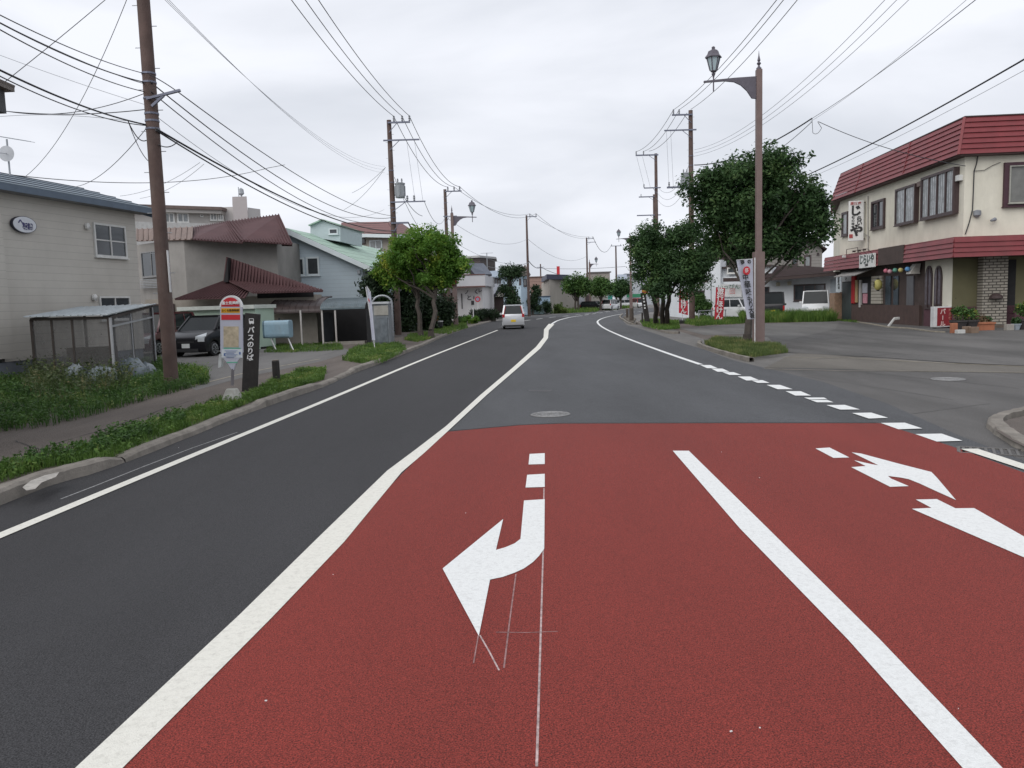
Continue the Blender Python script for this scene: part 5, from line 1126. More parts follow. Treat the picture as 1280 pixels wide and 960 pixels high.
shell(t, 'ground_floor_wall', [l0, l1, V((l1.x, 39.8, 0)), V((l0.x, 39.8, 0))], LZ, zat(374.5, l0), stone)
onbox(t, 'painted_eave_shadow', l0, l1, (322, 364.5, 392, 372), darkm, .06)  # dark strip stands in for the shade below the eave
window(t, l0, l1, (188, 380, 219, 402), fm=brown_f, gm=glass, n=2); window(t, c_, a_, (178, 314, 203, 346), fm=mat('frame_grey', (.2, .2, .2), .5), gm=glass, n=2, fw=.06)
b = MB(); 
for k in range(6): q0 = onwall(178, 350+k*2.0, c_, a_); q1 = onwall(203, 349+k*2.0, c_, a_); n2 = outn(c_, a_); b.bar(q0+n2*.25, q1+n2*.25, .03)
b.build('window_rail', galv, t)
# ---- pale green garage
pg = mat('wall_pale_green', (.42, .54, .44), .8, .08, 1.2, dirt=.3); C0, C1, C2 = wx(229, 37.5, LZ), wx(322, 35.4, LZ), wx(345, 36.9, LZ)
t = thing('green_garage', 'low pale green garage with white cornice behind the black car', 'garage', C1)
zg = zat(384.5, C1); shell(t, 'wall', [C0, C1, C2, C2+(C0-C1)], LZ, zg-.02, pg)
o_ = .12; b = MB(); b.prism([Z(C0, zg-.04)+V((-o_, -o_, 0)), Z(C1, zg-.04)+V((0, -o_*1.3, 0)), Z(C2, zg-.04)+V((o_, 0, 0)), Z(C2+(C0-C1), zg-.04)], .17); b.build('cornice', mat('cornice_white', (.58, .62, .57), .7, .1, 3, dirt=.2), t)
onbox(t, 'gap_vent', C1, C2, (326, 433, 340, 437), darkm, .03)
# ---- fuel tank
tk = wx(347, 33.3, LZ); t = thing('fuel_tank', 'pale blue kerosene tank on thin white legs beside the green garage', 'tank', tk)
x0, x1 = wx(334, 33, LZ).x, wx(362, 33, LZ).x; z0, z1 = zat(422.5, tk), zat(400.5, tk)
b = MB(); rr_ = .22; cy = 33.4; pr = []
for k in range(16):
    a2 = 2*math.pi*(k+.5)/16; ex = .36; pr.append((cy+math.copysign(abs(math.cos(a2))**ex, math.cos(a2))*.34, (z0+z1)/2+math.copysign(abs(math.sin(a2))**ex, math.sin(a2))*(z1-z0)/2))
b.prism([V((x0-.1, y, z)) for y, z in pr], V((x1-x0+.1, 0, 0))); b.build('tank', mat('tank_blue', (.25, .38, .46), .5, .12, 3, dirt=.35, dirtcol=(.2, .14, .1)), t, bevel=.03)
b = MB(); b.prism([V((x0-.16, y, z)) for y, z in pr], V((.05, 0, 0))); b.build('dark_end_face', mat('tank_blue_dark', (.10, .17, .20), .6), t)  # left end face in a darker blue than the tank
for sx in (x0+.1, x1-.12):
    for sy in (-1, 1): b = MB(); b.bar(V((sx, cy+sy*.15, z0+.03)), V((sx+(.28 if sy < 0 else -.05), cy+sy*.34, LZ)), .035); b.build('leg', galv if sy > 0 else mat('white_metal', (.7, .7, .7)), t)
b = MB(); q = V(((x0+x1)/2, cy, z1)); b.tube([q, q+V((0, 0, .1))], .04, 8); b.build('filler_cap', blackm, t)
# ---- carport with curved roof
Y0 = 37.4; brn = mat('carport_brown_sheet', (.06, .042, .04), .5, .25, 3); trn = mat('carport_corrugated_blue_grey', (.11, .145, .16), .4, .3, 5)
t = thing('carport', 'long carport with curved brown roof and rusty white posts', 'carport', wx(390, Y0, LZ))
def vault(xa, xb, yl, yt, m, name, dep=2.6, ribs=8, par=t):
    fa, fb_ = wx(xa, Y0, LZ), wx(xb, Y0+.3, LZ); zl_, zt_ = zat(yl, fa), zat(yt, fa); b = MB(); rings = []
    for k in range(9):
        a2 = math.pi/2*k/8; yy = 1-math.cos(a2); zz_ = math.sin(a2); rings.append([Z(fa, zl_+(zt_-zl_)*zz_)+V((0, dep*yy, 0)), Z(fb_, zl_+(zt_-zl_)*zz_)+V((0, dep*yy, 0))])
    b.grid(rings, 0, close=False); b.grid([[p+V((0, .03, -.03)) for p in r_] for r_ in rings], 0, close=False)
    for j in range(ribs+1):
        for k in range(8): b.bar(rings[k][0].lerp(rings[k][1], j/ribs)+V((0, -.01, .01)), rings[k+1][0].lerp(rings[k+1][1], j/ribs)+V((0, -.01, .01)), .04, .03)
    b.bar(rings[0][0], rings[0][1], .07); b.bar(rings[-1][0], rings[-1][1]-V((0, 0, 0)), .07); return b.build(name, m, par)
vault(338, 403, 391.5, 372.5, brn, 'roof'); vault(403.4, 458, 386.5, 373.5, trn, 'corrugated_roof', ribs=22)
for x, yb in ((378, 432), (404.5, 430), (421, 428)):
    f_ = wx(x, Y0+.1, LZ); b = MB(); b.bar(f_, Z(f_, zat(388, f_)), .07); po = b.build('post', mat('post_white_rusty', (.48, .46, .44), .6, .1, 5, dirt=.5, dirtcol=(.16, .08, .05)), t)
a_, b_ = wx(340, 41, LZ), wx(470, 41.5, LZ)
shell(t, 'rear_wall', [wx(400, 41, LZ), b_, b_+V((0, .15, 0)), wx(400, 41, LZ)+V((0, .15, 0))], LZ, 2.1, darkm)  # near-black wall colour stands in for the unlit inside of the carport
shell(t, 'side_panel', [wx(404, 38, LZ), wx(417, 39.2, LZ), wx(417, 39.2, LZ)+V((0, .08, 0)), wx(404, 38, LZ)+V((0, .08, 0))], LZ, 1.6, mat('panel_slate', (.045, .05, .06), .7, .2))
shell(t, 'side_panel', [wx(459, 37.6, LZ), wx(464, 40.5, LZ), wx(464.5, 40.5, LZ), wx(459.5, 37.6, LZ)], LZ, 1.7, darkm)
b = MB(); b.prism([wx(405, 37.3, LZ), wx(456, 37.6, LZ), wx(456, 37.8, LZ), wx(405, 37.5, LZ)], .14); b.build('sill', conc, t)
shell(t, 'rear_fence', [wx(346, 40, LZ), wx(396, 40, LZ), wx(396, 40.1, LZ), wx(346, 40.1, LZ)], LZ, 1.75, mat('fence_slate', (.11, .125, .14), .8, .2, 1.5))
# ---- grey storage box
s0, s1, s2 = wx(466, 35.2, LZ), wx(487.5, 34.6, LZ), wx(491, 36.2, LZ); zs = zat(379, s1)
t = thing('storage_shed', 'small grey metal storage shed with stained door beside the furled white flag', 'shed', s1)
stm = mat('shed_metal', (.19, .21, .23), .6, .25, 2.2, metal=.2, dirt=.5, dirtcol=(.10, .09, .09)); shell(t, 'body', [s0, s1, s2, s2+(s0-s1)], LZ, zs-.02, stm)
b = MB(); b.prism([Z(s0, zs-.02)+V((-.05, -.08, 0)), Z(s1, zs-.02)+V((.03, -.08, 0)), Z(s2, zs-.02)+V((.06, 0, 0)), Z(s2+(s0-s1), zs-.02)], .09); b.build('roof', mat('shed_roof', (.42, .44, .46), .5, .1, 3), t)
onbox(t, 'upper_panel', s0, s1, (468, 382, 485.5, 394), mat('panel_beige', (.30, .29, .26), .7), .03); onbox(t, 'door', s0, s1, (469, 397, 485, 428), mat('shed_metal_dark', (.13, .15, .17), .6, .35, 3, dirt=.4), .025)
t = None
b = MB(); q = wx(480, 37.5, LZ); zc_ = zat(379, q); ww_ = (wx(491, 37.5).x-wx(467, 37.5).x)/2; th = zat(369.5, q)-zc_
pts = [q+V((-ww_*math.cos(a*math.pi/10), 0, zc_-LZ+th*math.sin(a*math.pi/10))) for a in range(11)]; b.tube([V((pts[0].x, pts[0].y, LZ))]+pts+[V((pts[-1].x, pts[-1].y, LZ))], .05, 6)
tag(b.build('greenhouse_hoop', galv, origin=q, smooth=True), 'pale curved hoop of a small greenhouse rising behind the grey storage shed', 'hoop')
# ---- light blue house with green roof
lb = lined('siding_light_blue', (.46, .54, .59), .22, 'Z', .06, .15, gd=.75, rough=.8, var=.05, scale=1); trimw = mat('trim_white', (.60, .66, .68), .6, .05)
Yh = 46.0; DV = V((.11, 1, 0)).normalized()*17; F0, F1 = wx(350, Yh, LZ), wx(457, Yh, LZ); t = thing('light_blue_house', 'light blue sided house with pale green roof and dormer', 'house', F1)
rp, rl, re_ = at(360, 291, Yh), at(350, 297, Yh), at(457, 333, Yh)
b = MB(); b.prism([F0, F1, Z(F1, zat(333, F1)-.1), Z(rp, rp.z-.08), Z(F0, rl.z-.2)], DV); b.build('wall', lb, t)
groof = lined('roof_pale_green', (.34, .48, .39), .35, 'Z', .1, .5, rough=.6, var=.14, scale=2, dirt=.15)
R0, R1 = at(357, 286.5, Yh-.5), at(462, 334, Yh-.5); R2, R3 = R1+DV*1.06, R0+DV*1.06
b = MB(); b.plate(R1, R2, R3, R0, .08); L0 = at(343, 296, Yh-.5); b.plate(L0, L0+DV, R3, R0, .06); b.build('roof', groof, t)
b = MB(); b.prism([R0+V((0, -.02, .06)), R1+V((0, -.02, .06)), R1+V((0, -.02, -.24)), R0+V((0, -.02, -.24))], V((0, .05, 0))); b.prism([L0+V((0, -.02, .06)), R0+V((0, -.02, .06)), R0+V((0, -.02, -.24)), L0+V((0, -.02, -.24))], V((0, .05, 0))); b.prism([R1+V((.02, 0, -.02)), R2+V((.02, 0, -.02)), R2+V((.02, 0, -.22)), R1+V((.02, 0, -.22))], V((.06, 0, 0))); b.build('barge_board', trimw, t)
window(t, F0, F1, (371.5, 322, 381, 345), n=1, fm=trimw, fw=.1); window(t, F0, F1, (383, 321, 399.5, 344.5), n=1, fm=trimw, gm=glass, fw=.1)
for x, y in ((366, 318), (449, 340)): c = onwall(x, y, F0, F1); b = MB(); b.box(c-V((0, .08, .1)), .16, .14, .2); b.build('wall_lamp', galv, t)
Yd = Yh+3.5
b = MB(); pts_ = [at(388, 296, Yd), at(425.5, 302, Yd), at(425.5, 281, Yd), at(403, 274.5, Yd), at(388, 281, Yd)]; b.prism(pts_, V((.4, 5, 0))); dm = b.build('dormer', mat('dormer_pale', (.47, .55, .57), .7, .05), t)
b = MB(); b.plate(at(402, 273.5, Yd-.2), at(427, 281, Yd-.2), at(427, 281, Yd-.2)+V((.4, 5.4, 0)), at(402, 273.5, Yd-.2)+V((.4, 5.4, 0)), -.07); b.plate(at(385, 281, Yd-.2), at(402, 273.5, Yd-.2), at(402, 273.5, Yd-.2)+V((.4, 5.4, 0)), at(385, 281, Yd-.2)+V((.4, 5.4, 0)), -.07); b.build('dormer_roof', groof, dm)
q0, q1 = at(380, 290, Yd), at(430, 290, Yd); q0.z = q1.z = 0; window(t, q0, q1, (411, 285.5, 422.5, 293), n=1, fm=trimw, gm=glass, fw=.07)
# ---- maroon tile roof house behind
Y = 70; tl = lined('tile_maroon', (.17, .075, .07), .25, 'Z', .2, .9, rough=.6, var=.2, scale=4)
t = thing('tiled_house', 'house with maroon tiled roof behind the light blue house', 'house', wx(470, Y, LZ))
G0, G1 = wx(430, Y, LZ), wx(492, Y-1, LZ); shell(t, 'wall', [G0, G1, G1+V((3, 8, 0)), G0+V((0, 8, 0))], LZ, zat(295, G1), mat('wall_beige', (.36, .33, .29), .85, .1, 1))
b = MB(); b.plate(at(424, 292.5, Y-1), at(494, 294, Y-2), at(484, 278.5, Y+2.5), at(427, 279.5, Y+2.5), .1); b.plate(at(494, 294, Y-2), at(522, 294, Y+4), at(500, 279, Y+5), at(484, 278.5, Y+2.5), .1); b.plate(at(427, 279.5, Y+2.5), at(484, 278.5, Y+2.5), at(500, 285, Y+9), at(427, 286, Y+9), .1); b.build('roof', tl, t)
b = MB(); b.bar(at(424, 293.6, Y-1), at(494, 295.2, Y-2), .12, .28); b.bar(at(494, 295.2, Y-2), at(522, 295, Y+4), .12, .28); b.build('gutter', trimw, t)
window(t, G0, G1, (462, 300, 478, 312), n=2, fm=trimw, gm=glass_lt, fw=.1); window(t, G0, G1, (446, 297, 457, 305), n=1, fm=brown_f, fw=.08)
# ---- white shop with decorated wall
sw = mat('shop_white', (.68, .67, .67), .85, .05, 1, dirt=.12); slate = lined('roof_slate_blue', (.10, .115, .15), .4, 'XY', .1, .5, rough=.55, var=.15, scale=3)
Y = 84; t = thing('white_shop', 'white shop with abstract wall motifs, wide fascia and slate gable roof', 'shop', wx(590, Y, LZ))
H0, H1 = wx(560, Y, LZ), wx(604, Y+.5, LZ); shell(t, 'wall', [H0, H1, H1+V((1, 10, 0)), H0+V((0, 10, 0))], LZ, zat(357, H1), sw)
b = MB(); a_, b_ = wx(556, Y-1.5, LZ), wx(608, Y-1, LZ); z0, z1 = zat(358.5, a_), zat(345, a_); b.prism([Z(a_, z0), Z(b_, z0), Z(b_, z0)+V((.8, 9, 0)), Z(a_, z0)+V((0, 9, 0))], z1-z0); b.build('fascia_band', mat('fascia_pale', (.58, .58, .60), .7, .06, 1), t)
b = MB(); b.prism([Z(a_, z0-.14)+V((0, -.08, 0)), Z(b_, z0-.14)+V((0, -.08, 0)), Z(b_, z0-.14)+V((0, .3, 0)), Z(a_, z0-.14)+V((0, .3, 0))], .13); b.prism([Z(a_, z1+.01)+V((0, -.06, 0)), Z(b_, z1+.01)+V((0, -.06, 0)), Z(b_, z1+.01)+V((0, .3, 0)), Z(a_, z1+.01)+V((0, .3, 0))], .1); b.build('fascia_trim', mat('trim_brown', (.14, .07, .06), .6), t)
b = MB(); b.prism([at(562, 345, Y), at(592, 345, Y), at(583, 330.5, Y), at(577, 333, Y), at(562, 339, Y)], V((0, 6, 0))); b.build('gable', sw, t)
b = MB(); b.plate(at(592.5, 344, Y-.6), at(614, 343.5, Y+3), at(603.5, 330, Y+5), at(581, 330, Y-.6), .12); b.plate(at(581, 330, Y-.6), at(603.5, 330, Y+5), at(575, 335, Y+8), at(564, 337, Y-.6), .1); b.build('roof', slate, t)
b = MB(); b.bar(at(581, 330.4, Y-.7), at(592.5, 344.5, Y-.7), .12, .3); b.bar(at(592.5, 344.6, Y-.7), at(614, 344, Y+2.9), .15, .22); b.build('dark_verge', mat('verge_dark', (.03, .03, .04), .6), t)
ink = mat('motif_dark', (.05, .045, .05), .7)
onbox(t, 'wall_motif', H0, H1, (576.8, 367, 578, 386), ink, .05); onbox(t, 'wall_motif', H0, H1, (589, 376, 592.5, 381), ink, .05); onbox(t, 'wall_motif', H0, H1, (591.8, 370, 592.8, 374), ink, .05)
for x, y, ch, s_ in ((583.5, 365.5, 'ノ', .5), (595.5, 365, 'く', .55), (600, 363.5, 'レ', .45), (586.5, 372.5, 'と', .6)):
    text(ch, onwall(x, y, H0, H1)+V((0, -.05, 0)), (1, 0, 0), (0, 0, 1), s_, ink, t, name='wall_motif', bold=.012)
onbox(t, 'entrance', H0, H1, (562, 366, 570, 392), mat('door_maroon', (.05, .02, .02), .7), .06)
b = MB(); c = wx(598, Y-3, LZ); f_ = c; pz = zat(374, f_); t2 = thing('round_road_sign', 'small round red-rimmed road sign before the decorated white wall', 'road sign', f_)
b = MB(); b.tube([f_, Z(f_, pz+.25)], .035, 8); b.build('post', mat('white_metal', (.7, .7, .7)), t2)
b = MB(); b.lathe(Z(f_, pz)+V((0, -.08, 0)), [(.27, 0), (.28, .02), (.27, .04)], 24, axis='y'); b.build('red_rim', red_p, t2); b = MB(); b.lathe(Z(f_, pz)+V((0, -.095, 0)), [(.17, 0), (.17, .012)], 24, axis='y'); b.build('blue_face', mat('sign_blue_grey', (.3, .3, .42), .5), t2)
b = MB(); q = GL(592, 402.5); b.tube([q, Z(q, zat(384.5, q))], .05, 8); tag(b.build('white_marker_post', mat('white_metal', (.7, .7, .7)), origin=q), 'plain white upright post in the bright bushes left of the silver car', 'post')
# ---- dark brown flat building behind
Y = 118; t = thing('brown_block', 'dark brown flat-roofed block behind the slate gable', 'building', wx(600, Y, 0)); dk = lined('cladding_dark_brown', (.075, .06, .058), .6, 'Z', .1, .3, rough=.8)
a_, b_, c_ = wx(577, Y, 0), wx(602, Y-2, 0), wx(620, Y+3, 0); shell(t, 'wall', [a_, b_, c_, c_+V((0, 8, 0)), a_+V((0, 8, 0))], 0, zat(322, b_), dk)
b = MB(); zt = zat(322, b_); b.prism([Z(a_, zt)+V((-.3, -.3, 0)), Z(b_, zt)+V((0, -.4, 0)), Z(c_, zt)+V((.3, 0, 0)), Z(c_, zt)+V((.3, 8, 0)), Z(a_, zt)+V((0, 8, 0))], .3); b.build('coping', mat('coping_grey', (.4, .4, .4), .6), t)
b = MB(); q = Z(wx(611, Y-2, 0), zat(334, wx(611, Y-2, 0))); b.tube([Z(q, 0), Z(q, zat(316, q))], .06, 6); b.bar(q+V((-.9, 0, 2)), q+V((.9, 0, 2)), .05); b.build('aerial', galv, t)
# ---- low grey-roofed house and light blue house
Y = 96; t = thing('grey_roof_house', 'low house with pale grey slate roof behind the clipped hedge', 'house', wx(612, Y, LZ))
a_, b_ = wx(604, Y, LZ), wx(630, Y, LZ); shell(t, 'wall', [a_, b_, b_+V((0, 6, 0)), a_+V((0, 6, 0))], LZ, zat(371, a_), mat('wall_dark_brown', (.07, .05, .045), .8))
b = MB(); b.plate(at(603, 370, Y-.8), at(617, 370, Y-.8), at(629, 356, Y+3), at(609, 356, Y+3), .15); b.build('roof', lined('roof_grey', (.20, .21, .24), .45, 'XY', .1, .5, rough=.6, var=.15), t)
b = MB(); b.bar(at(603, 371, Y-.9), at(617, 371, Y-.9), .15, .35); b.bar(at(617, 371, Y-.9), at(629, 356.6, Y-.5), .15, .3); b.build('dark_verge', mat('verge_dark', (.03, .03, .04)), t)
b = MB(); b.prism([at(617.5, 371, Y-.3), at(631, 371, Y-.3), at(628, 360, Y-.3)], V((0, .4, 0))); b.build('gable', mat('gable_cream', (.55, .53, .48), .8), t)
onbox(t, 'sign_panel', a_, b_, (608, 371.5, 618, 380), mat('panel_cream_green', (.45, .48, .38), .6), .15, 1.0)
Y = 102; t = thing('pale_blue_house', 'pale blue two-storey house behind the cloud-pruned pine', 'house', wx(640, Y, LZ)); pb = mat('wall_pale_blue', (.48, .60, .70), .8, .06, .6)
a_, b_, c_ = wx(609, Y+2, LZ), wx(652, Y, LZ), wx(663, Y+2, LZ); shell(t, 'wall', [a_, b_, c_, c_+V((0, 6, 0)), a_+V((0, 6, 0))], LZ, zat(345, b_), pb)
b = MB(); b.prism([at(643, 346, Y-.2), at(663.5, 343.5, Y-.2), at(656.5, 330.5, Y-.2)], V((0, 7, 0))); b.build('gable', mat('gable_brown_grey', (.16, .14, .13), .8), t)
b = MB(); b.plate(at(610, 347, Y+1.2), at(645, 347, Y-.5), at(640, 338, Y+3.5), at(612, 340, Y+4), .12); b.build('roof', mat('roof_blue_pale', (.25, .3, .36), .6), t)
window(t, a_, b_, (618, 348, 626, 357), n=2, fm=brown_f, gm=glass, fw=.12); window(t, b_, c_, (654.2, 348.5, 658, 358), n=1, fm=brown_f, fw=.12); window(t, a_, b_, (649, 348, 651.5, 356), n=1, fm=brown_f, fw=.1)
onbox(t, 'white_column', a_, b_, (652.5, 374, 655.5, 395), mat('column_white', (.55, .55, .52), .8), .3, 1.0); onbox(t, 'porch_panel', a_, b_, (625, 376, 631.5, 388), mat('column_white', (.55, .55, .52)), .15, 1.2)
# low pale blue canopy building with columns
Y = 108; t = thing('blue_canopy_building', 'low building with pale blue fascia and white columns right of the slim pole', 'building', wx(680, Y, LZ))
a_, b_ = wx(664, Y, LZ), wx(688, Y+1, LZ); z0, z1 = zat(383, a_), zat(371.5, a_); b = MB(); b.prism([Z(a_, z0), Z(b_, z0), Z(b_, z0)+V((0, 6, 0)), Z(a_, z0)+V((0, 6, 0))], z1-z0); b.build('fascia', mat('fascia_light_blue', (.42, .56, .68), .6, .06, .8), t)
shell(t, 'rear_wall', [a_+V((0, 3, 0)), b_+V((0, 3, 0)), b_+V((0, 6, 0)), a_+V((0, 6, 0))], LZ, z0-.01, mat('wall_dark_grey', (.08, .09, .09), .9))  # set-back wall in one dark grey
for x in (681, 686.5): f_ = wx(x, Y+.5, LZ); b = MB(); b.box(f_, .55, .35, z0-LZ-.01); b.build('column', mat('column_white', (.55, .55, .52)), t)
b = MB(); b.box(wx(672, Y+.4, LZ), 1.8, .4, 1.2); b.build('low_panel', mat('panel_teal', (.22, .30, .30), .7), t)
b = MB(); b.prism([Z(a_, z1)+V((-.1, -.1, 0)), Z(b_, z1)+V((.1, -.1, 0)), Z(b_, z1)+V((.1, 6, 0)), Z(a_, z1)+V((-.1, 6, 0))], .12); b.build('coping', mat('coping_navy', (.05, .08, .12), .6), t)
# pink-tan block
Y = 160; t = thing('tan_block', 'pinkish tan flat block behind the slim pole', 'building', wx(680, Y, 0)); a_, b_ = wx(655, Y, 0), wx(694, Y, 0)
shell(t, 'wall', [a_, b_, b_+V((0, 8, 0)), a_+V((0, 8, 0))], 0, zat(346, b_), lined('wall_pink_tan', (.30, .20, .17), .8, 'Z', .08, .2, rough=.9, var=.08))
b = MB()
for x in (662, 672, 683): f_ = wx(x, Y-.3, 0); b.box(Z(f_, zat(372, f_)), .5, .3, 1.5)
b.build('white_pier', trimw, t)
shell(t, 'parapet', [a_+V((-.2, -.2, 0)), b_+V((.2, -.2, 0)), b_+V((.2, 8, 0)), a_+V((-.2, 8, 0))], zat(346, b_), zat(344.8, b_), mat('parapet_brown', (.15, .10, .09), .8))
# beige building with navy band
Y = 122; t = thing('beige_building', 'beige low building with navy fascia band and a red rooftop box', 'building', wx(700, Y, 0)); bw_ = mat('wall_beige_mid', (.37, .34, .30), .85, .08, .5, dirt=.2)
a_, b_, c_ = wx(687.5, Y, 0), wx(755, Y+30, 0), wx(790, Y+60, 0)
shell(t, 'wall', [a_, b_, b_+V((2, 14, 0)), a_+V((0, 30, 0))], 0, zat(349, a_), bw_)
z0, z1 = zat(349, a_), zat(342.8, a_); a3, b3 = wx(684.5, Y-.6, 0), wx(712, Y+5, 0)
b = MB(); b.prism([Z(a3, z0), Z(b3, z0), Z(b3, z0)+V((1, 14, 0)), Z(a3, z0)+V((0, 20, 0))], z1-z0); b.build('navy_band', mat('band_navy', (.025, .03, .07), .5), t)
b = MB(); q = wx(699, Y+2, 0); b.box(Z(q, z1+.01), .45, .45, zat(333, q)-z1); b.build('red_rooftop_box', mat('box_red', (.55, .03, .04), .5), t)
onbox(t, 'white_opening', a_, b_, (701.5, 353, 703.5, 362), trimw, .1); onbox(t, 'doorway', a_, b_, (732, 369, 736.5, 384), mat('door_dark', (.06, .03, .03), .7), .1); onbox(t, 'white_panel', a_, b_, (723, 371, 730, 383), mat('panel_grey', (.42, .42, .44), .7), .1)
# ---- far buildings beyond the rounded trees
Y = 190; t = thing('far_shop', 'distant grey-brown flat buildings behind the rounded trees', 'building', wx(750, Y, 0)); a_, b_ = wx(738, Y, 0), wx(763, Y, 0)
shell(t, 'wall', [a_, b_, b_+V((0, 10, 0)), a_+V((0, 10, 0))], 0, zat(341.5, a_), mat('far_wall', (.30, .27, .25), .9)); shell(t, 'parapet', [a_+V((-.3, -.3, 0)), b_+V((.3, -.3, 0)), b_+V((0, 10, 0)), a_+V((0, 10, 0))], zat(341.5, a_), zat(340, a_), mat('parapet_dark', (.12, .11, .11), .8))
Y = 200; t = thing('far_white_building', 'distant tall white building behind the far right lamp', 'building', wx(795, Y, 0)); a_, b_ = wx(784, Y, 0), wx(835, Y+10, 0)
shell(t, 'wall', [a_, b_, b_+V((0, 12, 0)), a_+V((0, 12, 0))], 0, zat(345, a_), mat('far_white', (.52, .54, .57), .8, .05, .2)); shell(t, 'roof_band', [a_+V((-.5, -.5, 0)), b_+V((.5, -.5, 0)), b_+V((0, 12, 0)), a_+V((0, 12, 0))], zat(345, a_), zat(342, a_), mat('band_grey', (.16, .17, .19), .7))
for r_ in ((786, 357, 789, 361), (791, 358, 794, 362)): window(t, a_, b_, r_, n=1, fw=.1, fm=trimw)
onbox(t, 'green_fascia', a_, b_, (781, 367.5, 800, 371.5), mat('fascia_green', (.03, .25, .12), .6), .4, .6); onbox(t, 'blue_sign', a_, b_, (783, 361, 787, 367), mat('fascia_blue2', (.12, .22, .35), .6), .3, .5)
t = thing('green_shelter', 'small teal kiosk beyond the far white minivan', 'kiosk', wx(761, 170, 0)); shell(t, 'body', [wx(756, 170, 0), wx(766, 170, 0), wx(766, 173, 0), wx(756, 173, 0)], 0, zat(365, wx(761, 170, 0)), mat('shelter_grey', (.35, .38, .38), .7)); onbox(t, 'teal_panel', wx(756, 170, 0), wx(766, 170, 0), (760, 369.5, 765.5, 375.5), mat('teal', (.04, .25, .22), .6), .1)
b = MB(); f_ = wx(778.5, 158, 0); t = thing('sign_board', 'pale blue-white roadside sign board above the rightmost rounded tree', 'sign', f_)
b.tube([f_, Z(f_, zat(350, f_))], .12, 8); b.build('post', galv, t); b = MB(); z0, z1 = zat(350, f_), zat(343, f_); b.prism([Z(wx(772, 157.8, 0), z0), Z(wx(784, 157.8, 0), z0), Z(wx(784, 158.1, 0), z0), Z(wx(772, 158.1, 0), z0)], z1-z0); b.build('panel', mat('panel_sky', (.50, .56, .66), .5, .08, 1), t)
# ---- right: white building
wb = mat('wall_white_stucco', (.70, .73, .76), .85, .07, .7, dirt=.25, dirtcol=(.35, .36, .37)); bt = mat('eave_brown', (.05, .032, .03), .7)
A, B = wx(858, 69, 0), wx(1078, 63, 0); nn = outn(A, B)
t = thing('white_building', 'long low white building with brown eaves behind the parked vans', 'building', wx(960, 66, 0))
shell(t, 'wall', [A, B, B+V((3, 9, 0)), A+V((0, 9, 0))], 0, zat(339.5, B), wb)
b = MB(); m0, m1 = onwall(948, 350, A, B), onwall(1046, 342, A, B); b.plate(at(946, 350, 64.6), at(1075, 339.5, 61.7), at(1070, 338, 65), at(975, 333, 70), .12); b.build('roof', mat('roof_dark_brown', (.04, .028, .027), .95, .2, 2, spec=.1), t)
b = MB(); b.bar(at(944, 350.5, 64.8), at(1075, 340.2, 61.5), .25, .22); b.bar(at(866, 351.5, 66.5), at(885, 351, 66.2), .3, .3); b.bar(at(904, 350, 66), at(945, 349, 65.5), .3, .3); b.build('eave', bt, t)
b = MB(); T0, T1 = onwall(883, 330, A, B), onwall(902, 330, A, B); T0.z = T1.z = 0; zt_ = zat(325.5, T0); b.prism([T0+nn*.5, T1+nn*.5, T1-nn*2, T0-nn*2], zt_); b.build('stair_tower', wb, t)
U0, U1 = onwall(862, 340, A, B), onwall(964, 340, A, B); U0.z = U1.z = 0; b = MB(); b.prism([U0-nn*.4, U1-nn*.4, U1-nn*5, U0-nn*5], zat(333, U1)); b.build('upper_floor', wb, t)
b = MB(); zz = zat(333, U1); b.prism([Z(U0, zz), Z(U1, zz), Z(U1-nn*5, zz), Z(U0-nn*5, zz)], .15); b.build('upper_roof', bt, t)
window(t, U0, U1, (909, 334, 922, 342), fm=white_f, n=1, fw=.1, out=.1); window(t, U0, U1, (866, 338, 881, 346), fm=brown_f, n=2, fw=.1, out=.1)
window(t, A, B, (867.5, 363, 880.5, 373), fm=brown_f, gm=glass, n=2, fw=.1); window(t, A, B, (889, 363, 896, 372.5), fm=brown_f, n=1, fw=.1); window(t, A, B, (953, 358.5, 961.5, 366), fm=brown_f, n=1, fw=.08)
window(t, A, B, (992, 355, 1032, 376), fm=brown_f, gm=glass, n=3, fw=.12)
for x, y in ((973, 355.5), (987, 354.5), (874, 357.5)): onbox(t, 'vent_box', A, B, (x-2.3, y-2.5, x+2.3, y+2), mat('box_cream', (.45, .42, .33), .6), .3)
onbox(t, 'door', A, B, (1038, 349, 1048, 381), mat('door_white_blue', (.45, .50, .54), .6), .06)
b = MB(); f_ = onwall(893.5, 370, A, B)+nn*1.5; f_.z = 0; b.tube([f_, Z(f_, zat(341, f_))], .04, 6); b.build('downpipe', galv, t)
# shop cloth sign on it
q = [onwall(903, 371, A, B)+nn*.7, onwall(929, 371, A, B)+nn*.7, onwall(929, 356, A, B)+nn*.7, onwall(903, 355.5, A, B)+nn*.7]
t = thing('shop_banner', 'white shop banner with faint green and red characters behind the festival banner', 'banner', V((q[0].x, q[0].y, 0)))
b = MB(); b.prism(q, nn*.03); pn = b.build('panel', mat('panel_white', (.62, .62, .62), .6), t); b = MB()
for k in (0, 1): b.bar(Z(q[k], 0)-nn*.05, Z(q[k], q[3-k].z)-nn*.05, .06)
b.build('post', galv, t); X_ = (q[1]-q[0]).normalized()
text('いっぴん', onwall(913, 358.8, A, B)+nn*.75, X_, (0, 0, 1), .45, mat('ink_green_dark', (.10, .22, .16), .6), pn); text('回', onwall(917.5, 364.5, A, B)+nn*.75, X_, (0, 0, 1), .5, mat('ink_pale_red', (.6, .2, .2), .6), pn)
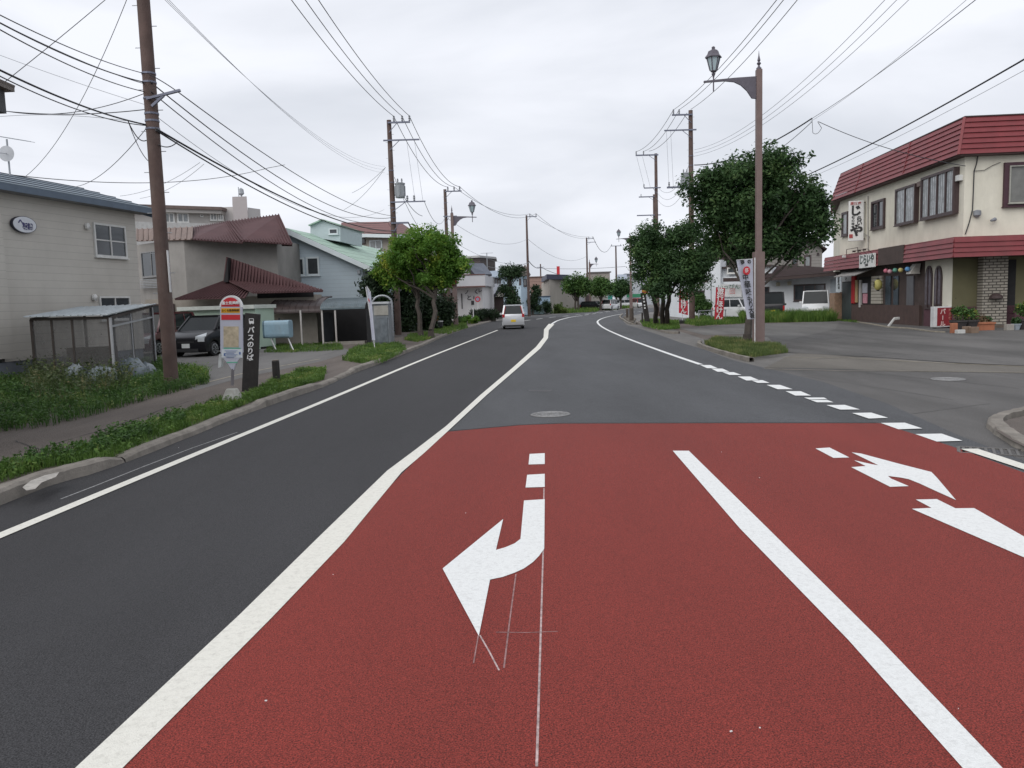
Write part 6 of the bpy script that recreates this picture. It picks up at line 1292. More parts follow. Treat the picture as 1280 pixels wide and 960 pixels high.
# low rail in front
t = thing('low_rail', 'low metal rail on the grass in front of the white building', 'rail', wx(873, 60, 0)); b = MB(); b.bar(Z(wx(873, 60, 0), .75), Z(wx(908, 60, 0), .75), .07); b.build('rail', galv, t)
for x in (873.5, 890, 907): b = MB(); b.bar(wx(x, 60, 0), Z(wx(x, 60, 0), .75), .06); b.build('post', galv, t)
# grey gabled house behind
Y = 84; gw = lined('siding_grey', (.24, .225, .21), .3, 'Z', .08, .3, rough=.85, var=.08)
t = thing('grey_house', 'grey gabled house with a dark tall window behind the white building', 'house', wx(1000, Y, 0)); A, B = wx(950, Y+1, 0), wx(1027, Y-1, 0)
b = MB(); b.prism([A, B, Z(B, zat(312, B)), Z(wx(1014, Y-.6, 0), zat(301, wx(1014, Y-.6, 0))), Z(A, zat(309, A))], V((3, 8, 0))); b.build('wall', gw, t)
b = MB(); b.plate(at(1012, 301, Y-1.4), at(1033, 312.5, Y-1.6), at(1033, 312.5, Y-1.6)+V((3, 9, 0)), at(1012, 301, Y-1.4)+V((3, 9, 0)), .18); b.plate(at(940, 307, Y+.2), at(1012, 301, Y-1.4), at(1012, 301, Y-1.4)+V((3, 9, 0)), at(940, 307, Y)+V((3, 9, 0)), .12); b.build('roof', mat('roof_dark_brown', (.045, .035, .034)), t)
window(t, A, B, (1005, 319, 1014, 334), fm=brown_f, gm=glass_lt, n=1, fw=.15); window(t, A, B, (1021, 316, 1024, 319), fm=brown_f, n=1, fw=.06); window(t, A, B, (990, 322, 997, 331), fm=brown_f, n=1, fw=.1)
Y = 78; t = thing('dark_roof_house', 'house with dark brown roof glimpsed between the two right trees', 'house', wx(890, Y, 0)); a_, b_ = wx(864, Y, 0), wx(925, Y, 0)
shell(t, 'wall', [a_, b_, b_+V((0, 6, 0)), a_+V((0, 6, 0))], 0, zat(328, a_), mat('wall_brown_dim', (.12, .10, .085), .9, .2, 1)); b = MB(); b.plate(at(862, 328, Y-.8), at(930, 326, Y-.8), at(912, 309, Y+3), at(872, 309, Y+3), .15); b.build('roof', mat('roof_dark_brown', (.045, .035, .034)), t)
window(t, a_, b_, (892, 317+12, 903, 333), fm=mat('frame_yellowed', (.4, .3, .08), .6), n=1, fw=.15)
# ================================================================== RESTAURANT
rw_ = mat('render_cream', (.68, .65, .55), .9, .08, .9, .35, 40, dirt=.45, dirtcol=(.36, .33, .26)); mar = mat('metal_maroon', (.185, .029, .034), .5, .18, 1.2, metal=.05, dirt=.35, dirtcol=(.15, .065, .06))
wood = lined('wood_dark', (.062, .042, .036), .16, 'XY', .1, .4, rough=.75, var=.25, scale=2); olive = mat('render_olive', (.13, .12, .065), .9, .12, 1, dirt=.3); base_m = mat('base_maroon', (.085, .035, .045), .8, .15, 2)  # olive is darkened, the shade of the recess sits in its colour
A, B = G(1049, 400), G(1200.5, 411); d1 = (B-A).normalized(); n1 = outn(A, B)
C = wx(1440, B.y*.985); d2 = (C-B).normalized(); n2 = outn(B, C); bk = V((4.5, 10, 0))
rt = thing('restaurant', 'two-storey cream restaurant building with maroon metal roof and canopy on the right', 'restaurant', B)
def off(d):      # corner of the two faces pushed outward by d
    M_ = Matrix(((n1.x, n1.y), (n2.x, n2.y))); v = M_.inverted() @ Vector((d, d)); return V((B.x+v.x, B.y+v.y, 0))
zr0 = zat(193, off(.45)); zr1 = zat(146.5, off(.05)); zc1 = zat(297, off(.7)); zc0 = zat(321.7, off(.75))
Dk = A+V((4, 11, 0)); Ck = C+V((0, 10, 0))
shell(rt, 'upper_wall', [A, B, C, Ck, Dk], zc0+.15, zr0+.1, rw_)
A_ = lambda d: A+n1*d-d1*d*.8; C_2 = lambda d: C+n2*d
b = MB(); b.lapped(Z(A_(.5), zr0), Z(off(.45), zr0), Z(off(.05), zr1), Z(A+n1*.05+d1*.2, zr1), 7, .055, .03); b.lapped(Z(off(.45), zr0), Z(C_2(.45), zr0), Z(C_2(.05), zr1), Z(off(.05), zr1), 7, .055, .03)
b.lapped(Z(Dk-d1*.4, zr0), Z(A_(.5), zr0), Z(A+n1*.05+d1*.2, zr1), Z(Dk, zr1), 7, .055, .03)
for f_ in (.255, .655): b.bar(Z(A_(.5), zr0).lerp(Z(off(.45), zr0), f_)+n1*.03, Z(A+n1*.05, zr1).lerp(Z(off(.05), zr1), f_)+n1*.03, .06, .05)
b.bar(Z(off(.45), zr0)+n1*.04, Z(off(.05), zr1)+n1*.04, .12, .06); rf = b.build('roof', mar, rt)
b = MB(); b.prism([Z(A+n1*.02, zr1), Z(off(.1), zr1), Z(C_2(.1), zr1), Z(Ck, zr1), Z(Dk, zr1)], .05); b.build('roof_top', bt, rf)
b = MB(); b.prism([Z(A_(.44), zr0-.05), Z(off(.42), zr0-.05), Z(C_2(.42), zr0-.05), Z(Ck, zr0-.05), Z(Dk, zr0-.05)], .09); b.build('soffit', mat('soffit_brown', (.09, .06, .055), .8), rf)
# canopy
L0 = onwall(1030, 332, A+n1*.75, B+n1*.75); L0.z = 0
b = MB()
br0 = onwall(1098, 320, A+n1*.72, B+n1*.72); br1 = onwall(1130, 315, A+n1*.72, B+n1*.72)
b.lapped(Z(L0, zc0), Z(V((br0.x, br0.y, 0)), zc0), Z(V((br0.x, br0.y, 0))-n1*.05, zc1), Z(L0-n1*.05, zc1), 4, .05, .03)
b.lapped(Z(V((br1.x, br1.y, 0)), zc0), Z(off(.75), zc0), Z(off(.7), zc1), Z(V((br1.x, br1.y, 0))-n1*.05, zc1), 4, .05, .03); b.lapped(Z(off(.75), zc0), Z(C_2(.75), zc0), Z(C_2(.7), zc1), Z(off(.7), zc1), 4, .05, .03)
b.prism([Z(L0, zc1-.02)-n1*.05, Z(off(.7), zc1-.02), Z(C_2(.7), zc1-.02), Z(C, zc1-.02), Z(B, zc1-.02), Z(A, zc1-.02)], .05); b.build('canopy', mar, rt)
b = MB(); q0, q1 = Z(V((br0.x, br0.y, 0)), zc0), Z(V((br1.x, br1.y, 0)), zc0); b.prism([q0+n1*.02, q1+n1*.02, q1-n1*.04, q0-n1*.04], zc1-zc0+.05); b.build('canopy_board', wood, rt)
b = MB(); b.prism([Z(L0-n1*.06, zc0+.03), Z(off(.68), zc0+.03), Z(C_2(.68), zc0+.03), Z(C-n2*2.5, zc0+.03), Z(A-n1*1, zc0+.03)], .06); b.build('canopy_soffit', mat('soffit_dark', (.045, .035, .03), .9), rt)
# ground floor
Pw = onwall(1155, 400, A, B); Pw.z = 0; Pe = onwall(1189, 400, A, B); Pe.z = 0
shell(rt, 'timber_front', [A+d1*.02, Pw, Pw-n1*3, A-n1*3], 0, zc0+.02, wood); 
shell(rt, 'arch_wall', [Pw, Pe, Pe-n1*3, Pw-n1*3], zat(385, Pe), zc0+.02, rw_); shell(rt, 'arch_wall_base', [Pw+n1*.02, Pe+n1*.02, Pe-n1*3, Pw-n1*3], 0, zat(385, Pe), base_m)
RB0, RB1 = Pe+d1*.02, Pe-n1*9+d1*.02; nr_ = d1 if d1.dot(CAM-Pe) > 0 else -d1
shell(rt, 'recess_wall', [RB0, RB1, RB1+d1*.05, RB0+d1*.05], zat(384, RB0), zc0+.02, olive); shell(rt, 'recess_wall_base', [RB0, RB1, RB1+d1*.08, RB0+d1*.08], 0, zat(384, RB0), base_m); shell(rt, 'rear_room', [Pe-n1*3.02, Pe-n1*9, Pe-n1*9-d1*6, Pe-n1*3.02-d1*6], 0, zc0, olive)
shell(rt, 'step', [Pe+d1*.12, B+n2*.1, C+n2*.1, Pe-n1*9+d1*.12], 0, .12, mat('step_brown', (.13, .10, .08), .9, .3, 3))
brk = bpy.data.materials.new('brick_white'); brk.use_nodes = True; nt = brk.node_tree; N = nt.nodes; L = nt.links; bs = N['Principled BSDF']; bs.inputs['Roughness'].default_value = .85
tc = N.new('ShaderNodeTexCoord'); sp = N.new('ShaderNodeSeparateXYZ'); cb = N.new('ShaderNodeCombineXYZ'); bx = N.new('ShaderNodeTexBrick'); L.new(tc.outputs['Object'], sp.inputs[0]); L.new(sp.outputs[0], cb.inputs[0]); L.new(sp.outputs[2], cb.inputs[1]); L.new(cb.outputs[0], bx.inputs['Vector'])
bx.inputs['Scale'].default_value = 1; bx.inputs['Brick Width'].default_value = .34; bx.inputs['Row Height'].default_value = .13; bx.inputs['Mortar Size'].default_value = .022; bx.inputs['Color1'].default_value = (.36, .33, .28, 1); bx.inputs['Color2'].default_value = (.27, .25, .21, 1); bx.inputs['Mortar'].default_value = (.08, .07, .06, 1)
L.new(bx.outputs['Color'], bs.inputs['Base Color']); bpn = N.new('ShaderNodeBump'); bpn.inputs['Strength'].default_value = .8; bpn.inputs['Distance'].default_value = .02; L.new(bx.outputs['Fac'], bpn.inputs['Height']); bpn.invert = True; L.new(bpn.outputs['Normal'], bs.inputs['Normal'])
def pier(x0, x1, back_, name='brick_pier'):
    p0, p1 = onwall(x0, 360, B-n2*back_, C-n2*back_), onwall(x1, 360, B-n2*back_, C-n2*back_); p0.z = p1.z = 0; b = MB(); b.prism([Z(p0, .12), Z(p1, .12), Z(p1-n2*.5, .12), Z(p0-n2*.5, .12)], zc0-.09); return b.build(name, brk, rt)
pier(1209.5, 1226, .95); pier(1228.5, 1259.5, .3); 
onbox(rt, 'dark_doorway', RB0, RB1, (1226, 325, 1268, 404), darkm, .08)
b = MB(); c = onwall(1194.5, 373, RB0, RB1)+nr_*.05; b.lathe(c, [(.02, 0), (.14, .02), (.14, .08), (.02, .1)], 14, axis='y'); b.build('wall_ornament', blackm, rt)
c = onwall(1244, 373, B-n2*.3, C-n2*.3)+n2*.06; b = MB(); b.lathe(c, [(.3, 0), (.26, .12), (.16, .2), (.02, .24)], 14); b.build('wall_lamp_shade', bt, rt)
# upper windows, face 1 then face 2
curt = lined('curtain_stripes', (.30, .32, .33), .22, 'XY', .45, .1, rough=.2, var=.5, scale=3)
window(rt, A, B, (1053.5, 265, 1061, 295), fm=brown_f, gm=glass_lt, n=1, fw=.14, out=.1)
window(rt, A, B, (1091, 250, 1107, 286), fm=brown_f, gm=glass, n=2, fw=.13, out=.12)
window(rt, A, B, (1124, 233, 1149, 280), fm=brown_f, gm=curt, n=2, fw=.11, out=.1, box=.14, label='boxed window with pale curtains')
window(rt, A, B, (1157, 215.5, 1199, 271), fm=brown_f, gm=curt, n=4, fw=.12, out=.1, box=.16, label='widest boxed window, four panes')
window(rt, B, C, (1253.5, 203, 1292, 258), fm=mat('frame_maroon', (.055, .02, .03), .6), gm=glass, n=1, fw=.2, out=.14)
window(rt, B-n2*-.05, C+n2*.05, (1260, 207, 1290, 254), fm=mat('frame_pale', (.32, .32, .28), .5), gm=mat('frosted_glass', (.16, .16, .15), .3, .2, 3), n=1, fw=.05, out=.14)
# arch windows
for x0, x1, yb in ((1157.2, 1166.2, 386.5), (1168.8, 1178.2, 385.5)):
    p0, p1 = onwall(x0, 360, A, B), onwall(x1, 360, A, B); p0.z = p1.z = 0; w_ = (p1-p0).length/2; cc = (p0+p1)/2; z0_ = zat(yb, cc); zt_ = zat(332, cc)
    def archp(s_, d): 
        pts = [Z(cc-d1*w_*s_, z0_+(1-s_))+n1*d, Z(cc+d1*w_*s_, z0_+(1-s_))+n1*d]
        for k in range(11): a2 = math.pi*k/10; pts.append(Z(cc+d1*w_*s_*math.cos(a2), (zt_-w_*1.6)+w_*1.6*s_*math.sin(a2))+n1*d)
        return pts
    b = MB(); b.prism(archp(1, .01), n1*.05); fr = b.build('arched_window', brown_f, rt); b = MB(); b.prism(archp(.78, .062), n1*.012); b.build('pane', mat('frosted_purple', (.10, .085, .10), .25, .35, 5), fr)
    b = MB(); b.bar(Z(cc, z0_+.1)+n1*.085, Z(cc, zt_-.1)+n1*.085, .05); b.build('glazing_bar', brown_f, fr)
# timber front details
onbox(rt, 'entrance_door', A, B, (1054, 353, 1066, 400), mat('door_teal_dark', (.03, .045, .045), .5, .2), .08); onbox(rt, 'door_sign_board', A, B, (1053.5, 340, 1066, 352), mat('panel_white', (.62, .62, .62)), .1)
text('し', onwall(1059.5, 346, A, B)+n1*.12, d1, (0, 0, 1), .5, ktxt, rt, name='door_lettering')
onbox(rt, 'red_curtain', A, B, (1066.5, 345, 1070.5, 379), mat('cloth_red_plain', (.42, .015, .02), .8, .15, 4), .12); onbox(rt, 'menu_poster', A, B, (1070.5, 350, 1073.5, 378), mat('poster_ochre', (.4, .28, .14), .7, .2), .09); 
onbox(rt, 'side_window', A, B, (1074, 346, 1092, 380), darkm, .05); onbox(rt, 'white_post', A, B, (1076.5, 350, 1078.5, 384), mat('post_white', (.5, .48, .46), .7), .14)
onbox(rt, 'menu_poster', A, B, (1080, 354, 1085.5, 366), mat('poster_pale', (.5, .5, .55), .7, .2, 8), .1); onbox(rt, 'menu_poster', A, B, (1080.5, 367, 1085.5, 379), mat('poster_pink', (.55, .25, .3), .7, .3, 9), .1)
onbox(rt, 'roller_blind', A, B, (1091, 345, 1104, 380), lined('blind_stripes', (.40, .37, .31), .18, 'Z', .25, .3, rough=.8), .1)
for x0, x1 in ((1108, 1114.5), (1118, 1124), (1134.5, 1143)): onbox(rt, 'timber_window', A, B, (x0, 345, x1, 382), glass if x0 < 1130 else mat('pane_dim', (.10, .10, .11), .3), .06)
onbox(rt, 'wainscot', A, B, (1066.5, 381, 1152, 409), lined('wood_wainscot', (.075, .045, .038), .2, 'XY', .12, .4, rough=.75, var=.25), .12)
onbox(rt, 'brick_pillar', A, B, (1046.5, 366, 1053, 399), mat('brick_tan', (.28, .18, .12), .85, .25, 6), .5); 
b = MB(); p0, p1 = onwall(1066, 340, A, B), onwall(1094, 340, A, B); z_ = zat(339, p0); q = [Z(p0, z_-.35)+n1*1.15, Z(p1, z_-.35)+n1*1.15, Z(p1, z_)+n1*.1, Z(p0, z_)+n1*.1]; b.ribbed(*q, 8, .02, .03, .03); b.build('awning', mat('awning_grey', (.28, .27, .26), .7, .2, 3), rt)
b = MB(); c = onwall(1150, 342, A, B)+n1*.1; b.prism([c-d1*.33, c+d1*.25, c+d1*.25+n1*.45, c-d1*.33+n1*.45], .05); b.prism([c-d1*.33+V((0, 0, .05)), c-d1*.33+n1*.45+V((0, 0, .05)), c-d1*.2+n1*.2+V((0, 0, .5)), c-d1*.2+V((0, 0, .5))], d1*.5); b.build('wall_lamp_hood', mat('hood_white', (.5, .48, .44), .7), rt)
# meter, cable, spouts
b = MB(); c = onwall(1220, 268, B, C)+n2*.1; b.lathe(c-V((0, 0, .15)), [(.05, 0), (.16, .1), (.16, .3), (.05, .34)], 12); b.build('meter', mat('meter_grey', (.22, .23, .25), .5), rt)
b = MB(); pts = [onwall(x, y, B, C)+n2*.05 for x, y in ((1222, 193), (1220, 205), (1217, 214), (1216, 240), (1215, 262), (1211, 278), (1206, 293))]; b.tube(pts, .025, 5); pts = [onwall(x, y, B, C)+n2*.05 for x, y in ((1217, 214), (1230, 213), (1240, 207), (1250, 203))]; b.tube(pts, .012, 5); b.build('wall_cable', wirem, rt, smooth=True)
b = MB(); pts = [onwall(x, y, A, B)+n1*.05 for x, y in ((1086, 245), (1086, 290), (1086.5, 318))]; b.tube(pts, .03, 6); pts = [onwall(x, y, A, B)+n1*.06 for x, y in ((1082, 292), (1088, 296), (1086.5, 302))]; b.tube(pts, .02, 5); b.build('conduit', mat('conduit_grey', (.3, .29, .27), .6), rt)
b = MB(); c = onwall(1244, 273, B, C); b.tube([c, c+n2*.25+V((-.15, 0, -.06)), c+n2*.3+V((-.35, 0, -.12))], [.04, .09, .05], 8); b.build('outdoor_tap_vent', mat('meter_grey', (.22, .23, .25)), rt)
onbox(rt, 'alarm_box', A, B, (1199.2, 219, 1204, 226), white_f, .2); onbox(rt, 'alarm_box', A, B, (1151, 227, 1155, 233), mat('box_brown', (.14, .1, .09), .6), .2)
# hanging vertical sign
SP = A+n1*.55; SQ = B+n1*.55; t = thing('shop_sign', 'tall white vertical shop sign with brushed black characters on the restaurant wall', 'sign', V((onwall(1070, 300, SP, SQ).x, onwall(1070, 300, SP, SQ).y, zat(302, onwall(1070, 300, SP, SQ)))))
x0, x1 = onwall(1061.5, 275, SP, SQ), onwall(1079, 275, SP, SQ); mid = (x0+x1)/2; z0_, z1_ = zat(301, mid), zat(251, mid); fdir = V((.95, -.30, 0)).normalized(); X0 = V((mid.x, mid.y, 0)); ww = (x1-x0).length/2
viewn = (CAM-mid); viewn.z = 0; viewn.normalize(); Xs = V((-viewn.y, viewn.x, 0)); Xs = Xs if Xs.x > 0 else -Xs; Xs = (Xs*.85+d1*-.0).normalized(); ww = 8.7/1000*mid.y
b = MB(); b.prism([Z(X0-Xs*ww, z0_), Z(X0+Xs*ww, z0_), Z(X0+Xs*ww-viewn*.25, z0_), Z(X0-Xs*ww-viewn*.25, z0_)], z1_-z0_); sb = b.build('light_box', mat('sign_box_white', (.66, .66, .64), .5, .05, 2), t, bevel=.02)
def st(ch, x, y, s_, m=ktxt, bo=.03): c = X0+Xs*((x-1070.2)*mid.y/1000)+viewn*.02; text(ch, Z(c, zat(y, c)), Xs, (0, 0, 1), s_, m, sb, bold=bo)
st('じ', 1069.5, 264, .66, bo=.03); st('ら', 1073.8, 274, .34, bo=.015); st('い', 1074, 279.3, .3, bo=.012); st('や', 1071, 289, .72, bo=.035)
for k, ch in enumerate('居酒屋'): st(ch, 1065.5+k*4.2, 254.5, .2, mat('ink_dull_red', (.35, .05, .05), .6), .004)
for k, ch in enumerate('旬の味'): st(ch, 1066.8, 272+k*4, .18, ktxt, .003)
c = X0+Xs*(-.27)+viewn*.02; b = MB(); zz = zat(297.5, c); b.prism([Z(c, zz)-Xs*.1, Z(c, zz)+Xs*.1, Z(c, zz+.22)+Xs*.1, Z(c, zz+.22)-Xs*.1], viewn*.01); b.build('red_seal', mat('ink_dull_red', (.35, .05, .05)), sb)
b = MB(); 
for z in (z0_+.1, z1_-.1): q = Z(X0, z); pw_ = q+(-n1)*.8; b.bar(q-viewn*.1, pw_, .05)
b.build('bracket', bt, t)
# square sign above the awning
q0, q1 = onwall(1074, 322, A+n1*.85, B+n1*.85), onwall(1093, 320, A+n1*.85, B+n1*.85); q0.z = q1.z = 0; md = (q0+q1)/2; z0_, z1_ = zat(334.5, md), zat(317.5, md)
t = thing('shop_sign', 'white square shop sign with green-black brush lettering on the canopy over the entrance', 'sign', Z(md, z0_)); b = MB(); b.prism([Z(q0, z0_), Z(q1, z0_), Z(q1, z0_)-n1*.08, Z(q0, z0_)-n1*.08], z1_-z0_); sb2 = b.build('panel', mat('sign_box_white', (.66, .66, .64)), t)
text('じらいや', Z(md, (z0_+z1_)/2+.06)+n1*.01, d1, (0, 0, 1), .56, mat('ink_green_black', (.03, .06, .05), .6), sb2, bold=.015, shear=.1); text('居酒屋', Z(md, z0_+.14)+n1*.01, d1, (0, 0, 1), .17, ktxt, sb2)
b = MB()
for f_ in (.15, .5, .85): p = Z(q0.lerp(q1, f_), z1_); b.tube([p, p+V((0, 0, .25))+n1*.25, p+V((0, 0, .22))+n1*.4], .015, 5); b.box(p+V((0, 0, .16))+n1*.42, .14, .14, .1)
b.build('spotlight', bt, t)
t = thing('floodlight_bracket', 'thin lamp bracket on the far left end of the maroon canopy', 'lamp', Z(onwall(1060, 327, A+n1*.7, B+n1*.7), zc1)); b = MB(); p = onwall(1058, 322, A+n1*.72, B+n1*.72); q = onwall(1072, 320, A+n1*.72, B+n1*.72); p.z = q.z = 0; b.bar(Z(p, zc1+.02), Z(p, zc1+.32), .03); b.bar(Z(p, zc1+.32), Z(q, zc1+.32), .03); b.bar(Z(q, zc1+.02), Z(q, zc1+.32), .03); b.build('bracket', bt, t); b = MB(); b.box(Z(p, zc1-.16)+n1*.15, .16, .16, .14); b.build('lamp_head', white_f, t)
# plaque at far left: 商舎
q = onwall(1048.3, 357, A+n1*.6, B+n1*.6); t = thing('wall_plaque', 'narrow white plaque with two black characters at the far left of the restaurant', 'sign', Z(q, zat(381-14, q)))
b = MB(); q0, q1 = onwall(1045, 356, A+n1*.6, B+n1*.6), onwall(1051.5, 356, A+n1*.6, B+n1*.6); q0.z = q1.z = 0; z0_, z1_ = zat(365, q), zat(344, q); b.prism([Z(q0, z0_), Z(q1, z0_), Z(q1, z0_)-n1*.06, Z(q0, z0_)-n1*.06], z1_-z0_); pl2 = b.build('panel', mat('panel_white_blue', (.5, .54, .56), .6), t)
for ch, y in (('麺', 350.5), ('舎', 358)): c = onwall(1048.3, y, A+n1*.62, B+n1*.62); text(ch, c, d1, (0, 0, 1), .38, ktxt, pl2, bold=.012)
# paper lanterns
def lantern(px, py, r, h, m, label, nm='paper_lantern', grp='small round lanterns strung under the canopy', dist=.6):
    c = onwall(px, py, A+n1*dist, B+n1*dist); t = thing(nm, label, 'lantern', c, grp); b = MB(); pr = []
    for k in range(13): a2 = math.pi*k/12; pr.append((max(.03, r*math.sin(a2))*(1 if k % 2 else .95), -h/2*math.cos(a2)))
    b.lathe(c, pr, 14); b.build('shade', m, t, smooth=True); b = MB(); b.lathe(c+V((0, 0, h/2-.02)), [(r*.35, 0), (r*.35, .05)], 10); b.lathe(c-V((0, 0, h/2+.03)), [(r*.35, 0), (r*.35, .05)], 10); b.tube([c+V((0, 0, h/2)), c+V((0, 0, h/2+.25))], .01, 5); b.build('fitting', blackm, t); return t
for x, y, cl, lb in ((1107.5, 338.5, (.55, .16, .22), 'pink round lantern, leftmost under the dark canopy board'), (1112.5, 339.3, (.5, .28, .32), 'pale pink round lantern, second from the left under the canopy board'), (1119, 337.8, (.12, .32, .24), 'green round lantern under the canopy board'), (1126, 337.6, (.5, .42, .16), 'yellow round lantern under the canopy board'), (1134.5, 336.3, (.12, .3, .55), 'blue round lantern, rightmost under the canopy board')):
    lantern(x, y, .13, .24, mat('lantern_'+lb.split()[0]+lb.split()[1], cl, .7, .1), lb)
t = lantern(1097.5, 356, .23, .62, mat('lantern_yellow_big', (.42, .38, .12), .7, .15), 'large dull yellow paper lantern with a dark character by the entrance', 'big_paper_lantern', None, .5)
text('酒', V(t.location)+n1*.22+d1*-.02, d1, (0, 0, 1), .3, ktxt, t, name='character')
# red box sign on the ground
R0_, R1_ = G(1167, 411), G(1192.5, 411.5); R1_ = wx(1192.5, R0_.y+.15); t = thing('box_sign', 'red and white illuminated box sign standing before the arched windows', 'sign', R0_)
md = (R0_+R1_)/2; zb_ = zat(408.8, md); zt_ = zat(383, md); vd = V((.05, 1, 0)).normalized()
b = MB(); b.prism([Z(R0_, zb_), Z(R1_, zb_), Z(R1_, zb_)+vd*.35, Z(R0_, zb_)+vd*.35], zt_-zb_); bx_ = b.build('cabinet', mat('cabinet_white', (.6, .6, .6), .5), t, bevel=.015)
dr = (R1_-R0_).normalized(); nr = outn(R0_, R1_); w_ = (R1_-R0_).length; b = MB(); h_ = zt_-zb_
b.prism([Z(R0_+dr*w_*.16, zb_+.06)+nr*.004, Z(R0_+dr*w_*.96, zb_+.06)+nr*.004, Z(R0_+dr*w_*.96, zt_-.06)+nr*.004, Z(R0_+dr*w_*.16, zt_-.06)+nr*.004], nr*.01); b.build('red_face', mat('face_red', (.22, .012, .018), .4, .08), bx_)
for k, ch in enumerate(('パ', 'l', 'ル')): text(ch, Z(R0_+dr*w_*.42, zt_-.06-h_*(.2+.3*k))+nr*.02, dr, (0, 0, 1), h_*.3, mat('lettering_pinkish', (.6, .45, .42), .5), bx_, bold=.008)
for k, ch in enumerate('喫茶軽食'): text(ch, Z(R0_+dr*w_*.78, zt_-.06-h_*(.14+.2*k))+nr*.02, dr, (0, 0, 1), h_*.17, mat('lettering_pink_dim', (.42, .14, .12), .5), bx_, bold=.004)
b = MB()
for f_ in (.12, .88): b = MB(); b.box(Z(R0_.lerp(R1_, f_)+vd*.15, 0), .1, .2, max(.04, zb_)); b.build('foot', blackm, t)
# flower pots
terra = mat('terracotta', (.34, .13, .07), .85, .15, 5)
flower_y = leafmat('leaf_flower', (.035, .08, .02), (.08, .16, .04), (.55, .50, .08), 3, .3)
def pot(px, py, kind, s_, label, leaf=None, hh=.45, mt=None, seed=0):
    f_ = G(px, py); t = thing('potted_plant', label, 'potted plant', f_, 'pots before the restaurant'); b = MB(); mt = mt or terra
    if kind == 'round': b.lathe(f_, [(s_*.6, 0), (s_*.9, s_*1.1), (s_, s_*1.15), (s_, s_*1.35), (s_*.85, s_*1.35), (s_*.8, s_*1.1)], 14); tz = s_*1.3
    else: b.prism([f_+V((x*s_, y*s_*.45, 0)) for x, y in ((-.92, -.9), (.92, -.9), (.92, .9), (-.92, .9))], s_*.75); b.prism([f_+V((x*s_, y*s_*.5, s_*.62)) for x, y in ((-1, -1), (1, -1), (1, 1), (-1, 1))], s_*.16); tz = s_*.8
    b.build('pot', mt, t)
    if leaf: leaves([(f_+V((0, 0, tz+hh*.45)), s_*.9), (f_+V((s_*.4, 0, tz+hh*.7)), s_*.55), (f_+V((-s_*.4, 0, tz+hh*.6)), s_*.6)], 380, .07, seed).build('foliage', leaf, t, rnd=True)
dkpot = mat('pot_dark', (.04, .035, .035), .7); wpot = mat('pot_white', (.5, .5, .48), .6)
pot(1198, 414.5, 'round', .36, 'leafy green plant in a dark pot right of the red box sign', flower_y, .7, dkpot, 1); pot(1212, 413.8, 'round', .36, 'plant with yellow flowers in a dark pot before the brick pier', flower_y, .5, dkpot, 2)
pot(1228, 413, 'trough', .45, 'orange terracotta trough before the wide brick pier', None); pot(1225, 411.8, 'trough', .42, 'low planter with dry soil just behind the orange trough', leafmat('leaf_dull_pot', (.1, .07, .04), (.2, .14, .08)), .1, terra, 3)
pot(1233, 411.4, 'round', .2, 'small white pot with a dark plant behind the orange trough', leaf_dark, .3, wpot, 4); pot(1277, 412, 'round', .33, 'tall leafy potted plant at the right edge before the olive wall', flower_y, .9, dkpot, 5); pot(1270, 412.5, 'round', .2, 'small pale blue-grey pot at the right edge', leaf_dark, .25, mat('pot_blue_grey', (.3, .34, .38), .6), 6)
for x, y, w_, h_, m_, lb in ((1192, 416.5, .26, .42, terra, 'upright terracotta tile leaning left of the pots'), (1200, 417, .34, .16, wpot, 'pale block on the ground before the leafy pot'), (1208, 416.5, .3, .28, mat('block_tan', (.2, .14, .1), .9, .2, 4), 'left of two tan concrete blocks before the yellow flowers'), (1217, 416.5, .34, .26, mat('block_tan', (.2, .14, .1)), 'right of two tan concrete blocks before the yellow flowers'), (1261, 413, .34, .26, conc, 'small pale concrete block by the step')):
    f_ = G(x, y); b = MB(); b.box(f_, w_, w_*.6, h_, .15); o = b.build('block', m_, origin=f_, bevel=.02); tag(o, lb, 'block', 'blocks before the restaurant')
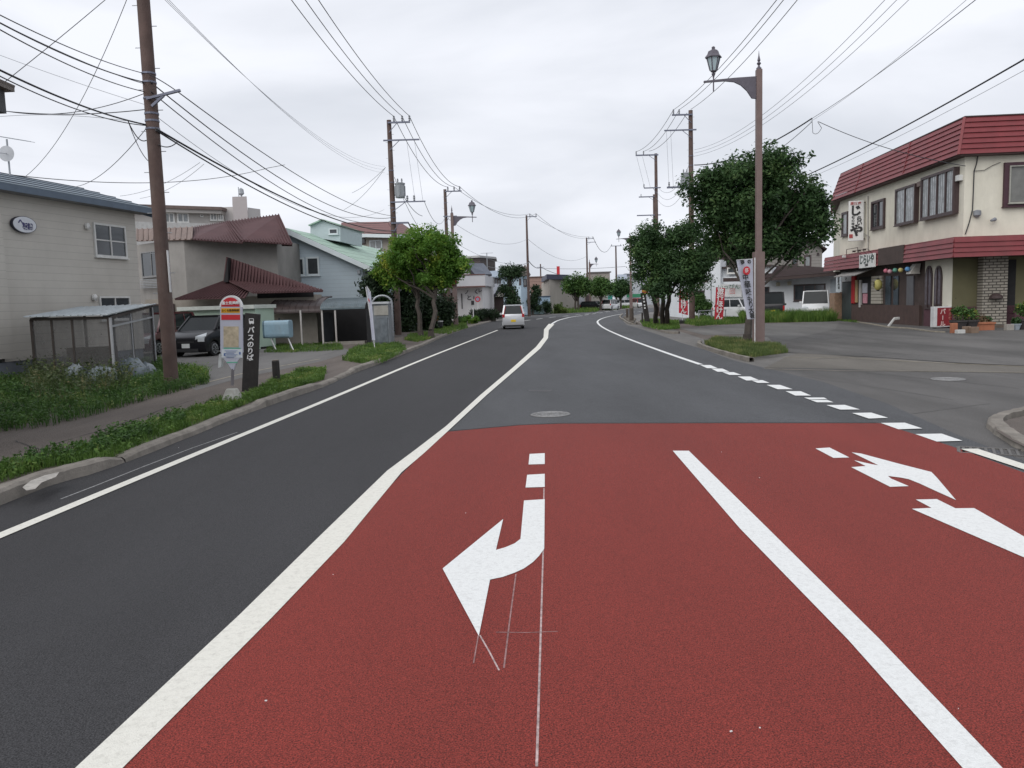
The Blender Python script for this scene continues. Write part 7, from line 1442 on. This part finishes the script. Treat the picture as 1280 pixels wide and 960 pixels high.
f_ = G(1110, 408.5); b = MB(); b.bar(f_, f_+V((.35, 0, .45)), .12, .1); b.bar(f_+V((.3, 0, .4)), f_+V((.6, .05, .42)), .1, .14); tag(b.build('garden_ornament', wpot, origin=f_, bevel=.03), 'small pale ornament at the foot of the timber front', 'ornament')
b = MB(); pts = [G(x, y) for x, y in ((1068, 402.5), (1085, 405), (1110, 409.5), (1135, 411), (1162, 414.8), (1180, 416))]
for p, q in zip(pts, pts[1:]): b.bar(p+V((0, 0, .03)), q+V((0, 0, .03)), .12, .06)
tag(b.build('pale_edging', mat('edging', (.27, .24, .19)), origin=pts[0]), 'thin pale concrete edging along the foot of the restaurant', 'edging')
# motor scooter shape and pot by the left shop
f_ = GL(546.5, 411.5); t = thing('plant_tub', 'round black tub of orange flowers beside the thin trunk on the left', 'plant tub', f_); b = MB(); b.lathe(f_, [(.25, 0), (.42, .2), (.42, .48), (.3, .52)], 14); b.build('tub', blackm, t); b = MB(); b.lathe(f_+V((0, 0, .5)), [(.43, 0), (.45, .04), (.43, .08)], 14); b.build('rim', wpot, t); leaves([(f_+V((-.05, 0, .72)), .22)], 120, .06, 9).build('flowers', leafmat('flower_orange', (.3, .12, .02), (.55, .25, .05)), t, rnd=True)
# pavement clutter on the left shop front: dark-framed display
f0, f1 = wx(540, 66, LZ), wx(556, 68, LZ); t = thing('small_shop', 'white shop front with dark window frames glimpsed under the yellow-green tree', 'shop', f0)
shell(t, 'wall', [f0, f1, f1+V((0, 5, 0)), f0+V((0, 5, 0))], LZ, zat(361, f0), sw)
window(t, f0, f1, (541, 366, 545, 392), fm=brown_f, gm=glass_lt, n=1, fw=.1); window(t, f0, f1, (548.5, 365, 555, 380), fm=brown_f, gm=glass, n=2, fw=.1); onbox(t, 'notice_board', f0, f1, (549, 394, 556, 398), trimw, .15)
# brown door post pair near pole C
f_ = GL(559, 407); t = thing('timber_post', 'thick brown timber post leaning beside the third left pole', 'post', f_); b = MB(); b.bar(f_, Z(f_, zat(366, f_))+V((-.1, 0, 0)), .3); b.build('shaft', mat('timber_brown', (.08, .035, .028), .8, .2, 4), t)
